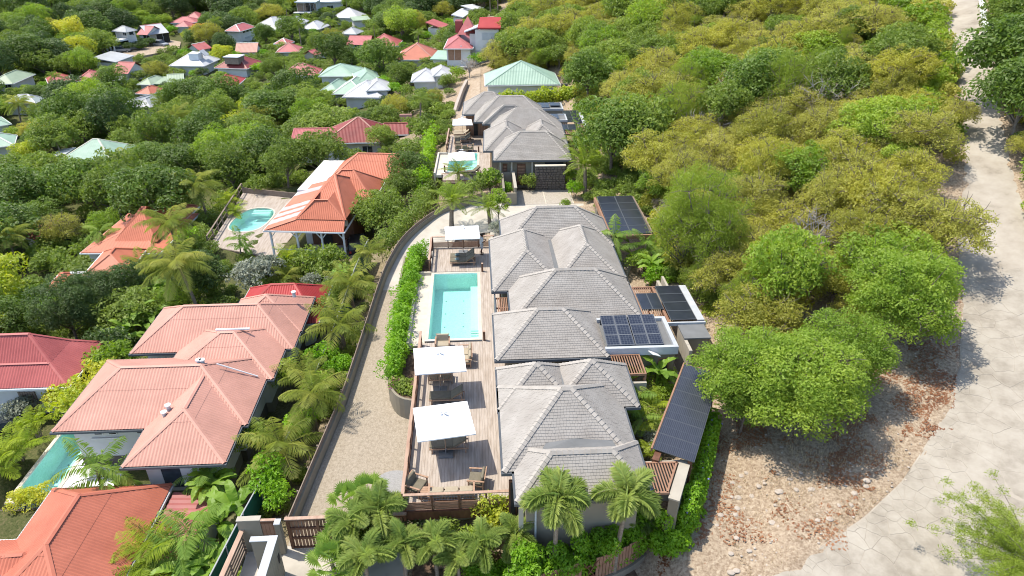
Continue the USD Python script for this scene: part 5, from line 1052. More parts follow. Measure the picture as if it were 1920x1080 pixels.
fh('grey_green_house', 'house with wide grey-green hip roof near the left margin', (8, 194), (66, 193), (102, 183), 'greygreen', 2.3, 2.8, capm='galv')
fh('green_shed_house', 'white building with flat green roof at the left margin', (-22, 158), (24, 157), 9, 'palegreen', 2.0, 3.0, wins=(('f', .6, 1.2, .8, 1.4, gd),))
fh('green_corner_house', 'green roof corner poking in at the left margin, upper of two', (-30, 241), (21, 232), 7, 'mint', 2, 2.6)
fh('green_corner_house', 'pale green roof corner poking in at the left margin, lower of two', (-30, 279), (26, 272), 6, 'mint', 1.6, 2.6, capm='white')
fh('red_cottage', 'low red-roofed cottage with white wall behind a row of palms', (90, 156), (134, 151), 6, 'red', 1.6, 2.6, wins=(('f', .3, 1.2, .7, 1.4, gd),))
H = fh('red_cottage', 'red hip-roofed cottage with white porch behind the palms', (142, 152), (188, 149), 6.5, 'red', 2.4, 2.8, wins=(('f', .2, 1.2, .7, 1.5, gd), ('f', .6, 1.0, .7, 1.5, gd)))
H.part('porch_roof', MB().box(H.w*.75, H.w+4.2, -2.2, 2, 2.15, 2.3), M['white'])
for x in (H.w*.8, H.w+4): H.part('porch_post', MB().box(x, x+.15, -2.1, -1.95, -1, 2.15), M['white'])
fh('red_gable_house', 'bright red gable roof half hidden by green trees', (208, 138), (240, 139), 7, 'red', 2.2, 2.6, 'gable')
fh('grey_twin_house', 'pale grey hip roof with a sharp ridge, larger of a pair', (247, 200), (282, 201), (311, 185), 'greyroof', 2.6, 2.6)
fh('grey_twin_house', 'pale grey gable roof tucked behind the larger grey hip roof', (229, 196), (250, 200), 6.5, 'greyroof', 2.2, 2.7)
fh('red_lodge', 'small red roof hidden in palms above the grey twin roofs', (254, 175), (282, 177), 4.5, 'coral', 1.5, 2.4)
fh('pale_green_bungalow', 'faded green hip bungalow behind thin palms', (257, 158), (283, 159), 6, 'palegreen', 1.9, 2.5)
fh('pale_green_bungalow', 'white bungalow with flat faded green roof beside thin palms', (280, 157), (301, 158), 5, 'palegreen', .4, 2.4, 'shed', wins=(('f', .3, .8, .6, 1.3, gd),))
fh('white_green_house', 'white house with long faded green gable roof', (312, 160), (345, 158), 6, 'palegreen', 1.6, 2.4, 'gable', wins=(('f', .3, 1.2, .5, 1.4, gd),))
H = fh('terrace_house', 'grey-roofed white house with planted terrace over open garages', (210, 58), (236, 60), (258, 56), 'greyroof', 2.3, 5.6, wins=(('r', .3, 1.3, 3.6, 1.2, gd), ('f', .7, 1.0, 3.6, 1.1, gd)))
H.part('terrace_slab', MB().box(-2.5, H.w-.3, -4.6, .4, 2.5, 2.9), M['white']); H.part('parapet', MB().box(-2.5, H.w-.3, -4.7, -4.55, 2.9, 3.6), M['white'])
for k in range(6): H.part('garage_post', MB().box(-2.3+k*(H.w+1.6)/5, -2.0+k*(H.w+1.6)/5, -4.5, -4.2, -.5, 2.5), M['white'])
H.part('garage_back', MB().box(-2.4, H.w-.4, .2, .42, -.5, 2.5), M['dark'])
for k in range(9): H.part('planter_bush', trimesh.creation.icosphere(1, .45).apply_translation((-2.2+k*.9, -4.2, 3.6)), leafm('planter_leaf', [(.10, .14, .02), (.22, .24, .05)]) if 'pl' not in M and not M.update(pl=1) else UsdShade.Material.Get(stage, '/World/Looks/planter_leaf'))
fh('red_gable_house', 'dark rose gable roof next to the white shed by the parking yard', (256, 65), (276, 66), 7, 'rose', 2.2, 3.2, 'gable', wins=(('f', .5, 2.0, .3, 2.2, 'dark'),))
fh('white_shed', 'white-roofed open shed with red ridge behind the parked cars', (277, 66), (317, 61), 8, 'whiteroof', 2.4, 3.2, 'gable', capm='red', wins=(('f', .4, 3.4, .1, 2.4, 'dark'),), wallm='taupe_cap')
fh('red_hill_house', 'rose-red roof with gable dormer high under the dark forest', (346, 34), (374, 34), 6, 'rose', 2.6, 2.8, wins=(('f', .7, 1.0, .9, 1.0, gd),))
fh('red_hill_house', 'long low rose-red roof in front of the dormered house', (319, 43), (368, 42), 6, 'rose', 1.3, 2.6)
fh('red_hill_house', 'small rose pavilion roof below the long low red roof', (327, 50), (353, 50), 5, 'rose', 1.9, 2.4)
H = fh('white_hip_house', 'large white hip-roofed house with roof dormer', (317, 123), (382, 124), (406, 110), 'whiteroof', 3.2, 2.7, capm='white')
H.part('dormer', MB().box(H.w*.52, H.w*.52+2.2, 1.6, 3.8, 3.0, 4.6), M['white']); H.part('skylight', MB().obox((H.w-1.4, H.dp*.5, 4.35), (1.6, 2.0, .12), 0, .75), M['galv'])
H = fh('maroon_house', 'steep brick-red hip-roofed house with white dormer', (402, 127), (463, 129), (474, 115), 'deepred', 3.6, 2.6, capm='salmon')
H.part('dormer', MB().box(H.w*.32, H.w*.32+3.2, .5, 3.2, 2.9, 4.3), M['oldwood']); H.part('dormer_roof', MB().box(H.w*.30, H.w*.32+3.4, .3, 3.4, 4.3, 4.45), M['white'])
fh('red_flat_house', 'low bright red hip roof between round mango trees', (389, 162), (444, 161), 7, 'brightred', 1.5, 2.4)
fh('grey_shed', 'grey sheet roof beside the car yard', (217, 117), (252, 104), 5.5, 'greyroof', 1.0, 2.6, 'shed')
fh('red_gable_house', 'small red gable with white verge beside a leaning pole', (373, 95), (398, 90), 5, 'rose', 2.0, 2.5, 'gable', capm='white')
fh('salmon_house', 'salmon gable roof behind a tall palm', (440, 99), (482, 98), 6.5, 'salmon', 2.8, 2.4, 'gable', capm='white')
fh('white_tall_house', 'tall white house with red hip roof and three dark window groups', (421, 58), (450, 59), (481, 50), 'rose', 2.4, 5.2, wins=(('r', .22, 1.3, 3.5, .9, gd), ('r', .45, 1.3, 3.5, .9, gd), ('r', .68, 1.3, 3.5, .9, gd), ('r', .3, 3.8, 1.9, .5, 'galv'), ('f', .62, 1.0, 0, 1.4, gd)), capm='white')
fh('white_pavilion', 'white pyramid roof, first of three by the flat yellow awning', (482, 46), (514, 48), 8, 'whiteroof', 3.0, 2.6)
fh('white_pavilion', 'white pyramid roof, middle one of three far pavilions', (531, 46), (566, 46), 8, 'whiteroof', 2.6, 2.6)
fh('white_pavilion', 'white pyramid roof partly behind a dark round tree', (564, 54), (598, 55), 8, 'whiteroof', 2.8, 2.6)
H = fh('yellow_awning', 'flat pale yellow awning roof over a wooden fence', (497, 57), (532, 55), 5, 'creamroof', .5, 2.4, 'shed', base=False); H.part('fence', MB().box(1, H.w, 0, .1, -.5, 1.6), M['oldwood']); H.part('post', MB().box(0, .15, 0, .15, -.5, 2.3), M['oldwood']); H.part('back_post', MB().box(0, .15, 4.8, 5, -.5, 2.6).box(H.w-.2, H.w, 4.8, 5, -.5, 2.6), M['oldwood'])
fh('red_porch', 'small red verandah roof with white barge behind banana leaves', (513, 82), (538, 83), 4, 'rose', 1.6, 2.4, capm='white')
fh('red_yellow_house', 'rose-red hip roof over pale yellow walls', (517, 98), (561, 97), (581, 88), 'rose', 2.2, 2.6, wallm='creamroof', capm='salmon', wins=(('r', .3, .9, .6, 1.2, gd), ('r', .65, .9, .6, 1.2, gd)))
fh('grey_garage', 'small grey-walled garage with red gable roof', (567, 102), (590, 104), (599, 100), 'rose', 1.3, 2.6, 'gable_front', wallm='taupe_cap', over=.3)
fh('rose_hip_house', 'rose-pink hip-roofed house with white walls', (527, 142), (595, 141), (613, 129), 'rose', 2.6, 2.7, capm='salmon', wins=(('f', .70, .6, .5, 1.5, gd), ('f', .80, .6, .5, 1.5, gd), ('r', .3, 1.4, .5, 1.5, gd)))
fh('mint_cluster_house', 'mint green roof with steep hip and small dormer, nearest of the mint cluster', (622, 176), (682, 177), 9, 'mint', 3.2, 2.3, capm='white')
fh('mint_cluster_house', 'pale mint wing roof left of the steep mint hip', (600, 170), (632, 171), 7, 'mint', 2.0, 2.3)
fh('mint_cluster_house', 'long mint roof behind the steep mint hip', (597, 143), (665, 143), 8, 'mint', 1.5, 2.5)
fh('mint_cluster_house', 'mint hip roof with sharp corner beside the white concrete roof', (668, 155), (715, 152), 8, 'mint', 2.2, 2.4)
H = fh('white_roof_house', 'white painted concrete hip roof with black drain edges', (642, 182), (716, 183), (738, 163), 'whiteroof', 1.9, 2.2)
fh('white_roof_house', 'smaller white hip raised behind the drained white roof', (687, 170), (731, 168), 6, 'whiteroof', 2.2, 2.6)
H = fh('blue_shutter_house', 'long white house with red gable roof and blue shutters', (649, 84), (692, 85), 6, 'rose', 1.8, 2.8, 'gable', wins=(('f', .05, 1.3, .5, 1.7, 'blue'), ('f', .3, 1.2, .5, 1.7, gd), ('f', .62, 1.3, .5, 1.7, 'blue'), ('f', .84, 1.2, .5, 1.7, 'blue')))
fh('red_wing_house', 'red hip roof adjoining the blue-shuttered house', (688, 86), (746, 86), 7, 'red', 2.2, 2.6)
fh('red_steep_house', 'steep coral-red hip roof under a long white ridge', (741, 112), (815, 112), 9, 'coral', 3.2, 2.4, capm='salmon')
H = fh('tower_house', 'white house with rose roof, timber shutters and square tower', (832, 91), (886, 91), 10, 'rose', 2.2, 4.6, wins=(('f', .06, 2.3, 1.7, 2.2, 'slatwood'), ('f', .6, .15, 1.5, 2.6, 'white')))
H.part('upper_roof', MB().poly([(H.w*.45, 3, 5.6), (H.w+.6, 3, 5.6), (H.w*.8, 5.5, 8.4)]).poly([(H.w+.6, 3, 5.6), (H.w+.6, 8, 5.6), (H.w*.8, 5.5, 8.4)]).poly([(H.w*.45, 8, 5.6), (H.w*.45, 3, 5.6), (H.w*.8, 5.5, 8.4)]), M['rose']); H.part('roof_dormer', MB().box(H.w*.35, H.w*.6, 5, 7.2, 5.6, 7.6), M['deepred'])
H.part('tower', MB().box(H.w+.4, H.w+4.6, 2, 7, -1, 6.6), M['white_wall']); H.part('tower_link', MB().box(H.w-.6, H.w+.4, 2.6, 6, -1, 5.8), M['white_wall'])
f = [(H.w+.9, 1.6, 7.0), (H.w+5.0, 1.6, 7.0), (H.w+5, 5, 8.3), (H.w+1.2, 5, 8.3)]; H.part('tower_roof', MB().add([(x, y, z-.25) for x, y, z in f]+f, BOXF), M['brightred']); H.part('link_roof', MB().bar((H.w-1.5, 3.5, 6.2), (H.w+.9, 3.5, 7.0), 3.2, .15), M['whiteroof'])
H.part('tower_window', MB().box(H.w+1.6, H.w+4.0, 1.95, 2.0, 4.9, 6.1), M['galv']); H.part('tower_band', MB().box(H.w+.4, H.w+4.65, 1.93, 2.0, 2.9, 3.1), M['galv']); H.part('tower_window', MB().box(H.w+.9, H.w+4.0, 1.95, 2.0, 1.2, 2.4), M['flashing']); H.part('canopy', MB().box(H.w*.55, H.w, -.9, .4, .7, .85), M['white'])
fh('mint_flat_house', 'low flat mint roof in front of the tower house', (806, 111), (838, 112), 6, 'mint', .5, 2.4, 'shed')
fh('white_roof_house', 'white concrete gable roofs near the tangled dry shrubs', (771, 153), (826, 152), (858, 137), 'whiteroof', 2.0, 2.1)
fh('white_roof_house', 'small white pyramid roof with dark edge near the sandy lane', (812, 142), (846, 141), 5.5, 'whiteroof', 2.2, 2.5)
fh('white_long_roof', 'slender white roof stepping up through green hillside trees', (868, 33), (887, 20), 3.0, 'whiteroof', .6, 2.4, 'shed')
fh('white_long_roof', 'upper flat white roof end on the wooded hillside', (886, 18), (908, 15), 4.5, 'whiteroof', .6, 2.6, 'shed')
fh('red_lodge', 'small bright red roof among trees above the steep red house', (828, 53), (842, 46), 4, 'red', 1.2, 2.4, 'shed')
H = fh('modern_house', 'modern flat white house with timber screens at the top edge', (552, 5), (592, 5), 8, 'white', 0, 5.5, 'flat', wins=(('f', .02, 4.2, 1.8, 2.4, 'oldwood'), ('f', .5, 2.8, 1.9, 2.6, gd), ('f', .8, 1.5, 1.8, 2.4, 'oldwood'))); H.part('slab', MB().box(-.5, H.w, -1.5, .4, 1.4, 1.65), M['white']); H.part('undercroft', MB().box(0, H.w-.5, .36, .42, -1.5, 1.4), M['dark'])
fh('white_hip_house', 'white hip roof at the top behind two dark round trees', (622, 33), (672, 34), 8, 'whiteroof', 2.6, 2.4)
fh('grey_hip_house', 'pale grey hip-roofed cottage with grey walls', (639, 63), (668, 64), (682, 58), 'greyroof', 2.3, 2.9, wallm='taupe_cap', wins=(('r', .4, .8, .6, 1.2, gd),))
fh('green_flat_house', 'flat pale green roof below the white hip roof', (662, 39), (696, 37), 5, 'palegreen', .5, 2.4, 'shed')
fh('white_top_house', 'white building at the top edge next to the modern house', (597, 6), (645, 4), 7, 'white', 0, 3.6, 'flat', wins=(('f', .3, 2, .5, 1.5, gd),))
# nearer houses below the green valley trees
H = fh('orange_bellcast_house', 'orange two-pitch roofed house half hidden by palms', (151, 474), (299, 474), 9.5, 'orange', 1.2, 2.5, capm='orange')
w, d_, h = H.w, H.dp, H.h
for f in ([(2.6, 1.5, h+.45), (w-.8, 1.5, h+.45), (w-3.2, 4.6, h+2.9), (5.0, 4.6, h+2.9)], [(w-.8, 1.5, h+.45), (w-.8, d_-1, h+.45), (w-3.2, 4.6, h+2.9)], [(2.6, d_-1, h+.45), (2.6, 1.5, h+.45), (5.0, 4.6, h+2.9)], [(w-.8, d_-1, h+.45), (2.6, d_-1, h+.45), (5, 4.6, h+2.9), (w-3.2, 4.6, h+2.9)]):
    rp = H.part('upper_roof', MB().poly(f), M['orange']); sheets(H, rp, f, 'orange', world=False)
fh('orange_hip_house', 'orange hip roof behind the two-pitch orange house', (262, 428), (330, 428), 6, 'orange', 2.0, 2.8)
H = fh('small_orange_house', 'small orange hip roof below the two-pitch orange house', (155, 517), (240, 512), 5, 'orange', 1.8, 2.4, capm='orange'); H.part('awning', MB().obox((-.5, .6, 2.0), (1.4, .5, .05), .6, .3), M['white'])
fh('orange_scrap_roof', 'fragment of orange roof showing through dark foliage', (78, 548), (112, 546), 3.5, 'orange', 1.2, 2.2)
fh('dark_red_cottage', 'small dark red pyramid roof at the left beside a pale leafy tree', (35, 442), (77, 453), 4.5, 'deepred', 2.2, 2.3, capm='deepred')
fn = Thing('slat_fence', 'grey timber slat fence behind the faded red roofed house', 'fence', (-41, 47, -7)); p0_, p1_ = at(-10, 622, -5.8), at(48, 624, -5.8)
for k in range(7): fn.part('slat', MB().bar((p0_[0], p0_[1], -7.2+k*.2), (p1_[0], p1_[1], -7.2+k*.2), .04, .16), M['oldwood'], world=True)
for t in (0, .5, 1): q = p0_*(1-t) + p1_*t; fn.part('post', MB().box(q[0]-.07, q[0]+.07, q[1]-.02, q[1]+.12, -8, -5.8), M['oldwood'], world=True)

# ---------------------------------------------------------------- cars
def car(label, px_, rz, paint, kind='suv', up=0.0, z=None, group=None):
    p = on_ground(*px_) if z is None else np.array([*at(*px_, z)[:2], z]); T = Thing('parked_car', label, 'car', (p[0], p[1], p[2]+.03), rz, group=group)
    L, W = (4.1, 1.78) if kind != 'pickup' else (5.0, 1.85)
    prof = [(-L/2, .42), (-L/2, .95), (-L/2+.35, 1.02), (L/2-1.25, 1.02), (L/2-.1, .88), (L/2, .70), (L/2, .42)]
    cabin = {'suv': [(-L/2+.1, 1.0), (-L/2+.35, 1.62), (L/2-1.85, 1.65), (L/2-1.15, 1.0)], 'car': [(-L/2+.3, 1.0), (-L/2+.85, 1.42), (L/2-1.95, 1.45), (L/2-1.05, 1.0)], 'pickup': [(-.6, 1.0), (-.45, 1.62), (.75, 1.65), (1.35, 1.0)]}[kind]
    def ext(pr, w, tw=None):
        P = Polygon(pr); m = trimesh.creation.extrude_polygon(P, w, engine='earcut'); v = np.asarray(m.vertices); v = np.c_[v[:, 0], v[:, 2]-w/2, v[:, 1]]
        if tw: k = v[:, 2] > 1.2; v[k, 1] *= tw
        return v, np.asarray(m.faces)
    T.part('body', ext(prof, W), M[paint]); T.part('cabin', ext(cabin, W*.93, .84), M['glass_dark'])
    x0, x1 = cabin[1][0]+.03, cabin[2][0]-.03; T.part('roof', MB().box(x0, x1, -W*.385, W*.385, cabin[2][1]-.02, cabin[2][1]+.035), M[paint])
    if kind == 'pickup': T.part('load_bed', MB().box(-L/2+.12, -.7, -W*.42, W*.42, .98, 1.035), M['dark'])
    for x in (-L/2+.78, L/2-.80):
        for sy in (-1, 1):
            wh = T.part('wheel', MB().tube([(x, sy*(W/2-.2), .33), (x, sy*(W/2+.02), .33)], .33, 14), M['tyre']); T.part('rim', MB().tube([(x, sy*(W/2+.0), .33), (x, sy*(W/2+.035), .33)], .20, 10), M['rim'], parent=wh)
    for sy in (-1, 1): T.part('headlight', MB().box(L/2-.12, L/2+.01, sy*.62-.16, sy*.62+.16, .68, .82), M['galv']); T.part('tail_light', MB().box(-L/2-.01, -L/2+.05, sy*.72-.09, sy*.72+.09, .7, .95), M['brightred'])
    T.part('bumper', MB().box(L/2-.05, L/2+.06, -W*.45, W*.45, .38, .55).box(-L/2-.06, -L/2+.05, -W*.45, W*.45, .38, .55), M['tyre'])
    return T
car('dark off-road car with pale bonnet beside the orange house veranda', (672, 470), math.radians(100), 'black_paint', z=-5.0)
car('dark car parked in the open garage of the dark red house', (742, 259), math.radians(200), 'black_paint', z=-5.0)
car('black pickup truck in the far car yard', (278, 84), math.radians(5), 'black_paint', 'pickup')
car('white car at the front of the far car yard', (259, 90), math.radians(15), 'white_paint2')
car('silver car at the end of the far car yard', (303, 88), math.radians(-25), 'silver_paint')
car('dark and pale car nearest the grey sheet roof by the yard', (230, 99), math.radians(20), 'silver_paint')
car('white car under the white-roofed open shed', (295, 70), math.radians(10), 'white_paint2')
car('small pale car on the track above the planted terrace house', (224, 42), math.radians(60), 'silver_paint', 'car')
car('white car beside the small grey garage', (601, 113), math.radians(80), 'white_paint2', 'car')
car('white car below the modern flat house', (570, 24), math.radians(10), 'white_paint2')
car('dark car on the shaded drive beside the two-pitch orange house', (146, 462), math.radians(55), 'black_paint')
car('dark car corner at the left margin by the wooden fence', (2, 822), math.radians(60), 'black_paint', 'car', z=-6.3)
yd = Thing('car_yard', 'pale gravel car yard among the far houses', 'yard', kind='structure')
qs = [on_ground(*p) for p in ((214, 96), (250, 108), (322, 95), (325, 82), (290, 72), (258, 78))]; pg = Polygon([q[:2] for q in qs]).buffer(2); yd.part('surface', MB().prism(pg, np.mean([q[2] for q in qs])-.4, np.mean([q[2] for q in qs])+.08), M['crackfill'])
def pole(label, base, top, m='oldwood', arm=False, cat='utility pole'):
    p = on_ground(*base); q = at(*top, p[2]); lo, hi = 0, 25
    for _ in range(40):
        mid = (lo+hi)/2; lo, hi = (mid, hi) if proj((p[0], p[1], p[2]+mid))[1] > top[1] else (lo, mid)
    T = Thing('utility_pole' if cat == 'utility pole' else 'street_lamp', label, cat, tuple(p)); lean = (proj((p[0], p[1], p[2]+lo))[0]-top[0])*-np.linalg.norm(p-_C)/1280
    T.part('pole', MB().tube([(0, 0, -.5), (lean, 0, lo)], [.14, .09], 8), M[m])
    if arm: T.part('lamp_arm', MB().tube([(lean, 0, lo), (lean+1.0, 0, lo+.15)], .04, 6), M['galv']); T.part('lamp_head', MB().box(lean+.8, lean+1.5, -.12, .12, lo+.1, lo+.22), M['galv'])
    else: T.part('cross_arm', MB().box(lean-.7, lean+.7, -.06, .06, lo-.5, lo-.38), M[m])
    T.part('collar', MB().tube([(lean*.8, 0, lo*.8), (lean*.82, 0, lo*.82)], .15, 8), M['trim'])
pole('leaning dark pole behind the large white hip roof', (389, 102), (383, 74)); pole('grey concrete pole standing in the trees above the pale green roof', (122, 250), (117, 222), 'galv')
pole('slim street lamp at the dark forest edge', (63, 132), (61, 118), 'galv', True, 'street lamp'); pole('tall weathered pole beside the blue-shuttered house', (661, 128), (656, 85), 'galv')
pole('dark pole by the far car yard', (245, 92), (244, 62))
pole('wooden pole stub above the big mango tree beside the drooping palm', (376, 306), (370, 284))
# ---------------------------------------------------------------- plants
def gcol(cs, k=1.0): return [(min(.64, 1.29*k*c[0]), min(.64, 1.22*k*c[1]), min(.64, 1.25*k*c[2])) for c in cs]
LEAF = {'mango': leafm('mango_leaf', gcol([(.048, .082, .014), (.085, .145, .022), (.145, .225, .036), (.215, .295, .055)]), .4, .45),
 'mid': leafm('broad_leaf', gcol([(.080, .125, .022), (.140, .205, .034), (.215, .29, .05), (.30, .35, .075)]), .42, .45),
 'olive': leafm('olive_leaf', gcol([(.165, .185, .034), (.27, .285, .046), (.37, .37, .062), (.47, .435, .09)]), .45, .6),
 'yellow': leafm('yellowing_leaf', gcol([(.19, .207, .042), (.285, .298, .058), (.375, .375, .085), (.46, .425, .12)]), .45, .6),
 'fresh': leafm('fresh_leaf', gcol([(.105, .185, .022), (.175, .27, .032), (.27, .36, .05), (.38, .43, .075)]), .45, .5),
 'deep': leafm('deep_green_leaf', gcol([(.036, .066, .016), (.062, .108, .024), (.10, .155, .034)]), .35, .45),
 'feather': leafm('feathery_leaf', gcol([(.125, .19, .024), (.20, .275, .034), (.28, .34, .054)]), .45, .5),
 'silver': leafm('silver_leaf', gcol([(.13, .155, .105), (.20, .23, .165), (.28, .31, .235)]), .25, .5),
 'hedge': leafm('hedge_leaf', gcol([(.085, .195, .012), (.15, .30, .016), (.24, .40, .024), (.35, .49, .035)]), .42, .7),
 'coco': leafm('coconut_frond', gcol([(.12, .165, .03), (.205, .255, .052), (.32, .34, .09), (.46, .42, .15)]), .4, .4, island=.3),
 'areca': leafm('areca_frond', gcol([(.15, .23, .022), (.27, .345, .036), (.40, .43, .06)]), .42, .4, island=.3),
 'fox': leafm('foxtail_frond', gcol([(.135, .20, .05), (.22, .295, .075), (.33, .385, .13), (.46, .47, .22)], 1.08), .45, .5, island=.5),
 'fan': leafm('fan_leaf', gcol([(.11, .20, .035), (.19, .295, .055), (.30, .38, .09)]), .42, .4, island=.3),
 'banana': leafm('banana_leaf', gcol([(.095, .185, .02), (.165, .285, .032), (.27, .37, .06)]), .45, .3, island=.2),
 'croton': leafm('yellow_green_leaf', gcol([(.18, .27, .025), (.32, .38, .04), (.46, .44, .055), (.38, .24, .04)]), .4, .7),
 'flame': leafm('orange_blossom', gcol([(.24, .22, .035), (.52, .24, .035), (.60, .20, .035)]), .3, .6),
 'dry': leafm('dry_twig_leaf', gcol([(.25, .21, .13), (.34, .29, .19), (.42, .37, .26)]), .3, .6)}
flower = pm('yellow_blossom', [(.60, .42, .02), (.70, .52, .04)], 5, .6); pinkfl = pm('pink_blossom', [(.45, .06, .22), (.55, .10, .30)], 5, .6)
def leaves(r, C, rad, n, size, flat=.8, w=.5, upb=.5, outb=.6, rnd=.7, shell=.55, zmin=-.6, cut=None):
    """n leaves, each a folded kite, spread through balls of centres C and radii rad, mostly towards their outside."""
    C, rad = np.asarray(C, float), np.asarray(rad, float); k = r.choice(len(C), n, p=rad**2/np.sum(rad**2))
    d = r.normal(size=(n, 3)); d /= np.linalg.norm(d, axis=1, keepdims=True); d[:, 2] = np.where(d[:, 2] < zmin, -d[:, 2], d[:, 2])
    rho = shell + (1-shell)*r.random(n)**.6
    p = C[k] + d*(rad[k]*rho)[:, None]*np.array([1, 1, flat])
    nn = d*outb + np.array([0, 0, upb]) + r.normal(size=(n, 3))*rnd; nn /= np.linalg.norm(nn, axis=1, keepdims=True)
    t = np.cross(nn, r.normal(size=(n, 3))); t /= np.maximum(np.linalg.norm(t, axis=1, keepdims=True), 1e-6); b = np.cross(nn, t)
    L = (size*r.uniform(.5, 1.5, n))[:, None]; W = L*w
    v = np.stack([p-t*L/2, p+b*W/2+t*L*.08+nn*L*.06, p+t*L/2, p-b*W/2+t*L*.08+nn*L*.06], 1).reshape(-1, 3)
    f = (np.arange(n)[:, None]*4)[:, :, None] + np.array([[0, 1, 2], [0, 2, 3]])[None]
    return v, f.reshape(-1, 3)
def crown_centres(r, R, H, hb, n, rr=(.26, .42), zlo=-.35, squash=1.0):
    rr = (rr[0]*.72, rr[1]*1.02)
    """Centres of leaf clumps over an uneven, lobed dome."""
    c, rad = [], []; Hc = (H-hb)/2; lob = r.uniform(0, 50)
    for i in range(n):
        z = zlo + (1-zlo)*((i+.5)/n); a = i*2.39996 + r.uniform(-.4, .4); q = math.sqrt(max(0, 1-z*z)); d = np.array([q*math.cos(a), q*math.sin(a), z])
        s = .46 + .62*meshkit.noise(d*1.9 + lob, 3)*r.uniform(.8, 1.12); c.append(d*s*np.array([R, R, Hc*squash]) + (0, 0, hb+Hc)); rad.append(R*r.uniform(*rr))
    m = n//4
    for i in range(m): c.append(np.append(r.normal(0, R*.28, 2), hb+Hc*r.uniform(.7, 1.3))); rad.append(R*.38)
    return np.array(c), np.array(rad)
def limbs(mb, r, base_r, hb, C, k, H0=0.0, wob=.25, n=6):
    top = np.array([r.normal(0, .12), r.normal(0, .12), hb]); mb.tube([(0, 0, -.6), (0, 0, H0), top*.55, top], [base_r*1.35, base_r*1.05, base_r*.9, base_r*.75], n)
    for i in r.choice(len(C), min(k, len(C)), replace=False):
        s = top*r.uniform(.55, 1.0); e = C[i]; m = s*.5 + e*.5 + np.append(r.normal(0, wob, 2), r.uniform(-.1, .4)); mb.tube([s, m, e], [base_r*.5, base_r*.32, base_r*.10], 5)
    return mb
class Kind:
    """A plant of a kind: the first one placed carries the parts, the others refer to it."""
    def __init__(s, name, cat, build, R): s.name, s.cat, s.build, s.R, s.t = name, cat, build, R, None
    def put(s, label, loc, rz=0.0, sc=1.0, group=None):
        sc = np.broadcast_to(sc, 3)
        if s.t is None:
            s.t = Thing(s.name, label, s.cat, loc, rz, sc, group); s.build(s.t); return s.t
        return copy(s.t, s.name, label, loc, rz, sc, group, s.cat)
def tree_kind(name, leaf, R, H, hb, ncl, nlf, size, seed, limb=10, base_r=.16, rr=(.26, .42), flat=.8, w=.5, bark='bark', extra=None, zlo=-.35, cat='tree', **k):
    def build(T):
        r = np.random.default_rng(seed); C, rad = crown_centres(r, R, H, hb, ncl, rr, zlo)
        T.part('trunk', limbs(MB(), r, base_r, hb + (H-hb)*.25, C, limb), M[bark], smooth=50)
        T.part('crown', leaves(r, C, rad, nlf, size, flat, w, **k), LEAF[leaf])
        if extra: extra(T, r, C, rad)
    return Kind(name, cat, build, R)
def twigs(nt, m='bark', rad=.02):
    def ex(T, r, C, rd):
        mb = MB()
        for i in r.choice(len(C), min(nt, len(C)), replace=False):
            for _ in range(4): d = unit(r.normal(size=3) + (0, 0, .6)); mb.tube([C[i]*.8+np.array([0, 0, C[i][2]*.15]), C[i] + d*rd[i]*.6, C[i] + d*rd[i]*1.15], [rad*1.6, rad, rad*.4], 4, False)
        T.part('twigs', mb, M[m], kind='stuff')
    return ex
def blossoms(n, leaf, size=.16):
    def ex(T, r, C, rd): up = C[:, 2] > np.median(C[:, 2]); T.part('blossom', leaves(r, C[up], rd[up]*1.06, n, size, .8, .8, upb=.9, shell=.9), leaf)
    return ex
MANGO = [tree_kind('mango_tree', 'mango', 3.6, 7.0, .9, 46, 7500, .30, 100+i, rr=(.24, .38), upb=.45, outb=.9, rnd=.5, shell=.75) for i in range(3)]
DEEP = [tree_kind('dark_tree', 'deep', 3.4, 7.2, .8, 40, 6500, .32, 110+i, rr=(.26, .42), upb=.45, outb=.9, rnd=.5, shell=.7) for i in range(2)]
MID = [tree_kind('broadleaf_tree', 'mid', 3.2, 6.2, .8, 40, 6500, .27, 120+i, rr=(.2, .38)) for i in range(3)]
OLIVE = [tree_kind('scrub_tree', 'olive', 2.7, 5.0, .7, 60, 15000, .135, 130+i, rr=(.18, .34), flat=.6, extra=twigs(26), limb=20, base_r=.10, shell=.35) for i in range(3)]
YELLOW = [tree_kind('yellow_scrub_tree', 'yellow', 2.6, 4.6, .7, 58, 12500, .13, 140+i, rr=(.18, .33), flat=.55, extra=twigs(34), limb=22, base_r=.09, shell=.3) for i in range(3)]
FRESH = [tree_kind('fresh_green_tree', 'fresh', 2.9, 5.6, .9, 40, 8000, .22, 150+i, rr=(.2, .36), extra=twigs(12)) for i in range(2)]
FEATHER = [tree_kind('feathery_tree', 'feather', 2.4, 6.2, .5, 46, 13000, .20, 160+i, rr=(.18, .34), flat=1.1, w=.16, limb=18, base_r=.09, shell=.2, upb=.2, extra=twigs(26)) for i in range(2)]
BARE = [tree_kind('leafless_tree', 'dry', 2.6, 4.6, 1.0, 34, 900, .12, 170+i, rr=(.22, .40), limb=30, base_r=.12, bark='deadwood', extra=twigs(34, 'deadwood', .022), shell=.2) for i in range(2)]
FLAME = [tree_kind('flame_tree', 'mid', 4.4, 5.6, 1.8, 44, 6000, .26, 180, flat=.4, extra=blossoms(1500, LEAF['flame'], .3))]
YGREEN = [tree_kind('lime_green_tree', 'croton', 3.0, 5.6, .8, 38, 5500, .26, 185)]
BUSH = [tree_kind('garden_shrub', l, 1.1, 1.7, .1, 18, 1500, .16, 190+i, limb=6, base_r=.05, cat='shrub', rr=(.3, .45), zlo=-.1) for i, l in enumerate(('fresh', 'mid', 'hedge', 'croton', 'silver', 'deep'))]

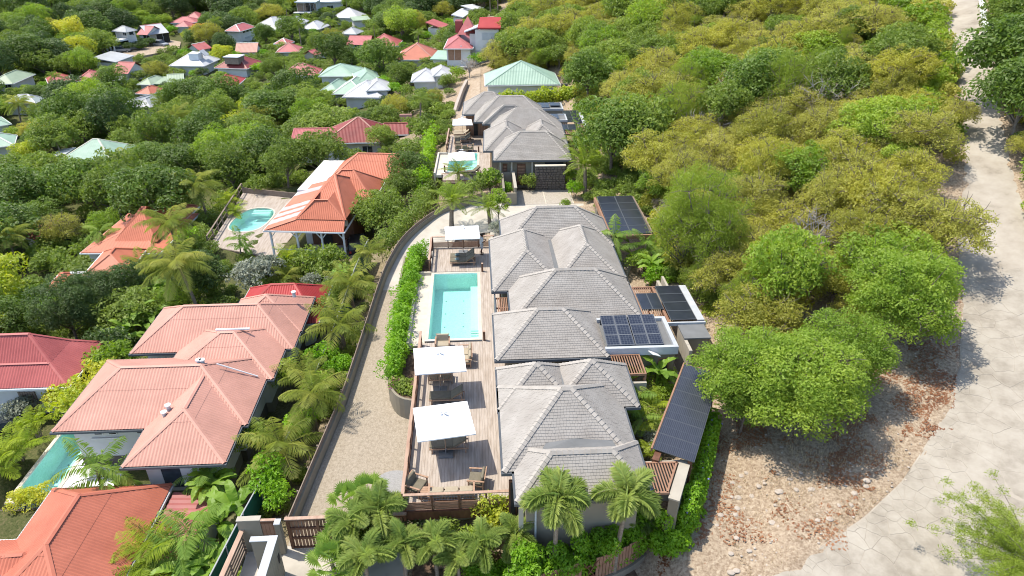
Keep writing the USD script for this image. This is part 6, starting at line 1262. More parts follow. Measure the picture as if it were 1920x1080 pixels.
# ----- palms and other large-leaved plants: every frond its own part
def frond(r, L, droop, lift, az, nl, ll, lw, radial=False, hang=.55, taper=True, rw=.022):
    """Midrib and leaflets of one frond growing from the origin."""
    s = np.linspace(0, 1, 9); ang = lift - droop*s**1.4; dx = np.cumsum(np.r_[0, np.cos(ang[:-1])*L/8]); dz = np.cumsum(np.r_[0, np.sin(ang[:-1])*L/8])
    ca, sa = math.cos(az), math.sin(az); side = np.array([-sa, ca, 0]); tw = r.uniform(-.25, .25)
    P = np.c_[dx*ca, dx*sa, dz] + side*(s**2*L*.10*r.uniform(-1, 1))[:, None]; mb = MB().tube(P, np.linspace(rw, rw*.3, 9), 4, False)
    t = np.linspace(.12 if not radial else .05, 1, nl); Q = np.stack([np.interp(t, s, P[:, j]) for j in range(3)], -1); T = np.gradient(Q, axis=0); T /= np.linalg.norm(T, axis=1, keepdims=True)
    N = np.cross(T, side); N /= np.linalg.norm(N, axis=1, keepdims=True)
    prof = np.sin(np.clip(t*.92+.06, 0, 1)*math.pi)**.55 if taper else np.ones(nl)
    rows = [(1, 0), (-1, 0)] if not radial else [(math.cos(a), math.sin(a)) for a in np.arange(9)*math.pi/4.5+.3]
    V = []
    for cs, sn in rows:
        d = side*cs + N*sn*(1 if radial else 0) + N*tw*.4; d = d + T*(.55 + r.uniform(-.15, .15, (nl, 1))) + np.array([0, 0, -1.0])*(hang*r.uniform(.6, 1.4, (nl, 1)) if not radial else .18)
        d /= np.linalg.norm(d, axis=1, keepdims=True); l = (ll*prof*r.uniform(.85, 1.1, nl))[:, None]; b = np.cross(d, N); b /= np.maximum(np.linalg.norm(b, axis=1, keepdims=True), 1e-6)
        e = Q + d*l + np.array([0, 0, -1.0])*l*.25*hang; m = Q + d*l*.5; V.append(np.stack([Q, m + b*lw/2, e, m - b*lw/2], 1))
    V = np.concatenate(V).reshape(-1, 3); n = len(V)//4
    mb.add(V, ((np.arange(n)[:, None]*4)[:, :, None] + np.array([[0, 1, 2], [0, 2, 3]])[None]).reshape(-1, 3)); return mb
def palm_kind(name, leaf, h, nf, L, seed, ll=.75, lw=.055, nl=34, lift=(1.25, -.35), droop=(.9, 1.7), lean=.6, tr=.14, radial=False, hang=.6, shaft=None, cat='palm tree', stems=1, rw=.022):
    def build(T):
        r = np.random.default_rng(seed)
        for st in range(stems):
            o = np.array([0, 0, 0.0]) if stems == 1 else np.append(r.normal(0, .35, 2), 0); la = r.uniform(0, 6.28); ln = lean*r.uniform(.6, 1.2); hh = h*(r.uniform(.7, 1.1) if stems > 1 else 1)
            s = np.linspace(0, 1, 8); pts = o + np.c_[math.cos(la)*ln*s**1.7, math.sin(la)*ln*s**1.7, s*hh]; pts[0, 2] = -.4
            T.part('trunk', MB().tube(pts, tr*np.array([1.35, 1.05, 1, .95, .92, .9, .88, .8]), 8), M['palmbark'], smooth=60)
            top = pts[-1]
            if shaft: T.part('crownshaft', MB().tube([top-(0, 0, .1), top+(0, 0, .35), top+(0, 0, .75)], [tr*.95, tr*1.0, tr*.5], 8), LEAF[shaft], smooth=60); top = top+(0, 0, .65)
            for k in range(nf if stems == 1 else max(5, nf//stems)):
                q = (k+.5)/(nf if stems == 1 else max(5, nf//stems)); lf = lift[0] + (lift[1]-lift[0])*q + r.uniform(-.12, .12)
                f = frond(r, L*r.uniform(.85, 1.1), droop[0] + (droop[1]-droop[0])*(1-q)*.6 + r.uniform(0, .25), lf, k*2.39996 + r.uniform(-.2, .2), nl, ll, lw, radial, hang, rw=rw)
                T.part('frond', f.moved(top), LEAF[leaf])
            if name == 'coconut_palm':
                for k in range(5): a = k*1.26; T.part('coconut', trimesh.creation.icosphere(1, .13).apply_translation(top + (math.cos(a)*.25, math.sin(a)*.25, -.22)), LEAF['croton'])
    return Kind(name, cat, build, L)
COCO = [palm_kind('coconut_palm', 'coco', 4.6, 20, 3.1, 200+i, nl=40, ll=.85) for i in range(2)]
SCOCO = [palm_kind('young_coconut_palm', 'coco', 1.6, 15, 2.7, 205+i, nl=36, ll=.75, lean=.3, lift=(1.35, .1)) for i in range(2)]
ARECA = [palm_kind('areca_palm', 'areca', 1.5, 24, 1.8, 210+i, nl=26, ll=.5, lw=.045, lean=.5, tr=.05, stems=4, lift=(1.4, .2), hang=.4, rw=.014) for i in range(2)]
FOX = [palm_kind('foxtail_palm', 'fox', 2.4, 8, 1.8, 220+i, nl=58, ll=.56, lw=.055, lean=.15, tr=.13, radial=True, lift=(1.3, .25), droop=(1.6, 2.3), shaft='fan') for i in range(2)]
FOXT = [palm_kind('tall_foxtail_palm', 'fox', 4.9, 8, 1.7, 225+i, nl=58, ll=.62, lw=.055, lean=.25, tr=.12, radial=True, lift=(1.3, .25), droop=(2.0, 2.7), shaft='fan') for i in range(2)]
SAP = [tree_kind('sapling', 'fresh', 1.0, 3.4, .5, 18, 1100, .2, 195, limb=10, base_r=.04, rr=(.22, .4), shell=.2)]
DARKF = [tree_kind('fine_dark_tree', 'deep', 2.9, 6.4, .5, 70, 24000, .15, 196, limb=18, base_r=.12, rr=(.14, .3), shell=.4, upb=.6)]
DATE = [palm_kind('date_palm', 'feather', 2.2, 26, 2.2, 230+i, nl=36, ll=.40, lw=.035, lean=.2, tr=.18, lift=(1.4, -.1), droop=(.7, 1.2), hang=.25) for i in range(1)]
TALLP = [palm_kind('slender_palm', 'mid', 5.2, 14, 1.7, 240, nl=24, ll=.5, lw=.05, lean=.4, tr=.11)]
GPALM = [palm_kind('garden_palm', 'fan', 2.2, 12, 1.7, 250, nl=26, ll=.5, lw=.07, lean=.2, tr=.07, lift=(1.3, -.2), droop=(1.0, 1.8), stems=2)]
def fan_build(T):
    r = np.random.default_rng(260); T.part('trunk', MB().tube([(0, 0, -.4), (0, 0, .9), (.03, .02, 1.5)], [.14, .11, .1], 8), M['palmbark'], smooth=60)
    for k in range(18):
        q = (k+.5)/18; el = 1.35-1.5*q + r.uniform(-.1, .1); az = k*2.39996; d = np.array([math.cos(el)*math.cos(az), math.cos(el)*math.sin(az), math.sin(el)]); o = np.array([0, 0, 1.45]); c = o + d*.95
        mb = MB().tube([o, o + d*.5 + (0, 0, .05), c], [.015, .012, .01], 4, False); sd = unit(np.cross(d, (0, 0, 1.0))); up = np.cross(sd, d)
        for j in range(17):
            a = (j-8)/8*1.75; e = d*math.cos(a) + sd*math.sin(a); l = .68*(1-.12*abs(j-8)/8)*r.uniform(.9, 1.08); b = np.cross(e, up); tip = c + e*l + (0, 0, -.16*l) + up*.03*(j % 2)
            mb.add([c, c+e*l*.55+b*.045, tip, c+e*l*.55-b*.045], [(0, 1, 2), (0, 2, 3)])
        T.part('leaf', mb, LEAF['fan'])
FAN = [Kind('fan_palm', 'palm tree', fan_build, 1.6)]
def ban_build(seed):
    def b(T):
        r = np.random.default_rng(seed)
        for st in range(3):
            o = np.append(r.normal(0, .4, 2), 0); h = r.uniform(1.3, 2.2); T.part('stem', MB().tube([o-(0, 0, .4), o+(0, 0, h*.6), o+(0, 0, h)], [.13, .11, .06], 7), LEAF['banana'], smooth=60)
            for k in range(6):
                az = k*2.4 + r.uniform(-.3, .3); lf = 1.25-.16*k; L, W = r.uniform(1.6, 2.2), r.uniform(.20, .27); s = np.linspace(0, 1, 12); ang = lf-1.5*s**1.3
                x = np.cumsum(np.r_[0, np.cos(ang[:-1])*L/11]); z = np.cumsum(np.r_[0, np.sin(ang[:-1])*L/11]); c = o + (0, 0, h) + np.c_[x*math.cos(az), x*math.sin(az), z]; sd = np.array([-math.sin(az), math.cos(az), 0]); mb = MB()
                wd = W*np.clip(np.sin(np.clip(s*1.02, 0, 1)*math.pi)**.5, .05, 1)*(s > .1) + .02
                for sg in (-1, 1):
                    e = c + sd*sg*wd[:, None] + np.array([0, 0, 1])*(wd*r.uniform(-.25, .45, 12))[:, None]
                    for i in range(11):
                        g0 = .03*r.random(); mb.add([c[i], c[i+1], e[i+1]*(1-g0)+e[i]*g0, e[i]], [(0, 1, 2), (0, 2, 3)])
                T.part('leaf', mb, LEAF['banana'])
    return b
BANANA = [Kind('banana_plant', 'banana plant', ban_build(270+i), 2.0) for i in range(2)]
def hedge(name, label, path, w, h, n, leaf, size=.13, seed=0, blobs=None, cat='hedge', group=None, hvar=.25, extra=None):
    """A hedge along a line of points (x, y, z of the ground)."""
    r = np.random.default_rng(seed); A = resample(np.asarray(path, float), .35); C, rad = [], []
    for p in A:
        for j in range(3):
            C.append(p + (r.normal(0, w*.22), r.normal(0, w*.22), h*r.uniform(.35, 1.0)*(1-hvar*r.random()))); rad.append(w*r.uniform(.32, .52))
        C.append(p + (0, 0, h*.3)); rad.append(w*.45)
    T = Thing(name, label, cat, tuple(A[0]), group=group); o = T.o
    st = MB()
    for p in A[::2]: st.tube([p-o-(0, 0, .3), p-o+(r.normal(0, .1), r.normal(0, .1), h*.7)], [.03, .015], 5)
    T.part('stems', st, M['bark']); T.part('foliage', leaves(r, np.array(C)-o, rad, n, size, 1.0, .55), LEAF[leaf])
    if extra: T.part('blossom', leaves(r, np.array(C)[:max(4, len(C)//9)]-o, np.array(rad)[:max(4, len(C)//9)], extra[1], .09, 1, .9), extra[0])
    return T
def G(x, y): return (x, y, g(x, y))
def put(K, i, label, px_, up=0.0, rz=None, sc=1.0, group=None, z=None, dz=0.0):
    """Puts a plant whose crown centre, up metres above the ground, shows at a pixel."""
    p = on_ground(*px_, up) if z is None else np.array([*at(*px_, z+up)[:2], z]); k = K[i % len(K)]
    return k.put(label, (p[0], p[1], p[2]+dz), rng.uniform(0, 6.28) if rz is None else rz, sc, group)

# ----- the planting round the villas
hp = [(-5.3, 33.3, -.7), (-5.35, 36, -.7), (-5.35, 39, -.7), (-5.3, 42, -.7), (-5.2, 45, -.7), (-4.95, 47.5, -.6), (-4.7, 49.3, -.5)]
hedge('pool_hedge', 'bright green clipped hedge between the nearer pool and the driveway', hp, 1.25, 1.55, 21000, 'hedge', .15, 1)
hedge('pool_hedge', 'dark green bushy end of the planter with pink blossoms by the drive', [(-5.2, 32.7, -.8), (-4.7, 32.2, -.8), (-4.3, 32.1, -.8)], .9, .75, 2600, 'mid', .12, 2, cat='shrub', extra=(pinkfl, 90))
hedge('front_hedge', 'bright green hedge of glossy shrubs behind the curved plank fence', [(1.0, 19.35, -2), (2.2, 19.65, -2), (3.2, 19.9, -2), (4.4, 20.15, -2), (5.5, 20.4, -2), (6.5, 20.85, -2), (7.2, 21.3, -1.9), (7.7, 21.9, -1.7)], 1.05, 2.75, 30000, 'hedge', .14, 3, hvar=.4)
hedge('front_hedge', 'low bright green bushes at the bottom edge below the foxtail palms', [(*at(a, b, -1.2)[:2], -2.0) for a, b in ((885, 1065), (930, 1060), (985, 1065))], .9, .9, 5200, 'hedge', .13, 4)
hedge('side_hedge', 'bright green shrubs by the corner of the side pergola', [(7.7, 20.7, -1.6), (8.3, 20.3, -1.5), (8.9, 20.9, -1.3), (9.4, 21.7, -1.0)], 1.0, 2.7, 9000, 'hedge', .14, 5)
for k, (a, b, x, y, l) in enumerate([(1044, 928, 0, 20.05, 'tall foxtail palm leaning over the front roof, left one of two'), (1166, 930, 0, 20.1, 'tall foxtail palm over the front roof corner, right one of two')]):
    zs = np.linspace(0, 6, 200); zz = zs[np.argmin([abs(at(a, b, z)[1]-y) for z in zs])]; p = at(a, b, zz); sc_ = (zz+2.0)/5.6; FOXT[k].put(l, (p[0], p[1], -2.0), 1.1+k, (.95, .95, sc_))
for k, (a, b, u, s, l) in enumerate([(1195, 985, 2.6, .62, 'short foxtail palm with brown fronds by the front fence'),
        (905, 1025, 3.0, .74, 'foxtail palm in front of the yellow-leaved shrub by the deck end'), (815, 1020, 3.0, .72, 'foxtail palm under the middle of the deck railing'), (712, 955, 3.1, .85, 'foxtail palm at the left corner of the deck'), (755, 1030, 2.9, .72, 'foxtail palm low in the front bed beside bare soil'), (665, 990, 2.9, .78, 'foxtail palm nearest the wooden gate end'), (965, 1010, 2.7, .7, 'foxtail palm against the taupe front wall'), (685, 1060, 2.6, .78, 'foxtail palm at the bottom edge by the concrete apron'), (860, 1060, 2.4, .62, 'foxtail palm at the bottom edge with drooping pale plume')]):
    put(FOX, k, l, (a, b), u*s, sc=s, z=-2.0)
for k, (a, b, l) in enumerate([(655, 940, 'fan palm beside the gravel patch end of the drive'), (640, 1010, 'fan palm leaning over the concrete apron'), (622, 1050, 'fan palm at the bottom edge beside the square cover'), (690, 925, 'fan palm behind the foxtail by the deck corner')]): put(FAN, 0, l, (a, b), 1.5, sc=.85, z=-2.05)
put(BUSH, 3, 'yellow-green shrub with orange leaves below the deck railing end', (925, 970), .8, sc=(1.0, 1.0, 1.1), z=-1.3)
for k, (a, b, ki, l) in enumerate([(700, 1010, 1, 'mid green shrub among foxtail trunks'), (830, 1020, 1, 'loose green shrub in the middle of the front bed'), (890, 1025, 0, 'fresh green shrub beside the foxtail with the drooping plume'), (760, 985, 5, 'dark shrub in the shade under the deck front'), (660, 1050, 2, 'bright green shrub in the corner of the front bed'), (1265, 905, 0, 'fresh green shrub by the triangular pergola'), (1150, 985, 2, 'glossy bright shrub behind the fence gap, leftmost'), (1188, 968, 2, 'glossy bright shrub behind the higher fence planks'), (1218, 945, 2, 'glossy bright shrub at the end of the plank fence'), (1245, 925, 0, 'leafy shrub below the triangular pergola wall')]): put(BUSH, ki, l, (a, b), .8, sc=.95, z=-1.9)
# side garden between villa and the solar canopy
for k, (K, i, a, b, u, s, l) in enumerate([(BANANA, 0, 1222, 700, 1.8, .85, 'banana plant with broad bright leaves beside the solar canopy'), (GPALM, 0, 1195, 745, 2.0, .85, 'yellow-green garden palm beside the villa gutter'), (ARECA, 0, 1222, 775, 1.8, .85, 'areca palm leaning over the solar canopy'), (BUSH, 4, 1228, 822, .9, .8, 'pale fern-like shrub in deep shade by the villa'), (ARECA, 1, 1215, 850, 1.2, .5, 'small bright palm at the lower end of the solar canopy'), (GPALM, 0, 1205, 800, 1.2, .7, 'garden palm in the shade between villa and canopy'),
        (BUSH, 0, 1240, 690, 1.5, 1.0, 'leafy green shrub under the small white panel'), (GPALM, 0, 1205, 660, 2.4, .75, 'garden palm in front of the flat solar wing'), (BUSH, 1, 1182, 690, .8, .6, 'dark green shrub at the foot of the pergola'), (BUSH, 0, 1245, 740, .9, .8, 'fresh green shrub along the canopy beam'), (GPALM, 0, 1305, 622, 1.5, .55, 'small palm behind the cream panelled wall')]): put(K, i, l, (a, b), u*s, sc=s, z=-.15)
for k, (K, i, a, b, u, s, l) in enumerate([(GPALM, 0, 1157, 425, 3.0, 1.15, 'twin-stemmed palm in front of the carport'), (GPALM, 0, 1215, 470, 1.6, .9, 'lush garden palm along the timber path, upper one'), (BANANA, 1, 1222, 505, 1.4, .7, 'broad-leaved plant beside the timber path'), (BUSH, 0, 1200, 490, .9, 1.0, 'bright shrub where the timber path bends'), (BUSH, 2, 1232, 520, .9, 1.0, 'glossy shrub at the end of the timber path'), (GPALM, 0, 1250, 505, 1.2, .65, 'small palm by the cream wall end'), (BUSH, 3, 1245, 455, .9, 1.0, 'yellow-flowering shrub along the low cream wall, upper one'), (BUSH, 3, 1262, 480, .9, .9, 'yellow-flowering shrub along the low cream wall, lower one'), (BUSH, 0, 1262, 520, .9, 1.0, 'fresh green shrub below the yellow flowers'), (BUSH, 3, 1285, 525, .9, .8, 'yellow-green shrub above the solar terrace'), (BUSH, 3, 1330, 590, .9, .7, 'yellow-flowering shrub at the corner of the solar terrace'), (BUSH, 1, 1225, 440, .9, 1.0, 'leafy shrub right of the carport roof')]): put(K, i, l, (a, b), u*s, sc=s, z=.1)
DATES = [(1100, 312, 4.0, 1.12, 'date palm with rough trunk in front of the second carport'), (1092, 272, 4.4, 1.05, 'date palm behind the stone wall of the upper villa'), (845, 388, 2.4, 1.12, 'date palm with bright crown at the bend of the concrete drive'), (918, 410, 1.1, .9, 'short date palm behind the person on the deck'), (862, 335, 2.0, .9, 'date palm in front of the upper pool')]
for k, (a, b, u, s, l) in enumerate(DATES): put(DATE, 0, l, (a, b), u*s*.72, sc=(s, s, s*(1.35 if k < 2 else .85 if k == 3 else 1)), z=-.3 if k != 4 else -.6)
put(SAP, 0, 'slender fresh green sapling at the end of the curved drive wall', (935, 378), 2.2, sc=(1.0, 1.0, 1.1), z=-.2); put(SAP, 0, 'feathery green sapling behind the upper deck enclosure', (918, 335), 2.0, sc=(1.3, 1.3, 1.0), z=-.6)
put(BUSH, 4, 'silver-grey shrub by the deck railing under the shingle roof', (935, 430), .6, sc=.8, z=-.3); put(BUSH, 4, 'silver-leaved shrub in front of the upper villa', (928, 338), .7, sc=.8, z=-.4)
for k, (a, b, ki, s, l) in enumerate([(990, 325, 0, 1.0, 'tall leafy shrub against the upper villa wall'), (990, 345, 1, .8, 'rounded shrub at the foot of the upper villa wall'), (950, 358, 2, .7, 'bright shrub beside the taupe enclosure'), (1068, 335, 0, .9, 'leafy shrub beside the stone wall'), (1078, 358, 2, .8, 'bright shrub among date palm trunks'), (1062, 295, 0, .9, 'bright shrub at the upper villa corner'), (1185, 352, 1, .8, 'shrub behind the carport roof'), (905, 350, 1, 1.0, 'green shrub below the upper deck'), (875, 365, 1, 1.0, 'rounded shrub in front of the upper deck'), (840, 368, 0, 1.0, 'fresh shrub at the upper drive wall'), (1150, 400, 3, .6, 'young yellow-green plant beside the carport'), (1060, 385, 0, .5, 'small plant behind the farthest shingle roof')]): put(BUSH, ki, l, (a, b), .9*s, sc=(s, s, s*1.2), z=-.2)
hedge('palm_hedge', 'yellow-green palm hedge between the upper villa and the mint house', [(3.0, 93.6, -.4), (7, 93.9, -.4), (12.5, 94.2, .2), (15, 92, .6)], 1.8, 2.2, 7000, 'areca', .32, 6)
hedge('garden_strip', 'bright planting strip along the solar roofs of the upper villa', [(12.3, 66.5, .2), (13.0, 71, .3), (13.6, 76, .4), (13.8, 82, .6), (13.5, 88, .8)], 1.7, 1.3, 7000, 'fresh', .26, 7)
vw = [(*at(a, b, 1.4)[:2], .4) for a, b in ((1338, 772), (1328, 825), (1316, 878), (1302, 925), (1290, 955))]
cw = Thing('creeper_wall', 'curved wall overgrown with bright creeper and small blue flowers beside the solar canopy', 'wall', vw[0]); VW = smooth(resample(vw, .4), 3)
cw.part('wall', ribbon(MB(), VW, .18, -1.2, 1.35), M['taupe'], world=True); r_ = np.random.default_rng(9); cc = np.vstack([VW[:, :3] + (0, 0, .95), VW[:, :3]+(-.18, 0, .6), VW[:, :3]+(.2, 0, .65), VW[:, :3]+(.22, 0, .2)])
cw.part('creeper', leaves(r_, cc - cw.o, np.full(len(cc), .30), 9000, .12, .9, .8), LEAF['hedge']); cw.part('blossom', leaves(r_, cc - cw.o, np.full(len(cc), .36), 60, .09, .9, .9), pm('blue_blossom', [(.22, .22, .55), (.30, .30, .62)], 5))

# ----- named trees of the right slope
NEAR = [tree_kind('large_green_tree', 'fresh', 3.5, 6.6, .45, 92, 44000, .15, 300+i, rr=(.15, .30), flat=.72, zlo=-.6, limb=30, base_r=.17, shell=.35, extra=twigs(20)) for i in range(2)]
put(NEAR, 0, 'large bright green tree with dense crown above the bare slope', (1500, 715), 3.2, sc=(1.0, .95, .85)); put(NEAR, 1, 'large bright green tree overhanging the solar canopy', (1400, 690), 3.4, sc=(.82, .82, .85)); put(NEAR, 0, 'bright green tree with spreading crown beside the slope, right of the pair', (1580, 660), 3.0, rz=2.2, sc=(.75, .75, .75))
put(NEAR, 1, 'fresh green tree hanging over leaf litter at the road edge', (1690, 560), 3.2, rz=1.0, sc=(.95, .95, .95)); put(FRESH, 0, 'slender green tree on several thin stems at the slope foot', (1398, 760), 1.8, sc=(.45, .45, .6))
for k, (a, b, s, l) in enumerate([(1310, 400, 1.25, 'tall feathery green tree beyond the side garden wall'), (1285, 440, 1.0, 'feathery green tree left of the tall feathery one'), (1335, 450, 1.0, 'feathery tree at the edge of the olive scrub')]): put(FEATHER, k, l, (a, b), 3.6*s, sc=s)
put(BARE, 0, 'bleached leafless tree tangled in the green hillside, left one', (1400, 170), 2.6, sc=1.1); put(BARE, 1, 'bleached leafless tree beside the dark green crown, right one', (1540, 195), 2.6, sc=1.1)
put(BARE, 0, 'tangled leafless shrub beside the sandy lane', (880, 130), 1.5, sc=.75)
# feathery acacia leaning in at the lower right corner
def acacia(T):
    r = np.random.default_rng(77); tw = MB(); C = []
    for k in range(70):
        a = r.uniform(1.3, 4.4); el = r.uniform(.05, .85); L = r.uniform(1.4, 3.6); d = np.array([math.cos(el)*math.cos(a), math.cos(el)*math.sin(a), math.sin(el)]); s = np.linspace(0, 1, 6)[:, None]
        P = d*L*s + np.array([0, 0, -.5])*s**2*L*.35 + np.append(r.normal(0, .15, 2), .6); tw.tube(P, np.linspace(.018, .004, 6), 4, False)
        for q in P[2:]: C.append(q)
    T.part('branches', tw, M['bark']); T.part('foliage', leaves(r, np.array(C), np.full(len(C), .27), 34000, .085, .7, .22, shell=.05, rnd=1.0), LEAF['feather'])
AC = Kind('acacia_bush', 'shrub', acacia, 3); p = at(1925, 1075, 1.0); AC.put('thin feathery acacia bush leaning over the road in the lower corner', (p[0]-.25, p[1]-.45, 1.0+.35), 0.0, 1.2)
# ----- palms and trees of the gardens on the left
for k, (K, i, a, b, u, s, zz, l) in enumerate([
  (COCO, 0, 350, 505, 4.4, 1.0, -5.2, 'tall coconut palm with wide drooping fronds behind the pale pink roof'), (COCO, 1, 375, 345, 5.2, 1.0, -6.5, 'coconut palm on a leaning trunk left of the oval pool'), (COCO, 0, 320, 420, 4.6, .95, -6, 'coconut palm over the two-pitch orange roof'), (SCOCO, 0, 262, 492, 2.2, .8, -5.8, 'short palm beside the small orange roof'),
  (SCOCO, 0, 655, 530, 2.0, 1.0, -2.6, 'young coconut palm along the drive wall opposite the pool'), (SCOCO, 1, 640, 610, 2.0, 1.05, -2.8, 'young coconut palm leaning over the drive wall near the red annexe'), (SCOCO, 0, 690, 475, 1.8, .7, -2.4, 'young palm by the bend of the drive wall'),
  (COCO, 1, 585, 760, 3.4, .72, -3.4, 'coconut palm beside the white side wall of the pale pink house'), (SCOCO, 1, 535, 830, 2.2, 1.0, -3.0, 'yellowing young coconut palm by the drive wall, nearer one'), (SCOCO, 0, 575, 700, 2.0, .8, -3.2, 'young palm between fence and drive wall'), (GPALM, 0, 392, 890, 2.6, 1.0, -4.8, 'leafy palm at the corner of the nearest pink hip'), (GPALM, 0, 195, 880, 2.2, 1.35, -4.8, 'bushy palm in the court of the pink house'),
  (ARECA, 0, 22, 835, 1.8, .9, -5.2, 'yellow-green palm beside the lap pool'), (ARECA, 1, -5, 870, 1.8, .9, -5.4, 'yellow-green palm at the left margin by the lap pool'), (ARECA, 0, 72, 795, 1.6, .75, -5.2, 'bright palm clump near the corner of the pink roof'),
  (ARECA, 1, 545, 485, 1.6, 1.0, -5.4, 'yellow palm clump below the orange house veranda'), (SCOCO, 1, 540, 520, 1.8, .7, -5.4, 'yellowing palm in front of the concrete courtyard'), (GPALM, 0, 455, 460, 1.8, 1.0, -5.6, 'dark palm below the timber pool deck'), (GPALM, 0, 705, 312, 2.6, 1.2, -4.6, 'dark curled palm beside the rear orange roof'),
  (ARECA, 0, 300, 1020, 2.0, 1.25, -5.0, 'feathery palm clump in front of the coral roof, left one'), (ARECA, 1, 240, 1030, 2.0, 1.1, -5.2, 'feathery palm clump in front of the coral roof at the bottom edge'), (GPALM, 0, 345, 1010, 2.4, 1.3, -4.8, 'spiky palm over the maroon lean-to roof'),
  (ARECA, 0, 430, 375, 1.5, .9, -6, 'yellow palm hedge plant left of the oval pool'), (ARECA, 1, 440, 400, 1.5, .8, -6, 'yellow-green palm by the deck fence'), (GPALM, 0, 190, 440, 2.0, 1.1, -6.5, 'palm clump above the two-pitch orange roof'), (COCO, 0, 30, 205, 4, .95, None, 'yellowing coconut palm by the grey-green roof at left'),
  (TALLP, 0, 100, 145, 5.5, 1.0, None, 'slender palm in the row before the red cottages, first'), (COCO, 1, 20, 460, 3.5, .8, None, 'coconut palm near the left margin above the faded red house')]):
    put(K, i, l, (a, b), u*s*.9, sc=s, z=zz)
for k, (a, b, s, zz, l) in enumerate([(430, 960, 1.25, -4.4, 'banana plant with torn leaves beside the maroon lean-to'), (395, 905, 1.1, -4.6, 'banana plant against the pink house corner'), (270, 585, 1.25, -6, 'banana clump behind the largest pink roof, upper'), (285, 540, 1.1, -6, 'banana clump below the coconut palm'), (235, 620, 1.1, -6, 'banana clump near the pink hip end'), (400, 1060, 1.1, -4.6, 'banana plant at the bottom edge by the green net'), (640, 512, .9, -4.2, 'banana plant in front of the concrete yard'), (350, 1070, 1.1, -4.8, 'banana plant at the bottom edge over the coral house')]): put(BANANA, k, l, (a, b), 1.7*s, sc=s*.78, z=zz)
for k, (a, b, ki, s, zz, l) in enumerate([(475, 820, 0, 1.0, -3.6, 'papaya-like leafy shrub by the pink eave'), (505, 890, 2, 1.2, -2.9, 'bright shrub between the green net and the drive wall'), (530, 700, 0, 1.1, -3.4, 'leafy shrub beside the green shade net'), (610, 670, 2, 1.1, -3.0, 'bright shrub below the young palms'), (600, 730, 0, 1.1, -2.9, 'fresh shrub on the bank by the drive wall'), (560, 800, 2, 1.0, -2.9, 'glossy shrub on the bank beside the gravel'), (640, 690, 2, .9, -2.6, 'shrub under the leaning coconut fronds'), (520, 930, 2, .9, -2.8, 'lowest bright shrub beside the drive wall end'), (625, 570, 1, 1.0, -3.0, 'mid green shrub between the palms of the drive wall'), (470, 520, 4, 1.6, -5.0, 'silver-grey bush below the courtyard, left one'), (500, 505, 4, 1.4, -5.0, 'silver-grey bush nearest the yellow palms'), (585, 528, 4, .8, -4.8, 'low silver-grey shrub along the courtyard edge'), (625, 530, 4, .7, -4.8, 'small silver-grey shrub at the courtyard edge'), (430, 620, 1, 1.0, -5, 'shrub in the gap between the pink roofs'), (195, 715, 3, 1.6, -5.5, 'yellow-green shrub at the tip of the pink hip'), (150, 760, 3, 1.6, -5.6, 'yellow-green shrub between faded red house and pink roof'), (215, 680, 0, 1.6, -5.4, 'leafy green shrub under the pink eave'), (175, 690, 0, 1.4, -5.6, 'fresh shrub beside the faded red gable end'), (125, 745, 3, 1.3, -5.8, 'bright shrub near the boarded house wall'), (35, 770, 4, 1.0, -6.0, 'silver shrub by the boarded wall'), (200, 650, 5, 1.6, -5.6, 'dark shrub behind the faded red roof end'), (70, 935, 3, .8, -5.2, 'low grass-like clump at the end of the lap pool'), (40, 938, 3, .7, -5.2, 'low yellow clump at the lap pool corner')]):
    put(BUSH, ki, l, (a, b), .9*s, sc=(s, s, s*1.05), z=zz)
hedge('tree_row', 'row of tall green shrubs on the bank behind the curved drive wall', [(-8.4, 53.5, -2.6), (-7.2, 56.5, -2.4), (-6.0, 60.0, -2.2), (-5.2, 64, -2.4), (-4.9, 68, -2.6)], 1.8, 2.0, 9000, 'mid', .2, 21)
hedge('cypress_row', 'tall slim bright green hedge beside the upper terrace', [(-5.6, 66, -2.4), (-5.5, 70, -2.4), (-5.4, 75, -2.2), (-5.4, 82, -2)], 1.3, 3.2, 7000, 'hedge', .2, 22)

# ----- filling woods: keep roofs, decks, drives and roads clear
def hull(pts): return shapely.MultiPoint(proj(np.asarray(pts, float))).convex_hull
CLEAR = []     # (pixel polygon, distance)
def clear_box(x0, x1, y0, y1, z0, z1):
    c = np.array([(x, y, z) for x in (x0, x1) for y in (y0, y1) for z in (z0, z1)]); CLEAR.append((hull(c), np.linalg.norm(c.mean(0)-_C)))
for t in stage.GetPrimAtPath('/World').GetChildren(): pass
for fpoly, T in zip(FAR, [None]*len(FAR)):
    P = np.array(fpoly.exterior.coords); zb = g(*P.mean(0)[:2]); CLEAR.append((hull(np.vstack([np.c_[P, np.full(len(P), zb+2.7)], [[*P.mean(0), zb+5.0]]])), np.linalg.norm(np.array([*P.mean(0), zb])-_C)))
for q in ((-24.3, -13, 27.8, 44.5, -2.6, .3), (-18.3, -12, 43, 48.6, -2.6, -1), (-23.2, -14.4, 17.5, 28, -3.4, -1), (-41, -27.4, 37.7, 43, -4.5, -1), (-20.4, -10.8, 58.0, 77, -4.6, 1), (-27, -17, 59.5, 76, -5, -5), (-15.5, -7.5, 69.5, 76, -2.2, .6), (-24, -9, 86, 92.5, -3.2, 0), (-27, -21, 28, 36, -4.6, -4.6), (1.5, 11.9, 96, 103, .8, 4), (-6, 13, 20, 57, 0, 3), (-4, 12.5, 64, 92, 0, 4), (-9, -4, 22, 50, -1.8, -1.8), (-6, 5, 50, 60, -.6, 0), (-17, -11, 55.5, 59, -5, -5), (-10.5, -8.8, 95, 95.5, -3, -1.3), (-2.4, 1, 90, 106, -.5, -.5)): clear_box(*q)
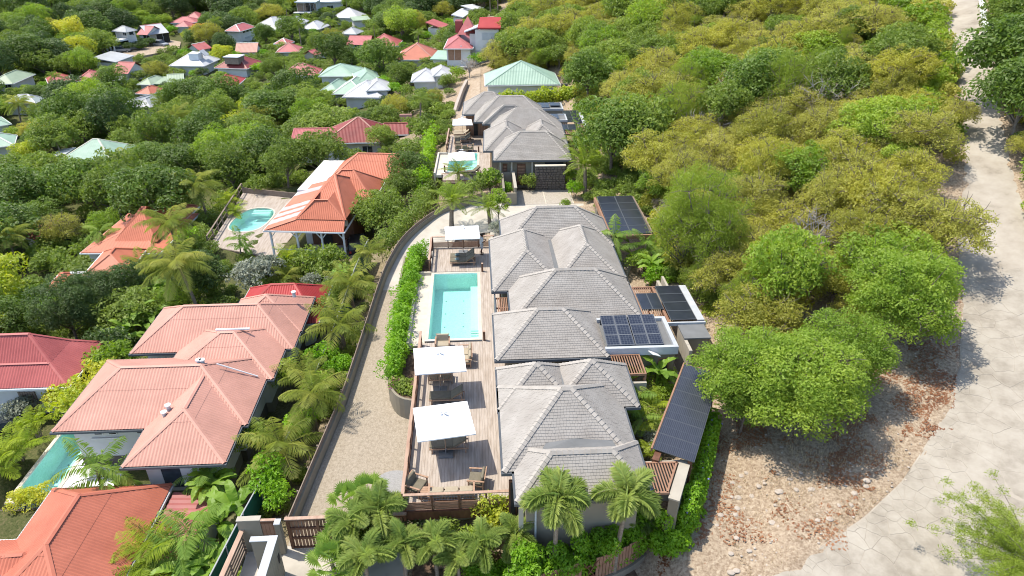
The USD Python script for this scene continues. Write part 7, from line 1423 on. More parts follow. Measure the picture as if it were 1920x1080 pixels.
CLEAR.append((Polygon([(218, 70), (325, 70), (325, 98), (218, 100)]), 260)); CLEAR.append((Polygon([(640, 470), (690, 430), (690, 490), (645, 495)]), 62))
FOOT = shapely.union_all(FAR + [shapely.box(-25, 27, -12, 49), shapely.box(-26, 16, -13.5, 28.5), shapely.box(-42, 37, -27, 44), shapely.box(-29, 27, -24, 36.5), Polygon([Wo(*q) for q in dq]), shapely.box(-21, 57, -9.5, 79), shapely.box(-25, 85, -8.5, 93), shapely.box(1, 95.5, 13.3, 104), shapely.box(-6.3, 10, 13.4, 57), shapely.box(-5, 57, 13.4, 93.5), drive_poly.buffer(.8), pg.buffer(1), shapely.box(-3, 88, 1.3, 121)])
from shapely.prepared import prep
_foot = prep(FOOT)
PLACED = []
def try_tree(x, y, R, H, road_gap, occl=.10, tight=.6):
    if _foot.contains(Point(x, y)) or FOOT.distance(Point(x, y)) < R*.45: return None
    if road_poly.distance(Point(x, y)) < road_gap: return None
    for (a, b, r2) in PLACED:
        if (a-x)**2 + (b-y)**2 < ((R+r2)*tight)**2: return None
    z = g(x, y); c = np.array([x, y, z+H*.58]); d = np.linalg.norm(c-_C); p = proj(c); disc = Point(p).buffer(R*1280/d*1.12, 12)
    if p[0] < -90 or p[0] > 2010 or p[1] < -70: return None
    for poly, dd in CLEAR:
        if d < dd + 2 and poly.intersects(disc) and poly.intersection(disc).area > occl*min(poly.area, disc.area*1.0): return None
    return z
CUT = re.compile(r'\b(behind|among|beside|near|half|hidden|in|below|above|at|to|over|under|by|next|poking|tucked|showing|adjoining|high|between|on|beyond|left|seen|snuggled)\b.*')
LAND = [(np.array(fpoly.centroid.coords[0]), CUT.sub('', lab).strip(' ,')) for fpoly, lab in zip(FAR, FARLAB)]
LAND += [(np.array(q), n) for q, n in (((-18, 36), 'pale pink-roofed house'), ((-16, 64), 'orange house with striped awning'), ((-15.5, 88), 'house with dark red hip roof'), ((6.7, 100), 'mint pyramid roof'), ((-6, 78), 'upper villa terrace'), ((-34, 40), 'faded red boarded house'))]
HLAND = [(np.array(q), n) for q, n in (((15, 38), 'solar terrace of the nearer villa'), ((15.5, 51), 'carport'), ((15.5, 68), 'front of the upper villa'), ((15.5, 84), 'rear of the upper villa'), ((14, 100), 'mint house'), ((33, 46), 'lowest bend of the hill road'), ((37.5, 60), 'middle of the hill road'), ((43, 76), 'upper stretch of the hill road'), ((49, 94), 'top of the hill road'), ((25, 48), 'middle of the lower thicket'), ((27, 66), 'middle of the thicket beside the upper villa'), ((30, 90), 'middle of the thicket beyond the upper villa'), ((12, 125), 'tower house'), ((30, 120), 'crest of the wooded hill'), ((25, 155), 'far edge of the wooded hill'), ((50, 160), 'far top of the hill'))]
def wood(n, region, kinds, seed, smin=.7, smax=1.25, road_gap=1.2, occl=.10, dist_grow=0.0, tight=.6, land=None):
    """kinds: list of (list of Kinds, weight function of (x, y), what it is, group)."""
    r = np.random.default_rng(seed); x0, y0, x1, y1 = region.bounds; done = 0; cap = {}; land = land or LAND; LP = np.array([q for q, _ in land])
    for _ in range(n*14):
        if done >= n: break
        x, y = r.uniform(x0, x1), r.uniform(y0, y1)
        if not region.contains(Point(x, y)): continue
        w = np.array([k[1](x, y) for k in kinds], float); i = r.choice(len(kinds), p=w/w.sum()); K = kinds[i][0]; k = K[r.integers(len(K))]
        if cap.get(i, 0) >= 285: continue
        s = r.uniform(smin, smax)*(1+dist_grow*min(1, max(0, y-60)/120)); z = try_tree(x, y, k.R*s, 6*s, road_gap, occl, tight)
        if z is None: continue
        size = 'large' if s > smin + .72*(smax-smin)*(1+dist_grow*.5) else 'small' if s < smin + .2*(smax-smin) else 'medium'
        ni = int(np.argmin(((LP - (x, y))**2).sum(1))); near = land[ni][1]; dx_, dy_ = x-LP[ni][0], y-LP[ni][1]; side = ('behind' if dy_ > 0 else 'in front of') if abs(dy_) > abs(dx_) else ('right of' if dx_ > 0 else 'left of')
        k.put(' '.join(f'{size} {kinds[i][2]} {side} the {near}'.split()[:16]), (x, y, z-.05), r.uniform(0, 6.28), (s*r.uniform(.85, 1.2), s*r.uniform(.85, 1.2), s*r.uniform(.8, 1.2)), kinds[i][3]); PLACED.append((x, y, k.R*s)); done += 1; cap[i] = cap.get(i, 0)+1
    return done
for (a, b, up, R) in ((1500, 715, 3.2, 3.4), (1400, 690, 3.4, 2.8), (1580, 660, 3, 2.6), (1690, 560, 3.2, 3.3), (1310, 400, 4, 2.6), (1285, 440, 3.6, 2.2), (1335, 450, 3.6, 2.2), (1400, 170, 2.6, 1.2), (1540, 195, 2.6, 1.2)):
    q = on_ground(a, b, up); PLACED.append((q[0], q[1], R))
# trees that stand out by themselves
STAND = [(MANGO, 1425, 172, 3.5, 1.0, 'dark round-crowned tree behind bleached branches on the hillside'), (MANGO, 1150, 260, 3.5, 1.05, 'broad dark tree right of the upper villa roofs'), (MID, 1195, 235, 3.5, 1.2, 'large grey-green tree on the slope above the upper villa'), (MANGO, 1105, 150, 3.5, 1.0, 'dark tree right of the mint roof'), (MID, 1150, 110, 3.5, 1.1, 'green spreading tree above the mint roof'), (FRESH, 1500, 330, 2.8, .9, 'lime tinted scrub tree in mid hillside'), (MID, 1570, 165, 3.2, 1.0, 'round green tree among yellow scrub near the hill road'), (FRESH, 1620, 260, 2.6, .9, 'bright green shrub tree near the hill road'), (MID, 1700, 100, 2.6, .85, 'pale green bush overhanging the hill road'),
  (MANGO, 1905, 110, 3.6, 1.1, 'large dark glossy tree overhanging the right side of the hill road'), (MANGO, 1915, 200, 3.2, .95, 'dark glossy tree below the large one at the right margin'), (MID, 1905, 40, 3.2, 1.0, 'leafy green tree at the upper right corner'), (YELLOW, 1925, 300, 1.2, .6, 'yellow-flowering bush at the right margin by the road'), (YELLOW, 1775, 425, 2.8, 1.1, 'open yellow-green tree leaning over the road edge'), (YELLOW, 1735, 250, 2.8, 1.05, 'yellow scrub tree beside the narrow part of the hill road'), (YELLOW, 1800, 225, 2.0, .6, 'thin yellow bush hanging over the hill road'),
  (FLAME, 378, 62, 4, .95, 'flat-topped tree with orange blossom in the far valley'), (YGREEN, 415, 100, 3.2, .85, 'lime-yellow round tree above the brick-red roof'), (MANGO, 625, 95, 3.8, 1.1, 'big round mango tree left of the blue-shuttered house'), (MANGO, 710, 105, 3.8, 1.1, 'dark tall mango tree in front of the red wing roof'), (MANGO, 415, 180, 3.8, 1.1, 'round dark mango tree left of the pale green veranda house'), (MANGO, 375, 180, 3.6, 1.0, 'round mango tree left of the darker one'), (MANGO, 550, 170, 3.8, 1.2, 'large glossy mango tree left of the mint roofs'), (MANGO, 545, 55, 3.8, 1.1, 'round mango tree before the white pavilions'), (MANGO, 210, 205, 3.8, 1.25, 'wide dark mango tree left of the grey twin roofs'), (MANGO, 150, 215, 3.6, 1.1, 'dark mango tree between grey-green roof and twin roofs'), (YGREEN, 190, 235, 3, .7, 'small lime tree in the dark grove'), (MID, 155, 240, 3.4, 1.1, 'soft grey-green tree above the pale green roof'),
  (MANGO, 285, 305, 3.4, .85, 'leafy tree covering the right side of the pale green roof'), (MANGO, 385, 255, 3.6, 1.1, 'broad tree in the middle of the left valley'), (MANGO, 500, 290, 3.6, 1.0, 'round tree left of the striped awning, darker'), (MID, 435, 310, 3.6, 1.1, 'round paler tree left of the striped awning'), (MID, 600, 290, 3.2, 1.05, 'spreading tree in front of the dark red veranda'), (MID, 715, 265, 2.6, .6, 'small tree before the dark red garage'), (MANGO, 698, 418, 2.0, .6, 'dark tree beside the orange house corner'), (MID, 715, 415, 2.2, .85, 'soft grey-green bush by the curved wall'), (MANGO, 768, 335, 2.2, .65, 'dark tree along the upper terrace bank'), (MID, 752, 365, 2.0, .62, 'green tree on the bank beside the orange house'), (YELLOW, 110, 425, 3, .95, 'pale cream-leaved tree beside the small dark red pyramid roof'), (DARKF, 125, 585, 3.2, .95, 'dark feathery tree behind the faded red roof'), (DARKF, 185, 560, 3.2, .85, 'dark tree between banana clump and faded red roof'), (MANGO, 150, 350, 3.6, 1.1, 'dark glossy tree above the small dark red roof'), (MANGO, 290, 375, 3.6, 1.2, 'tall dark tree mass left of the coconut palm'), (DEEP, 870, 85, 1, .01, '')]
for K, a, b, up, s, l in STAND:
    if s < .1: continue
    q = on_ground(a, b, up*s); k = K[(int(a)+int(b)) % len(K)]; k.put(l, tuple(q), float(rng.uniform(0, 6.28)), s); PLACED.append((q[0], q[1], k.R*s))
one = lambda c: (lambda x, y: c)
left_edge = [(13.6, 33), (14, 60), (14.2, 92), (13.6, 96), (14, 106), (3, 108), (3.5, 125), (8, 150), (20, 200), (35, 260)]
hill = Polygon(left_edge + [(110, 260), (100, 150), (58, 118), (54, 100), (46, 85), (38.5, 62), (33, 48), (30, 39.5), (24.5, 34.2), (17.5, 33.5)]).buffer(0)
lowhill = lambda x, y: 1.0 if y > 95 or x < 19 else .15
n1 = wood(900, hill, [(OLIVE, one(1.0), 'olive-green scrub tree', 'olive scrub trees of the hillside'), (YELLOW, lambda x, y: 1.15 if x > 17 else .4, 'yellowing scrub tree', 'yellow scrub trees of the hillside'), (FRESH, one(.3), 'bright green tree', 'bright green trees of the hillside'), (MID, lambda x, y: .22 + 1.1*(y > 85)*(x < 40), 'mid green broadleaf tree', 'broadleaf trees of the hillside'), (FEATHER, one(.16), 'fine-leaved feathery tree', 'feathery trees of the hillside'), (BARE, one(.05), 'grey leafless tree', 'leafless trees of the hillside')], 31, .5, 1.12, 1.0, dist_grow=.4, tight=.38, land=HLAND)
n2 = wood(60, Polygon([(62, 118), (52, 80), (44, 58), (40.5, 47), (38, 38), (38, 30), (60, 30), (110, 110), (110, 180), (75, 180)]), [(MANGO, one(1), 'dark leafy tree above the road', 'trees above the hill road'), (YELLOW, one(1), 'yellowing tree above the road', 'yellow trees above the hill road')], 32, .7, 1.0, 2.2, land=HLAND)
valley = Polygon([(-12.5, 49), (-10, 56), (-8.5, 62), (-6.2, 64), (-6, 92), (-3.5, 96), (-2.5, 125), (2, 150), (10, 215), (20, 290), (-150, 300), (-190, 220), (-120, 120), (-70, 70), (-44, 44), (-30, 47), (-26, 47), (-20, 50)]).buffer(0)
far = lambda x, y: 1.0 if y > 185 or x < -75 - .3*(y-100) else 0.0
n3 = wood(620, valley, [(MANGO, one(1.0), 'round dark mango tree', 'mango trees of the valley'), (MID, one(1.3), 'mid green broadleaf tree', 'broadleaf trees of the valley'), (DEEP, lambda x, y: .12 + 1.8*far(x, y), 'very dark green tree', 'dark trees of the valley'), (OLIVE, one(.35), 'olive scrub tree', 'olive scrub trees of the valley'), (FRESH, one(.4), 'fresh green tree', 'fresh green trees of the valley'), (TALLP, lambda x, y: .35*(y > 90), 'slender palm', 'slender palms of the valley'), (COCO, one(.08), 'coconut palm', 'coconut palms of the valley'), (YGREEN, one(.10), 'lime-green tree', 'lime-green trees of the valley')], 33, .55, 1.12, 1.0, .05, dist_grow=.35, tight=.48)
n4 = wood(120, Polygon([(-200, 110), (-110, 115), (-120, 190), (-140, 310), (40, 310), (60, 420), (-300, 420)]), [(DEEP, one(1.2), 'dark tree of the far forest', 'forest trees of the far slope'), (MID, one(.8), 'mid green tree of the far forest', 'green forest trees of the far slope')], 34, 1.2, 1.9, 1.0)
print('trees', n1, n2, n3, n4)
# shrubs and small trees close against the valley houses
_r = np.random.default_rng(51)
for fpoly, nm in zip(FAR, [n for _, n in LAND]):
    E = np.array(fpoly.exterior.coords)[:-1]; c = E.mean(0)
    for k in range(7):
        e = np.array(fpoly.exterior.interpolate(_r.random(), normalized=True).coords[0]); q = e + (e-c)/np.linalg.norm(e-c)*_r.uniform(.3, 1.4)
        if e[1] > c[1]+1 or any(fp_.contains(Point(q)) for fp_ in FAR): continue
        s = _r.uniform(.8, 1.45); i = int(_r.choice([1, 1, 0, 5, 2])); BUSH[i].put(' '.join(f'{("fresh", "mid green", "bright", "yellow", "silver", "dark")[i]} garden shrub against the {nm}'.split()[:16]), (q[0], q[1], g(*q)), _r.uniform(0, 6.28), (s*1.2, s*1.2, s), 'garden shrubs of the valley houses')
# undergrowth: small bushes between the trees
def undergrowth(name, label, region, n, leaf, seed, smin, smax, gap=.4):
    r = np.random.default_rng(seed); x0, y0, x1, y1 = region.bounds; X, Y = r.uniform(x0, x1, n*4), r.uniform(y0, y1, n*4); F = FOOT.buffer(gap).union(road_poly.buffer(.6))
    ok = shapely.contains_xy(region, X, Y) & ~shapely.contains_xy(F, X, Y); X, Y = X[ok][:n], Y[ok][:n]; zz = Z(X, Y)
    pi = UsdGeom.PointInstancer.Define(stage, numbered('/World', name)); pr = pi.GetPrim(); tag(pr, label, 'undergrowth', None, 'stuff'); base = str(pr.GetPath())
    for k in range(2):
        rr = np.random.default_rng(seed+k); C, rad = crown_centres(rr, 1.0, 1.3, -.1, 14, (.3, .5), -.1); usdkit.mesh(stage, f'{base}/bush_{k+1:03d}', leaves(rr, C, rad, 700, .2, .8), LEAF[leaf])
    pi.CreatePrototypesRel().SetTargets([Sdf.Path(f'{base}/bush_{k+1:03d}') for k in range(2)])
    m = len(X); s = r.uniform(smin, smax, m); a = r.uniform(0, math.pi, m)
    pi.CreateProtoIndicesAttr(Vt.IntArray.FromNumpy(r.integers(0, 2, m).astype(np.int32))); pi.CreatePositionsAttr(Vt.Vec3fArray.FromNumpy(np.c_[X, Y, zz].astype(np.float32)))
    pi.CreateScalesAttr(Vt.Vec3fArray.FromNumpy(np.c_[s, s, s*r.uniform(.7, 1.2, m)].astype(np.float32))); pi.CreateOrientationsAttr(Vt.QuathArray([Gf.Quath(float(math.cos(q)), 0, 0, float(math.sin(q))) for q in a]))
undergrowth('hillside_undergrowth', 'low olive and yellow bushes under the hillside trees', hill, 4200, 'olive', 41, .6, 1.5)
undergrowth('hillside_undergrowth', 'low dry twiggy bushes under the hillside trees', hill, 900, 'dry', 42, .4, .9)
undergrowth('valley_undergrowth', 'low green bushes between the valley trees', valley, 4200, 'mid', 43, .7, 1.7)
undergrowth('valley_undergrowth', 'low green planting around the near houses on the left', Polygon([(-45, 15), (-10.2, 15), (-9.2, 26), (-8.6, 40), (-8.3, 48), (-12, 60), (-45, 60)]), 800, 'mid', 44, .35, .8)

verge = road_poly.buffer(16).difference(road_poly.buffer(.7)).intersection(shapely.box(36, 38, 90, 140))
undergrowth('roadside_undergrowth', 'green and yellow bushes along the upper side of the hill road', verge, 900, 'fresh', 45, .7, 1.6)
undergrowth('roadside_undergrowth', 'dry olive bushes along the upper side of the hill road', verge, 700, 'yellow', 46, .7, 1.6)
undergrowth('bank_undergrowth', 'low green planting along the bank behind the carport and beside the upper villa', shapely.union_all([shapely.box(13.5, 38, 16.5, 95), shapely.box(9.4, 54.3, 14, 64.5), shapely.box(-6.5, 80, -3.2, 100), shapely.box(10.6, 63, 14, 66)]), 420, 'mid', 47, .35, .9, gap=-3.3)

# ---------------------------------------------------------------- parasols and furniture on the decks
def parasol(label, corners, base, ze=2.25, rise=.42, square=True, lean=0.0):
    P = [at(*c, ze) for c in corners]; c = np.mean(P, 0); b = at(*base, 0.0); T = Thing('parasol', label, 'parasol', (c[0], c[1], 0))
    P = [p-np.array([c[0], c[1], 0]) for p in P]; top = np.array([0, 0, ze+rise]); mb = MB(); n = 7
    for i in range(4):     # four slightly sagging panels
        a, d = P[i], P[(i+1) % 4]
        g_ = [[(a*(1-u)+d*u)*(1-v)+top*v - np.array([0, 0, .10*math.sin(math.pi*u)*(1-v)*0 + .07*math.sin(math.pi*v)]) for u in np.linspace(0, 1, n)] for v in np.linspace(0, 1, n)]
        V = np.array(g_).reshape(-1, 3); q = np.array([[r*n+k, r*n+k+1, (r+1)*n+k+1, (r+1)*n+k] for r in range(n-1) for k in range(n-1)]); mb.add(V, q)
    T.part('canopy', mb, M['canvas'], smooth=25)
    hm = MB()
    for i in range(4): a, d = P[i], P[(i+1) % 4]; hm.add([a, d, d-(0, 0, .06), a-(0, 0, .06)], [(0, 1, 2), (0, 2, 3)])
    T.part('hem', hm, M['canvas'])
    vt = MB(); w = .30; A = [top*1.0 + np.array([x, y, z]) for x, y, z in ((-w, -w, -.08), (w, -w, -.08), (w, w, -.08), (-w, w, -.08))]; tp = top + (0, 0, .09)
    kn = MB()
    for dx, dy, r in ((-.12, 0, .06), (.11, .02, .07), (0, .07, .05)):
        s = trimesh.creation.icosphere(1, r); s.apply_scale([1.3, 1, .7]); kn.add(s.vertices + top + (dx, dy, .10), s.faces)
    T.part('folded_strap', kn, M['canvas'], smooth=True)
    for p in P: T.part('rib', MB().tube([top-(0, 0, .12), p*.98-(0, 0, .05)], .012, 5), M['teak'])
    bx = b - np.array([c[0], c[1], 0]); T.part('pole', MB().tube([bx+(0, 0, .05), np.array([0, 0, ze+rise-.05])], .024, 8), M['teak'])
    T.part('base', MB().box(bx[0]-.37, bx[0]+.37, bx[1]-.33, bx[1]+.33, 0.01, .075), M['slab_grey']); T.part('pole_socket', MB().tube([bx+(0, 0, .07), bx+(0, 0, .36)], .038, 8), M['metal'])
    return T
parasol('white square parasol nearest the front railing of the deck', [(783.3, 828.3), (892.5, 813.3), (875.8, 751.7), (774, 765)], (836.3, 851))
parasol('white square parasol beside the near end of the pool', [(778, 702.5), (874.7, 695.5), (868, 648), (775, 653)], (826, 732))
parasol('white square parasol over the loungers beyond the pool', [(835, 449.5), (900, 446.8), (897.3, 422.8), (833.8, 425.4)], (868.4, 473))
parasol('white parasol over the upper villa pool', [(841, 302), (891.5, 300), (889, 285.5), (842, 287)], (866.5, 318), 2.3, .6)
parasol('white parasol over the lounge chairs of the upper deck', [(848.5, 235), (886.5, 234), (884, 223.5), (849, 224.5)], (866.5, 252), 2.3, .6)
def rbox(sx, sy, sz, r=.04):
    import manifold3d as m3
    h = np.array([sx, sy, sz])/2 - r; sp = m3.Manifold.sphere(r, 8); return m3.Manifold.batch_hull([sp.translate([float(h[0]*a), float(h[1]*b), float(h[2]*c)]) for a in (-1, 1) for b in (-1, 1) for c in (-1, 1)])
def mf(man, t=(0, 0, 0), ry=0.0, rz=0.0):
    m = man.rotate([0, math.degrees(ry), math.degrees(rz)]).translate([float(x) for x in t]); a = m.to_mesh(); return np.asarray(a.vert_properties)[:, :3], np.asarray(a.tri_verts)
def lounger(label, px_, rz=0.0, cush='cushion', angle=.62, group=None, towel=False, L=2.0):
    p = at(*px_, 0.3); T = Thing('sun_lounger', label, 'sun lounger', (p[0], p[1], 0), rz, group=group)
    for y in (-.36, .36): T.part('side_rail', MB().box(-1.0, 1.0, y-.025, y+.025, .24, .31), M['teak'])
    for x in (-.98, 0.0, .98): T.part('cross_rail', MB().box(x-.025, x+.025, -.335, .335, .25, .30), M['teak'])
    for x in (-.85, .85):
        for y in (-.36, .36): T.part('leg', MB().box(x-.035, x+.035, y-.03, y+.03, 0, .24), M['teak'])
    T.part('mattress', mf(rbox(1.22, .68, .10), (-.38, 0, .37)), M[cush], smooth=40)
    T.part('back_cushion', mf(rbox(.82, .68, .10), (.24+.39*math.cos(angle), 0, .37+.39*math.sin(angle)), -angle), M[cush], smooth=40)
    for y in (-.3, .3):
        bf = T.part('back_frame', MB().bar((.22, y, .30), (.24+.8*math.cos(angle), y, .30+.8*math.sin(angle)), .045, .04), M['teak']); T.part('strut', MB().bar((.24+.62*math.cos(angle), y, .29+.62*math.sin(angle)), (.85, y, .28), .03), M['teak'], parent=bf)
    for k in range(4): T.part('slat', MB().bar((.34+.17*k, -.3, .295+.125*k), (.34+.17*k, .3, .295+.125*k), .05, .02), M['teak'])
    if towel:
        tw = Thing('rolled_towel', 'folded grey-blue towel lying on the %s lounger of the pair' % towel, 'towel', (p[0]-.45, p[1]-.08, .42), .3); tw.part('towel', mf(rbox(.34, .26, .09, .035), (0, 0, .045)), M['towel'], smooth=40); tw.part('fold', mf(rbox(.22, .2, .05, .02), (.02, .01, .11), 0, .3), M['towel'], smooth=40)
    return T
lounger('olive-cushioned lounger under the nearest parasol', (842, 832)); lounger('olive-cushioned lounger between the two nearer parasols', (838, 742))
lounger('olive-cushioned lounger of the pair beyond the pool, nearer the pool', (868, 488), towel='nearer'); lounger('olive-cushioned lounger of the pair beyond the pool, nearer the back railing', (868, 480), towel='farther')
for k, (a, b, cu, l) in enumerate([(868, 262, 'cushion', 'dark cushioned lounger on the upper deck, nearest its pool'), (868, 257, 'cushion', 'second dark lounger on the upper deck'), (866, 251, 'beige_cushion', 'pale cushioned lounger under the upper deck parasol, nearer one'), (867, 247, 'beige_cushion', 'pale cushioned lounger under the upper deck parasol, farther one'), (890, 240, 'cushion', 'dark lounger by the timber wall of the upper deck'), (884, 322, 'cushion', 'dark lounger end beside the upper pool steps')]):
    lounger(l, (a, b), A2, cu) if k < 4 else lounger(l, (a, b), A2 + (1.4 if k == 4 else .3), cu)
def armchair(label, px_, rz, cush='cushion', w=.78, n=1):
    p = at(*px_, .3); T = Thing('armchair' if n == 1 else 'sofa', label, 'armchair' if n == 1 else 'sofa', (p[0], p[1], 0), rz); h = w*n/2+.04*n
    for y in (-h, h):
        for x in (-.34, .34): T.part('leg', MB().box(x-.03, x+.03, y-.03, y+.03, 0, .58), M['teak'])
        T.part('arm', MB().box(-.42, .42, y-.045, y+.045, .58, .62), M['teak']); T.part('side_rail', MB().box(-.34, .34, y-.02, y+.02, .24, .30), M['teak'])
    for x in (-.34, .34): T.part('seat_rail', MB().box(x-.02, x+.02, -h, h, .22, .30), M['teak'])
    T.part('back_rail', MB().box(-.46, -.41, -h, h, .74, .79), M['teak'])
    for k in range(5*n): y = -h + (k+.5)*2*h/(5*n); T.part('back_slat', MB().bar((-.34, y, .26), (-.435, y, .76), .04, .025), M['teak'])
    for k in range(n):
        y = -h + (k+.5)*2*h/n; T.part('seat_cushion', mf(rbox(.70, 2*h/n-.06, .13, .05), (.02, y, .37)), M[cush], smooth=40); T.part('back_cushion', mf(rbox(.15, 2*h/n-.08, .46, .06), (-.29, y, .62), -.22), M[cush], smooth=40)
    return T
armchair('teak armchair with olive cushions facing the railing corner', (894, 899), math.radians(172)); armchair('teak armchair with olive cushions in the corner of the front railing', (781, 911), math.radians(-25)); armchair('long teak sofa seen from behind along the front railing', (847, 926), math.pi/2, 'beige_cushion', .62, 3)
armchair('teak armchair with beige cushion at the pool end of the deck', (830, 645), -math.pi/2, 'beige_cushion'); armchair('beige cushioned sofa half under the parasol by the pool', (872, 668), math.pi, 'beige_cushion', .7, 2); armchair('teak bench seen from behind under the parasol by the pool', (826, 705), math.pi/2, 'beige_cushion', .6, 2)
for k, (a, b, r_, l) in enumerate([(858, 268, -1.5, 'dark cushioned armchair on the upper deck, left one'), (859, 278, 1.6, 'armchair seen from behind near the upper pool'), (881, 278, 3.0, 'armchair beside the far pool bollard of the upper deck'), (872, 279, 1.5, 'low bench by the upper pool')]): armchair(l, (a, b), r_, 'cushion', .62 if k < 3 else .5)
p = at(800, 922, .35); T = Thing('side_table', 'small square teak side table by the corner armchair', 'table', (p[0], p[1], 0))
for k in range(5): T.part('top_slat', MB().box(-.3, .3, -.3+k*.122, -.3+k*.122+.112, .36, .39), M['teak'])
for x in (-.25, .25):
    for y in (-.25, .25): T.part('leg', MB().box(x-.025, x+.025, y-.025, y+.025, 0, .36), M['teak'])

# ---------------------------------------------------------------- the person on the deck
def chain(parts, ref=.022, it=8):
    import manifold3d as m3
    tot = None
    for (a, ra), (b, rb) in parts:
        h = m3.Manifold.batch_hull([m3.Manifold.sphere(ra, 16).translate([float(q) for q in a]), m3.Manifold.sphere(rb, 16).translate([float(q) for q in b])]); tot = h if tot is None else tot + h
    m = tot.refine_to_length(ref).to_mesh(); t = trimesh.Trimesh(np.asarray(m.vert_properties)[:, :3], np.asarray(m.tri_verts)); trimesh.smoothing.filter_taubin(t, iterations=it); return t
pp = at(903.4, 476.5, 0); PE = Thing('person', 'person in white T-shirt and pale shorts standing on the deck beside the farther loungers', 'person', (pp[0], pp[1], 0), math.radians(15))
J = dict(neck=(.03, 0, 1.50), chest=(.0, 0, 1.30), waist=(.0, 0, 1.08), hip=(0, 0, .95))
body = [((J['hip'], .135), (J['waist'], .125)), ((J['waist'], .125), (J['chest'], .145)), ((J['chest'], .14), ((.02, 0, 1.42), .10)), (((.02, 0, 1.42), .065), ((.05, 0, 1.55), .055))]
hand = []
for s in (-1, 1):
    sh, el, wr = (.0, s*.20, 1.41), (.03, s*.25, 1.13), (.26, s*.12, 1.20)
    body += [(((.02, s*.10, 1.38), .085), (sh, .062)), ((sh, .058), (el, .042)), ((el, .040), (wr, .028)), ((wr, .028), ((.32, s*.09, 1.215), .034))]
    for f in range(4): o = np.array([.34, s*(.115-.018*f), 1.225-.004*f]); body += [((tuple(o), .010), (tuple(o+(.045, -s*.004, .008)), .009)), ((tuple(o+(.045, -s*.004, .008)), .009), (tuple(o+(.062, -s*.02, .028)), .008))]
    body += [(((.30, s*.07, 1.22), .012), ((.33, s*.045, 1.25), .010)), (((.33, s*.045, 1.25), .010), ((.36, s*.04, 1.255), .009))]
    hp_, kn, an = (0, s*.10, .92), (.02+.03*s, s*.105, .50), (-.03+.05*s, s*.11, .09)
    body += [((hp_, .10), (kn, .062)), ((kn, .060), ((an[0]-.015, an[1], .32), .058)), (((an[0]-.015, an[1], .32), .056), (an, .038)), ((an, .042), ((an[0]-.03, an[1], .035), .035)), ((an, .038), ((an[0]+.12, an[1]+s*.015, .03), .030)), (((an[0]+.12, an[1]+s*.015, .03), .030), ((an[0]+.18, an[1]+s*.02, .022), .02))]
body += [(((.06, 0, 1.60), .075), ((.05, 0, 1.71), .092)), (((.10, 0, 1.585), .05), ((.06, 0, 1.66), .085)), (((.145, 0, 1.64), .014), ((.155, 0, 1.625), .016)), (((.05, .09, 1.65), .016), ((.05, .095, 1.67), .018)), (((.05, -.09, 1.65), .016), ((.05, -.095, 1.67), .018))]
PE.part('body', chain(body, .016, 6), M['skin'], smooth=True)
sb = [((J['hip'], .155), (J['waist'], .150)), ((J['waist'], .150), (J['chest'], .165)), ((J['chest'], .158), ((.02, 0, 1.41), .115))]; so = []
for s in (-1, 1):
    sb += [(((.02, s*.08, 1.37), .105), ((0, s*.20, 1.405), .078)), (((0, s*.20, 1.405), .078), ((.015, s*.228, 1.25), .068))]; so += [(((0, s*.085, .90), .128), ((.012+.02*s, s*.105, .58), .098))]
so += [(((0, 0, .97), .150), ((0, 0, .88), .150))]
PE.part('shirt', chain(sb, .025, 8), M['shirt'], smooth=True); PE.part('shorts', chain(so, .025, 8), M['shorts'], smooth=True)
PE.part('hair', chain([(((.025, 0, 1.73), .094), ((.045, 0, 1.745), .090)), (((.0, 0, 1.68), .085), ((.025, 0, 1.73), .092))], .02, 6), M['hair'], smooth=True)
eyes = MB()
for s in (-1, 1): e = trimesh.creation.icosphere(1, .011); eyes.add(e.vertices + (.137, s*.034, 1.672), e.faces)
PE.part('eyes', eyes, M['dark'])
ph = Thing('phone', 'dark phone held in both hands by the person on the deck', 'phone', (pp[0]+.36*math.cos(.26), pp[1]+.36*math.sin(.26), 1.24), math.radians(15)); ph.part('case', MB().obox((0, 0, 0), (.012, .075, .15), 0, .7), M['dark']); ph.part('screen', MB().obox((-.008, 0, .004), (.003, .068, .14), 0, .7), M['glass_dark'])

# ---------------------------------------------------------------- gate, entrance walls and fences
GT = Thing('entrance_gate', 'wide sliding timber gate of spaced boards across the driveway', 'gate', (-6.5, 22.5, -2.05)); gz0, gz1 = -2.0, -.05
for z in (gz0, -1.35, -.72, gz1-.12): GT.part('rail', MB().box(-9.15, -3.7, 22.42, 22.5, z, z+.12), M['redwood'], world=True)
for k in range(5): x = -9.15 + k*1.34; GT.part('stile', MB().box(x, x+.13, 22.40, 22.52, gz0, gz1), M['redwood'], world=True)
for k in range(34):
    x = -9.12 + k*.16
    for z0, z1 in ((gz0+.12, -1.36), (-1.23, -.73), (-.6, gz1-.13)): GT.part('board', MB().box(x+.02, x+.135, 22.50, 22.53, z0, z1), M['slatwood'], world=True)
GT.part('top_cap', MB().box(-9.2, -3.65, 22.38, 22.56, gz1, gz1+.05), M['railwood'], world=True)
GP = Thing('gate_post', 'slim taupe gate post between the small and the wide timber gate', 'post', (-9.45, 22.3, -2.1)); GP.part('post', MB().box(-9.58, -9.34, 22.12, 22.42, -2.1, 0.0), M['taupe'], world=True); GP.part('cap', MB().box(-9.6, -9.32, 22.1, 22.44, 0, .04), M['galv'], world=True)
SG = Thing('side_gate', 'narrow timber pedestrian gate next to the taupe panel', 'gate', (-9.95, 22.5, -2.1))
for k in range(4): SG.part('board', MB().box(-10.3+k*.172, -10.3+k*.172+.16, 22.48, 22.53, -2.05, -.1-.02*(k % 2)), M['slatwood'], world=True)
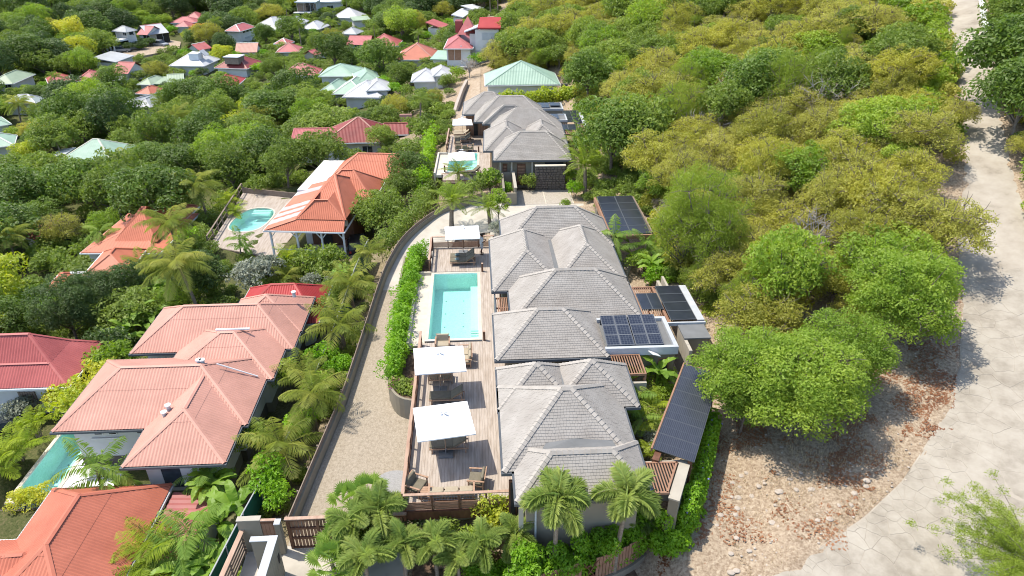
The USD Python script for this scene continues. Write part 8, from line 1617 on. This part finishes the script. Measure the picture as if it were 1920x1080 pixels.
for z in (-2.0, -1.2, -.25): SG.part('rail', MB().box(-10.3, -9.6, 22.44, 22.48, z, z+.12), M['redwood'], world=True)
SG.part('top_cap', MB().box(-10.3, -9.6, 22.42, 22.56, -.1, -.05), M['railwood'], world=True)
wl = Thing('entrance_wall', 'square taupe wall panel beside the pedestrian gate', 'wall', (-10.8, 22.7, -2.1)); wl.part('wall', MB().box(-11.35, -10.32, 22.45, 22.70, -2.4, -.05), M['taupe'], world=True); wl.part('coping', MB().box(-11.37, -10.30, 22.43, 22.72, -.05, -.01), M['taupe_cap'], world=True)
EB = Thing('entrance_wall', 'angled taupe wall with pale metal top and letter slot at the bottom edge', 'wall', (-9.5, 20, -2.1))
EB.part('wall', MB().box(-10.25, -9.45, 21.0, 21.2, -2.2, .28), M['taupe'], world=True); EB.part('wall', MB().box(-9.45, -9.18, 17.0, 21.2, -2.2, .28), M['taupe'], world=True)
for k in range(14): EB.part('cladding_board', MB().box(-9.178, -9.16, 18.2+k*.21, 18.2+k*.21+.20, -2.1, .2), M['taupe'], world=True)
EB.part('metal_cap', MB().box(-10.3, -9.5, 20.96, 21.24, .281, .32), M['galv'], world=True); EB.part('metal_cap', MB().box(-9.5, -9.13, 16.95, 21.24, .282, .33), M['galv'], world=True)
EB.part('letter_slot', MB().box(-9.16, -9.14, 20.75, 20.95, -.9, -.45), M['dark'], world=True); EB.part('handle', MB().tube([(-9.12, 20.2, -1.3), (-9.05, 20.0, -1.0), (-9.12, 19.8, -.7)], .03, 6), M['slatwood'], world=True)
EB.part('side_floor', MB().box(-11.2, -9.46, 17.0, 22.4, -2.3, -2.02), M['concrete'], world=True)
LF = Thing('slat_fence', 'low slatted timber fence beside the angled entrance wall', 'fence', (-11.3, 20, -2))
for k in range(5): LF.part('slat', MB().bar((-11.22, 22.4, -1.85+k*.24), (-11.5, 18.0, -1.85+k*.24), .04, .15), M['oldwood'], world=True)
LF.part('top_cap', MB().bar((-11.2, 22.42, -.62), (-11.5, 18.0, -.62), .22, .05), M['railwood'], world=True)
for t in (.02, .35, .68): LF.part('post', MB().box(-11.31-.28*t, -11.22-.28*t, 22.4-4.4*t-.05, 22.4-4.4*t+.05, -2.3, -.64), M['oldwood'], world=True)
NF = Thing('net_fence', 'green shade-net fence with pale top rail below the drive wall bank', 'fence', (-11.6, 26, -3.5)); NL = resample([(-12.6, 18.5), (-12.35, 20.7), (-11.8, 25.4), (-11.0, 29.7), (-10.7, 34), (-10.5, 38), (-10.3, 44), (-10.2, 50), (-9.8, 55.5)], 2.0)
NF.part('net', ribbon(MB(), NL, .02, -4.2, -1.62), M['green_net'], world=True); NF.part('top_rail', MB().tube(np.c_[NL, np.full(len(NL), -1.6)], .035, 6), M['galv'], world=True)
for q in NL: NF.part('post', MB().tube([(q[0]+.04, q[1], -4.4), (q[0]+.04, q[1], -1.6)], .03, 6), M['galv'], world=True)
CF = Thing('plank_fence', 'curved fence of upright red-brown planks on a low wall at the bottom edge', 'fence', (4.5, 19.8, -1.6)); CL = smooth(resample([(.6, 18.72), (1.7, 18.93), (3.08, 19.25), (4.4, 19.62), (5.5, 19.95), (6.4, 20.34), (7.3, 21.0), (7.9, 21.6)], .165), 6)
tz = lambda x: -.30 + .02*x
for i, q in enumerate(CL):
    a = math.atan2(*(CL[min(i+1, len(CL)-1)] - CL[max(i-1, 0)])[::-1])
    if 4.15 < q[0] < 4.75: continue
    h = tz(q[0]) + .03*math.sin(i*2.3); CF.part('plank', MB().obox((q[0], q[1], (h-1.55)/2), (.14, .028, h+1.55), a), M['slatwood'], world=True)
CF.part('rail', ribbon(MB(), CL + (0, .05), .04, -.72, -.62), M['redwood'], world=True); CF.part('rail', ribbon(MB(), CL + (0, .05), .04, -1.42, -1.32), M['redwood'], world=True)
CF.part('base_wall', ribbon(MB(), np.vstack([CL, [(8.6, 22.4), (9.2, 23.4)]]), .24, -2.8, -1.58), M['taupe'], world=True)
a_, b_ = CL[np.argmin(abs(CL[:, 0]-4.15))], CL[np.argmin(abs(CL[:, 0]-4.75))]
for z0, z1 in ((-1.5, -.35), (-.35, -1.5)): CF.part('cross_brace', MB().bar((*a_, z0), (*b_, z1), .09, .03), M['redwood'], world=True)
# parapet of boulder blocks along the small bank by the drive, driveway bank soil
ground.part('planting_bed', MB().poly([(-3.4, 17.0, -1.965), (6.0, 17.0, -1.965), (6.9, 20.6, -1.965), (-3.4, 22.3, -1.965)]), M['soil'])
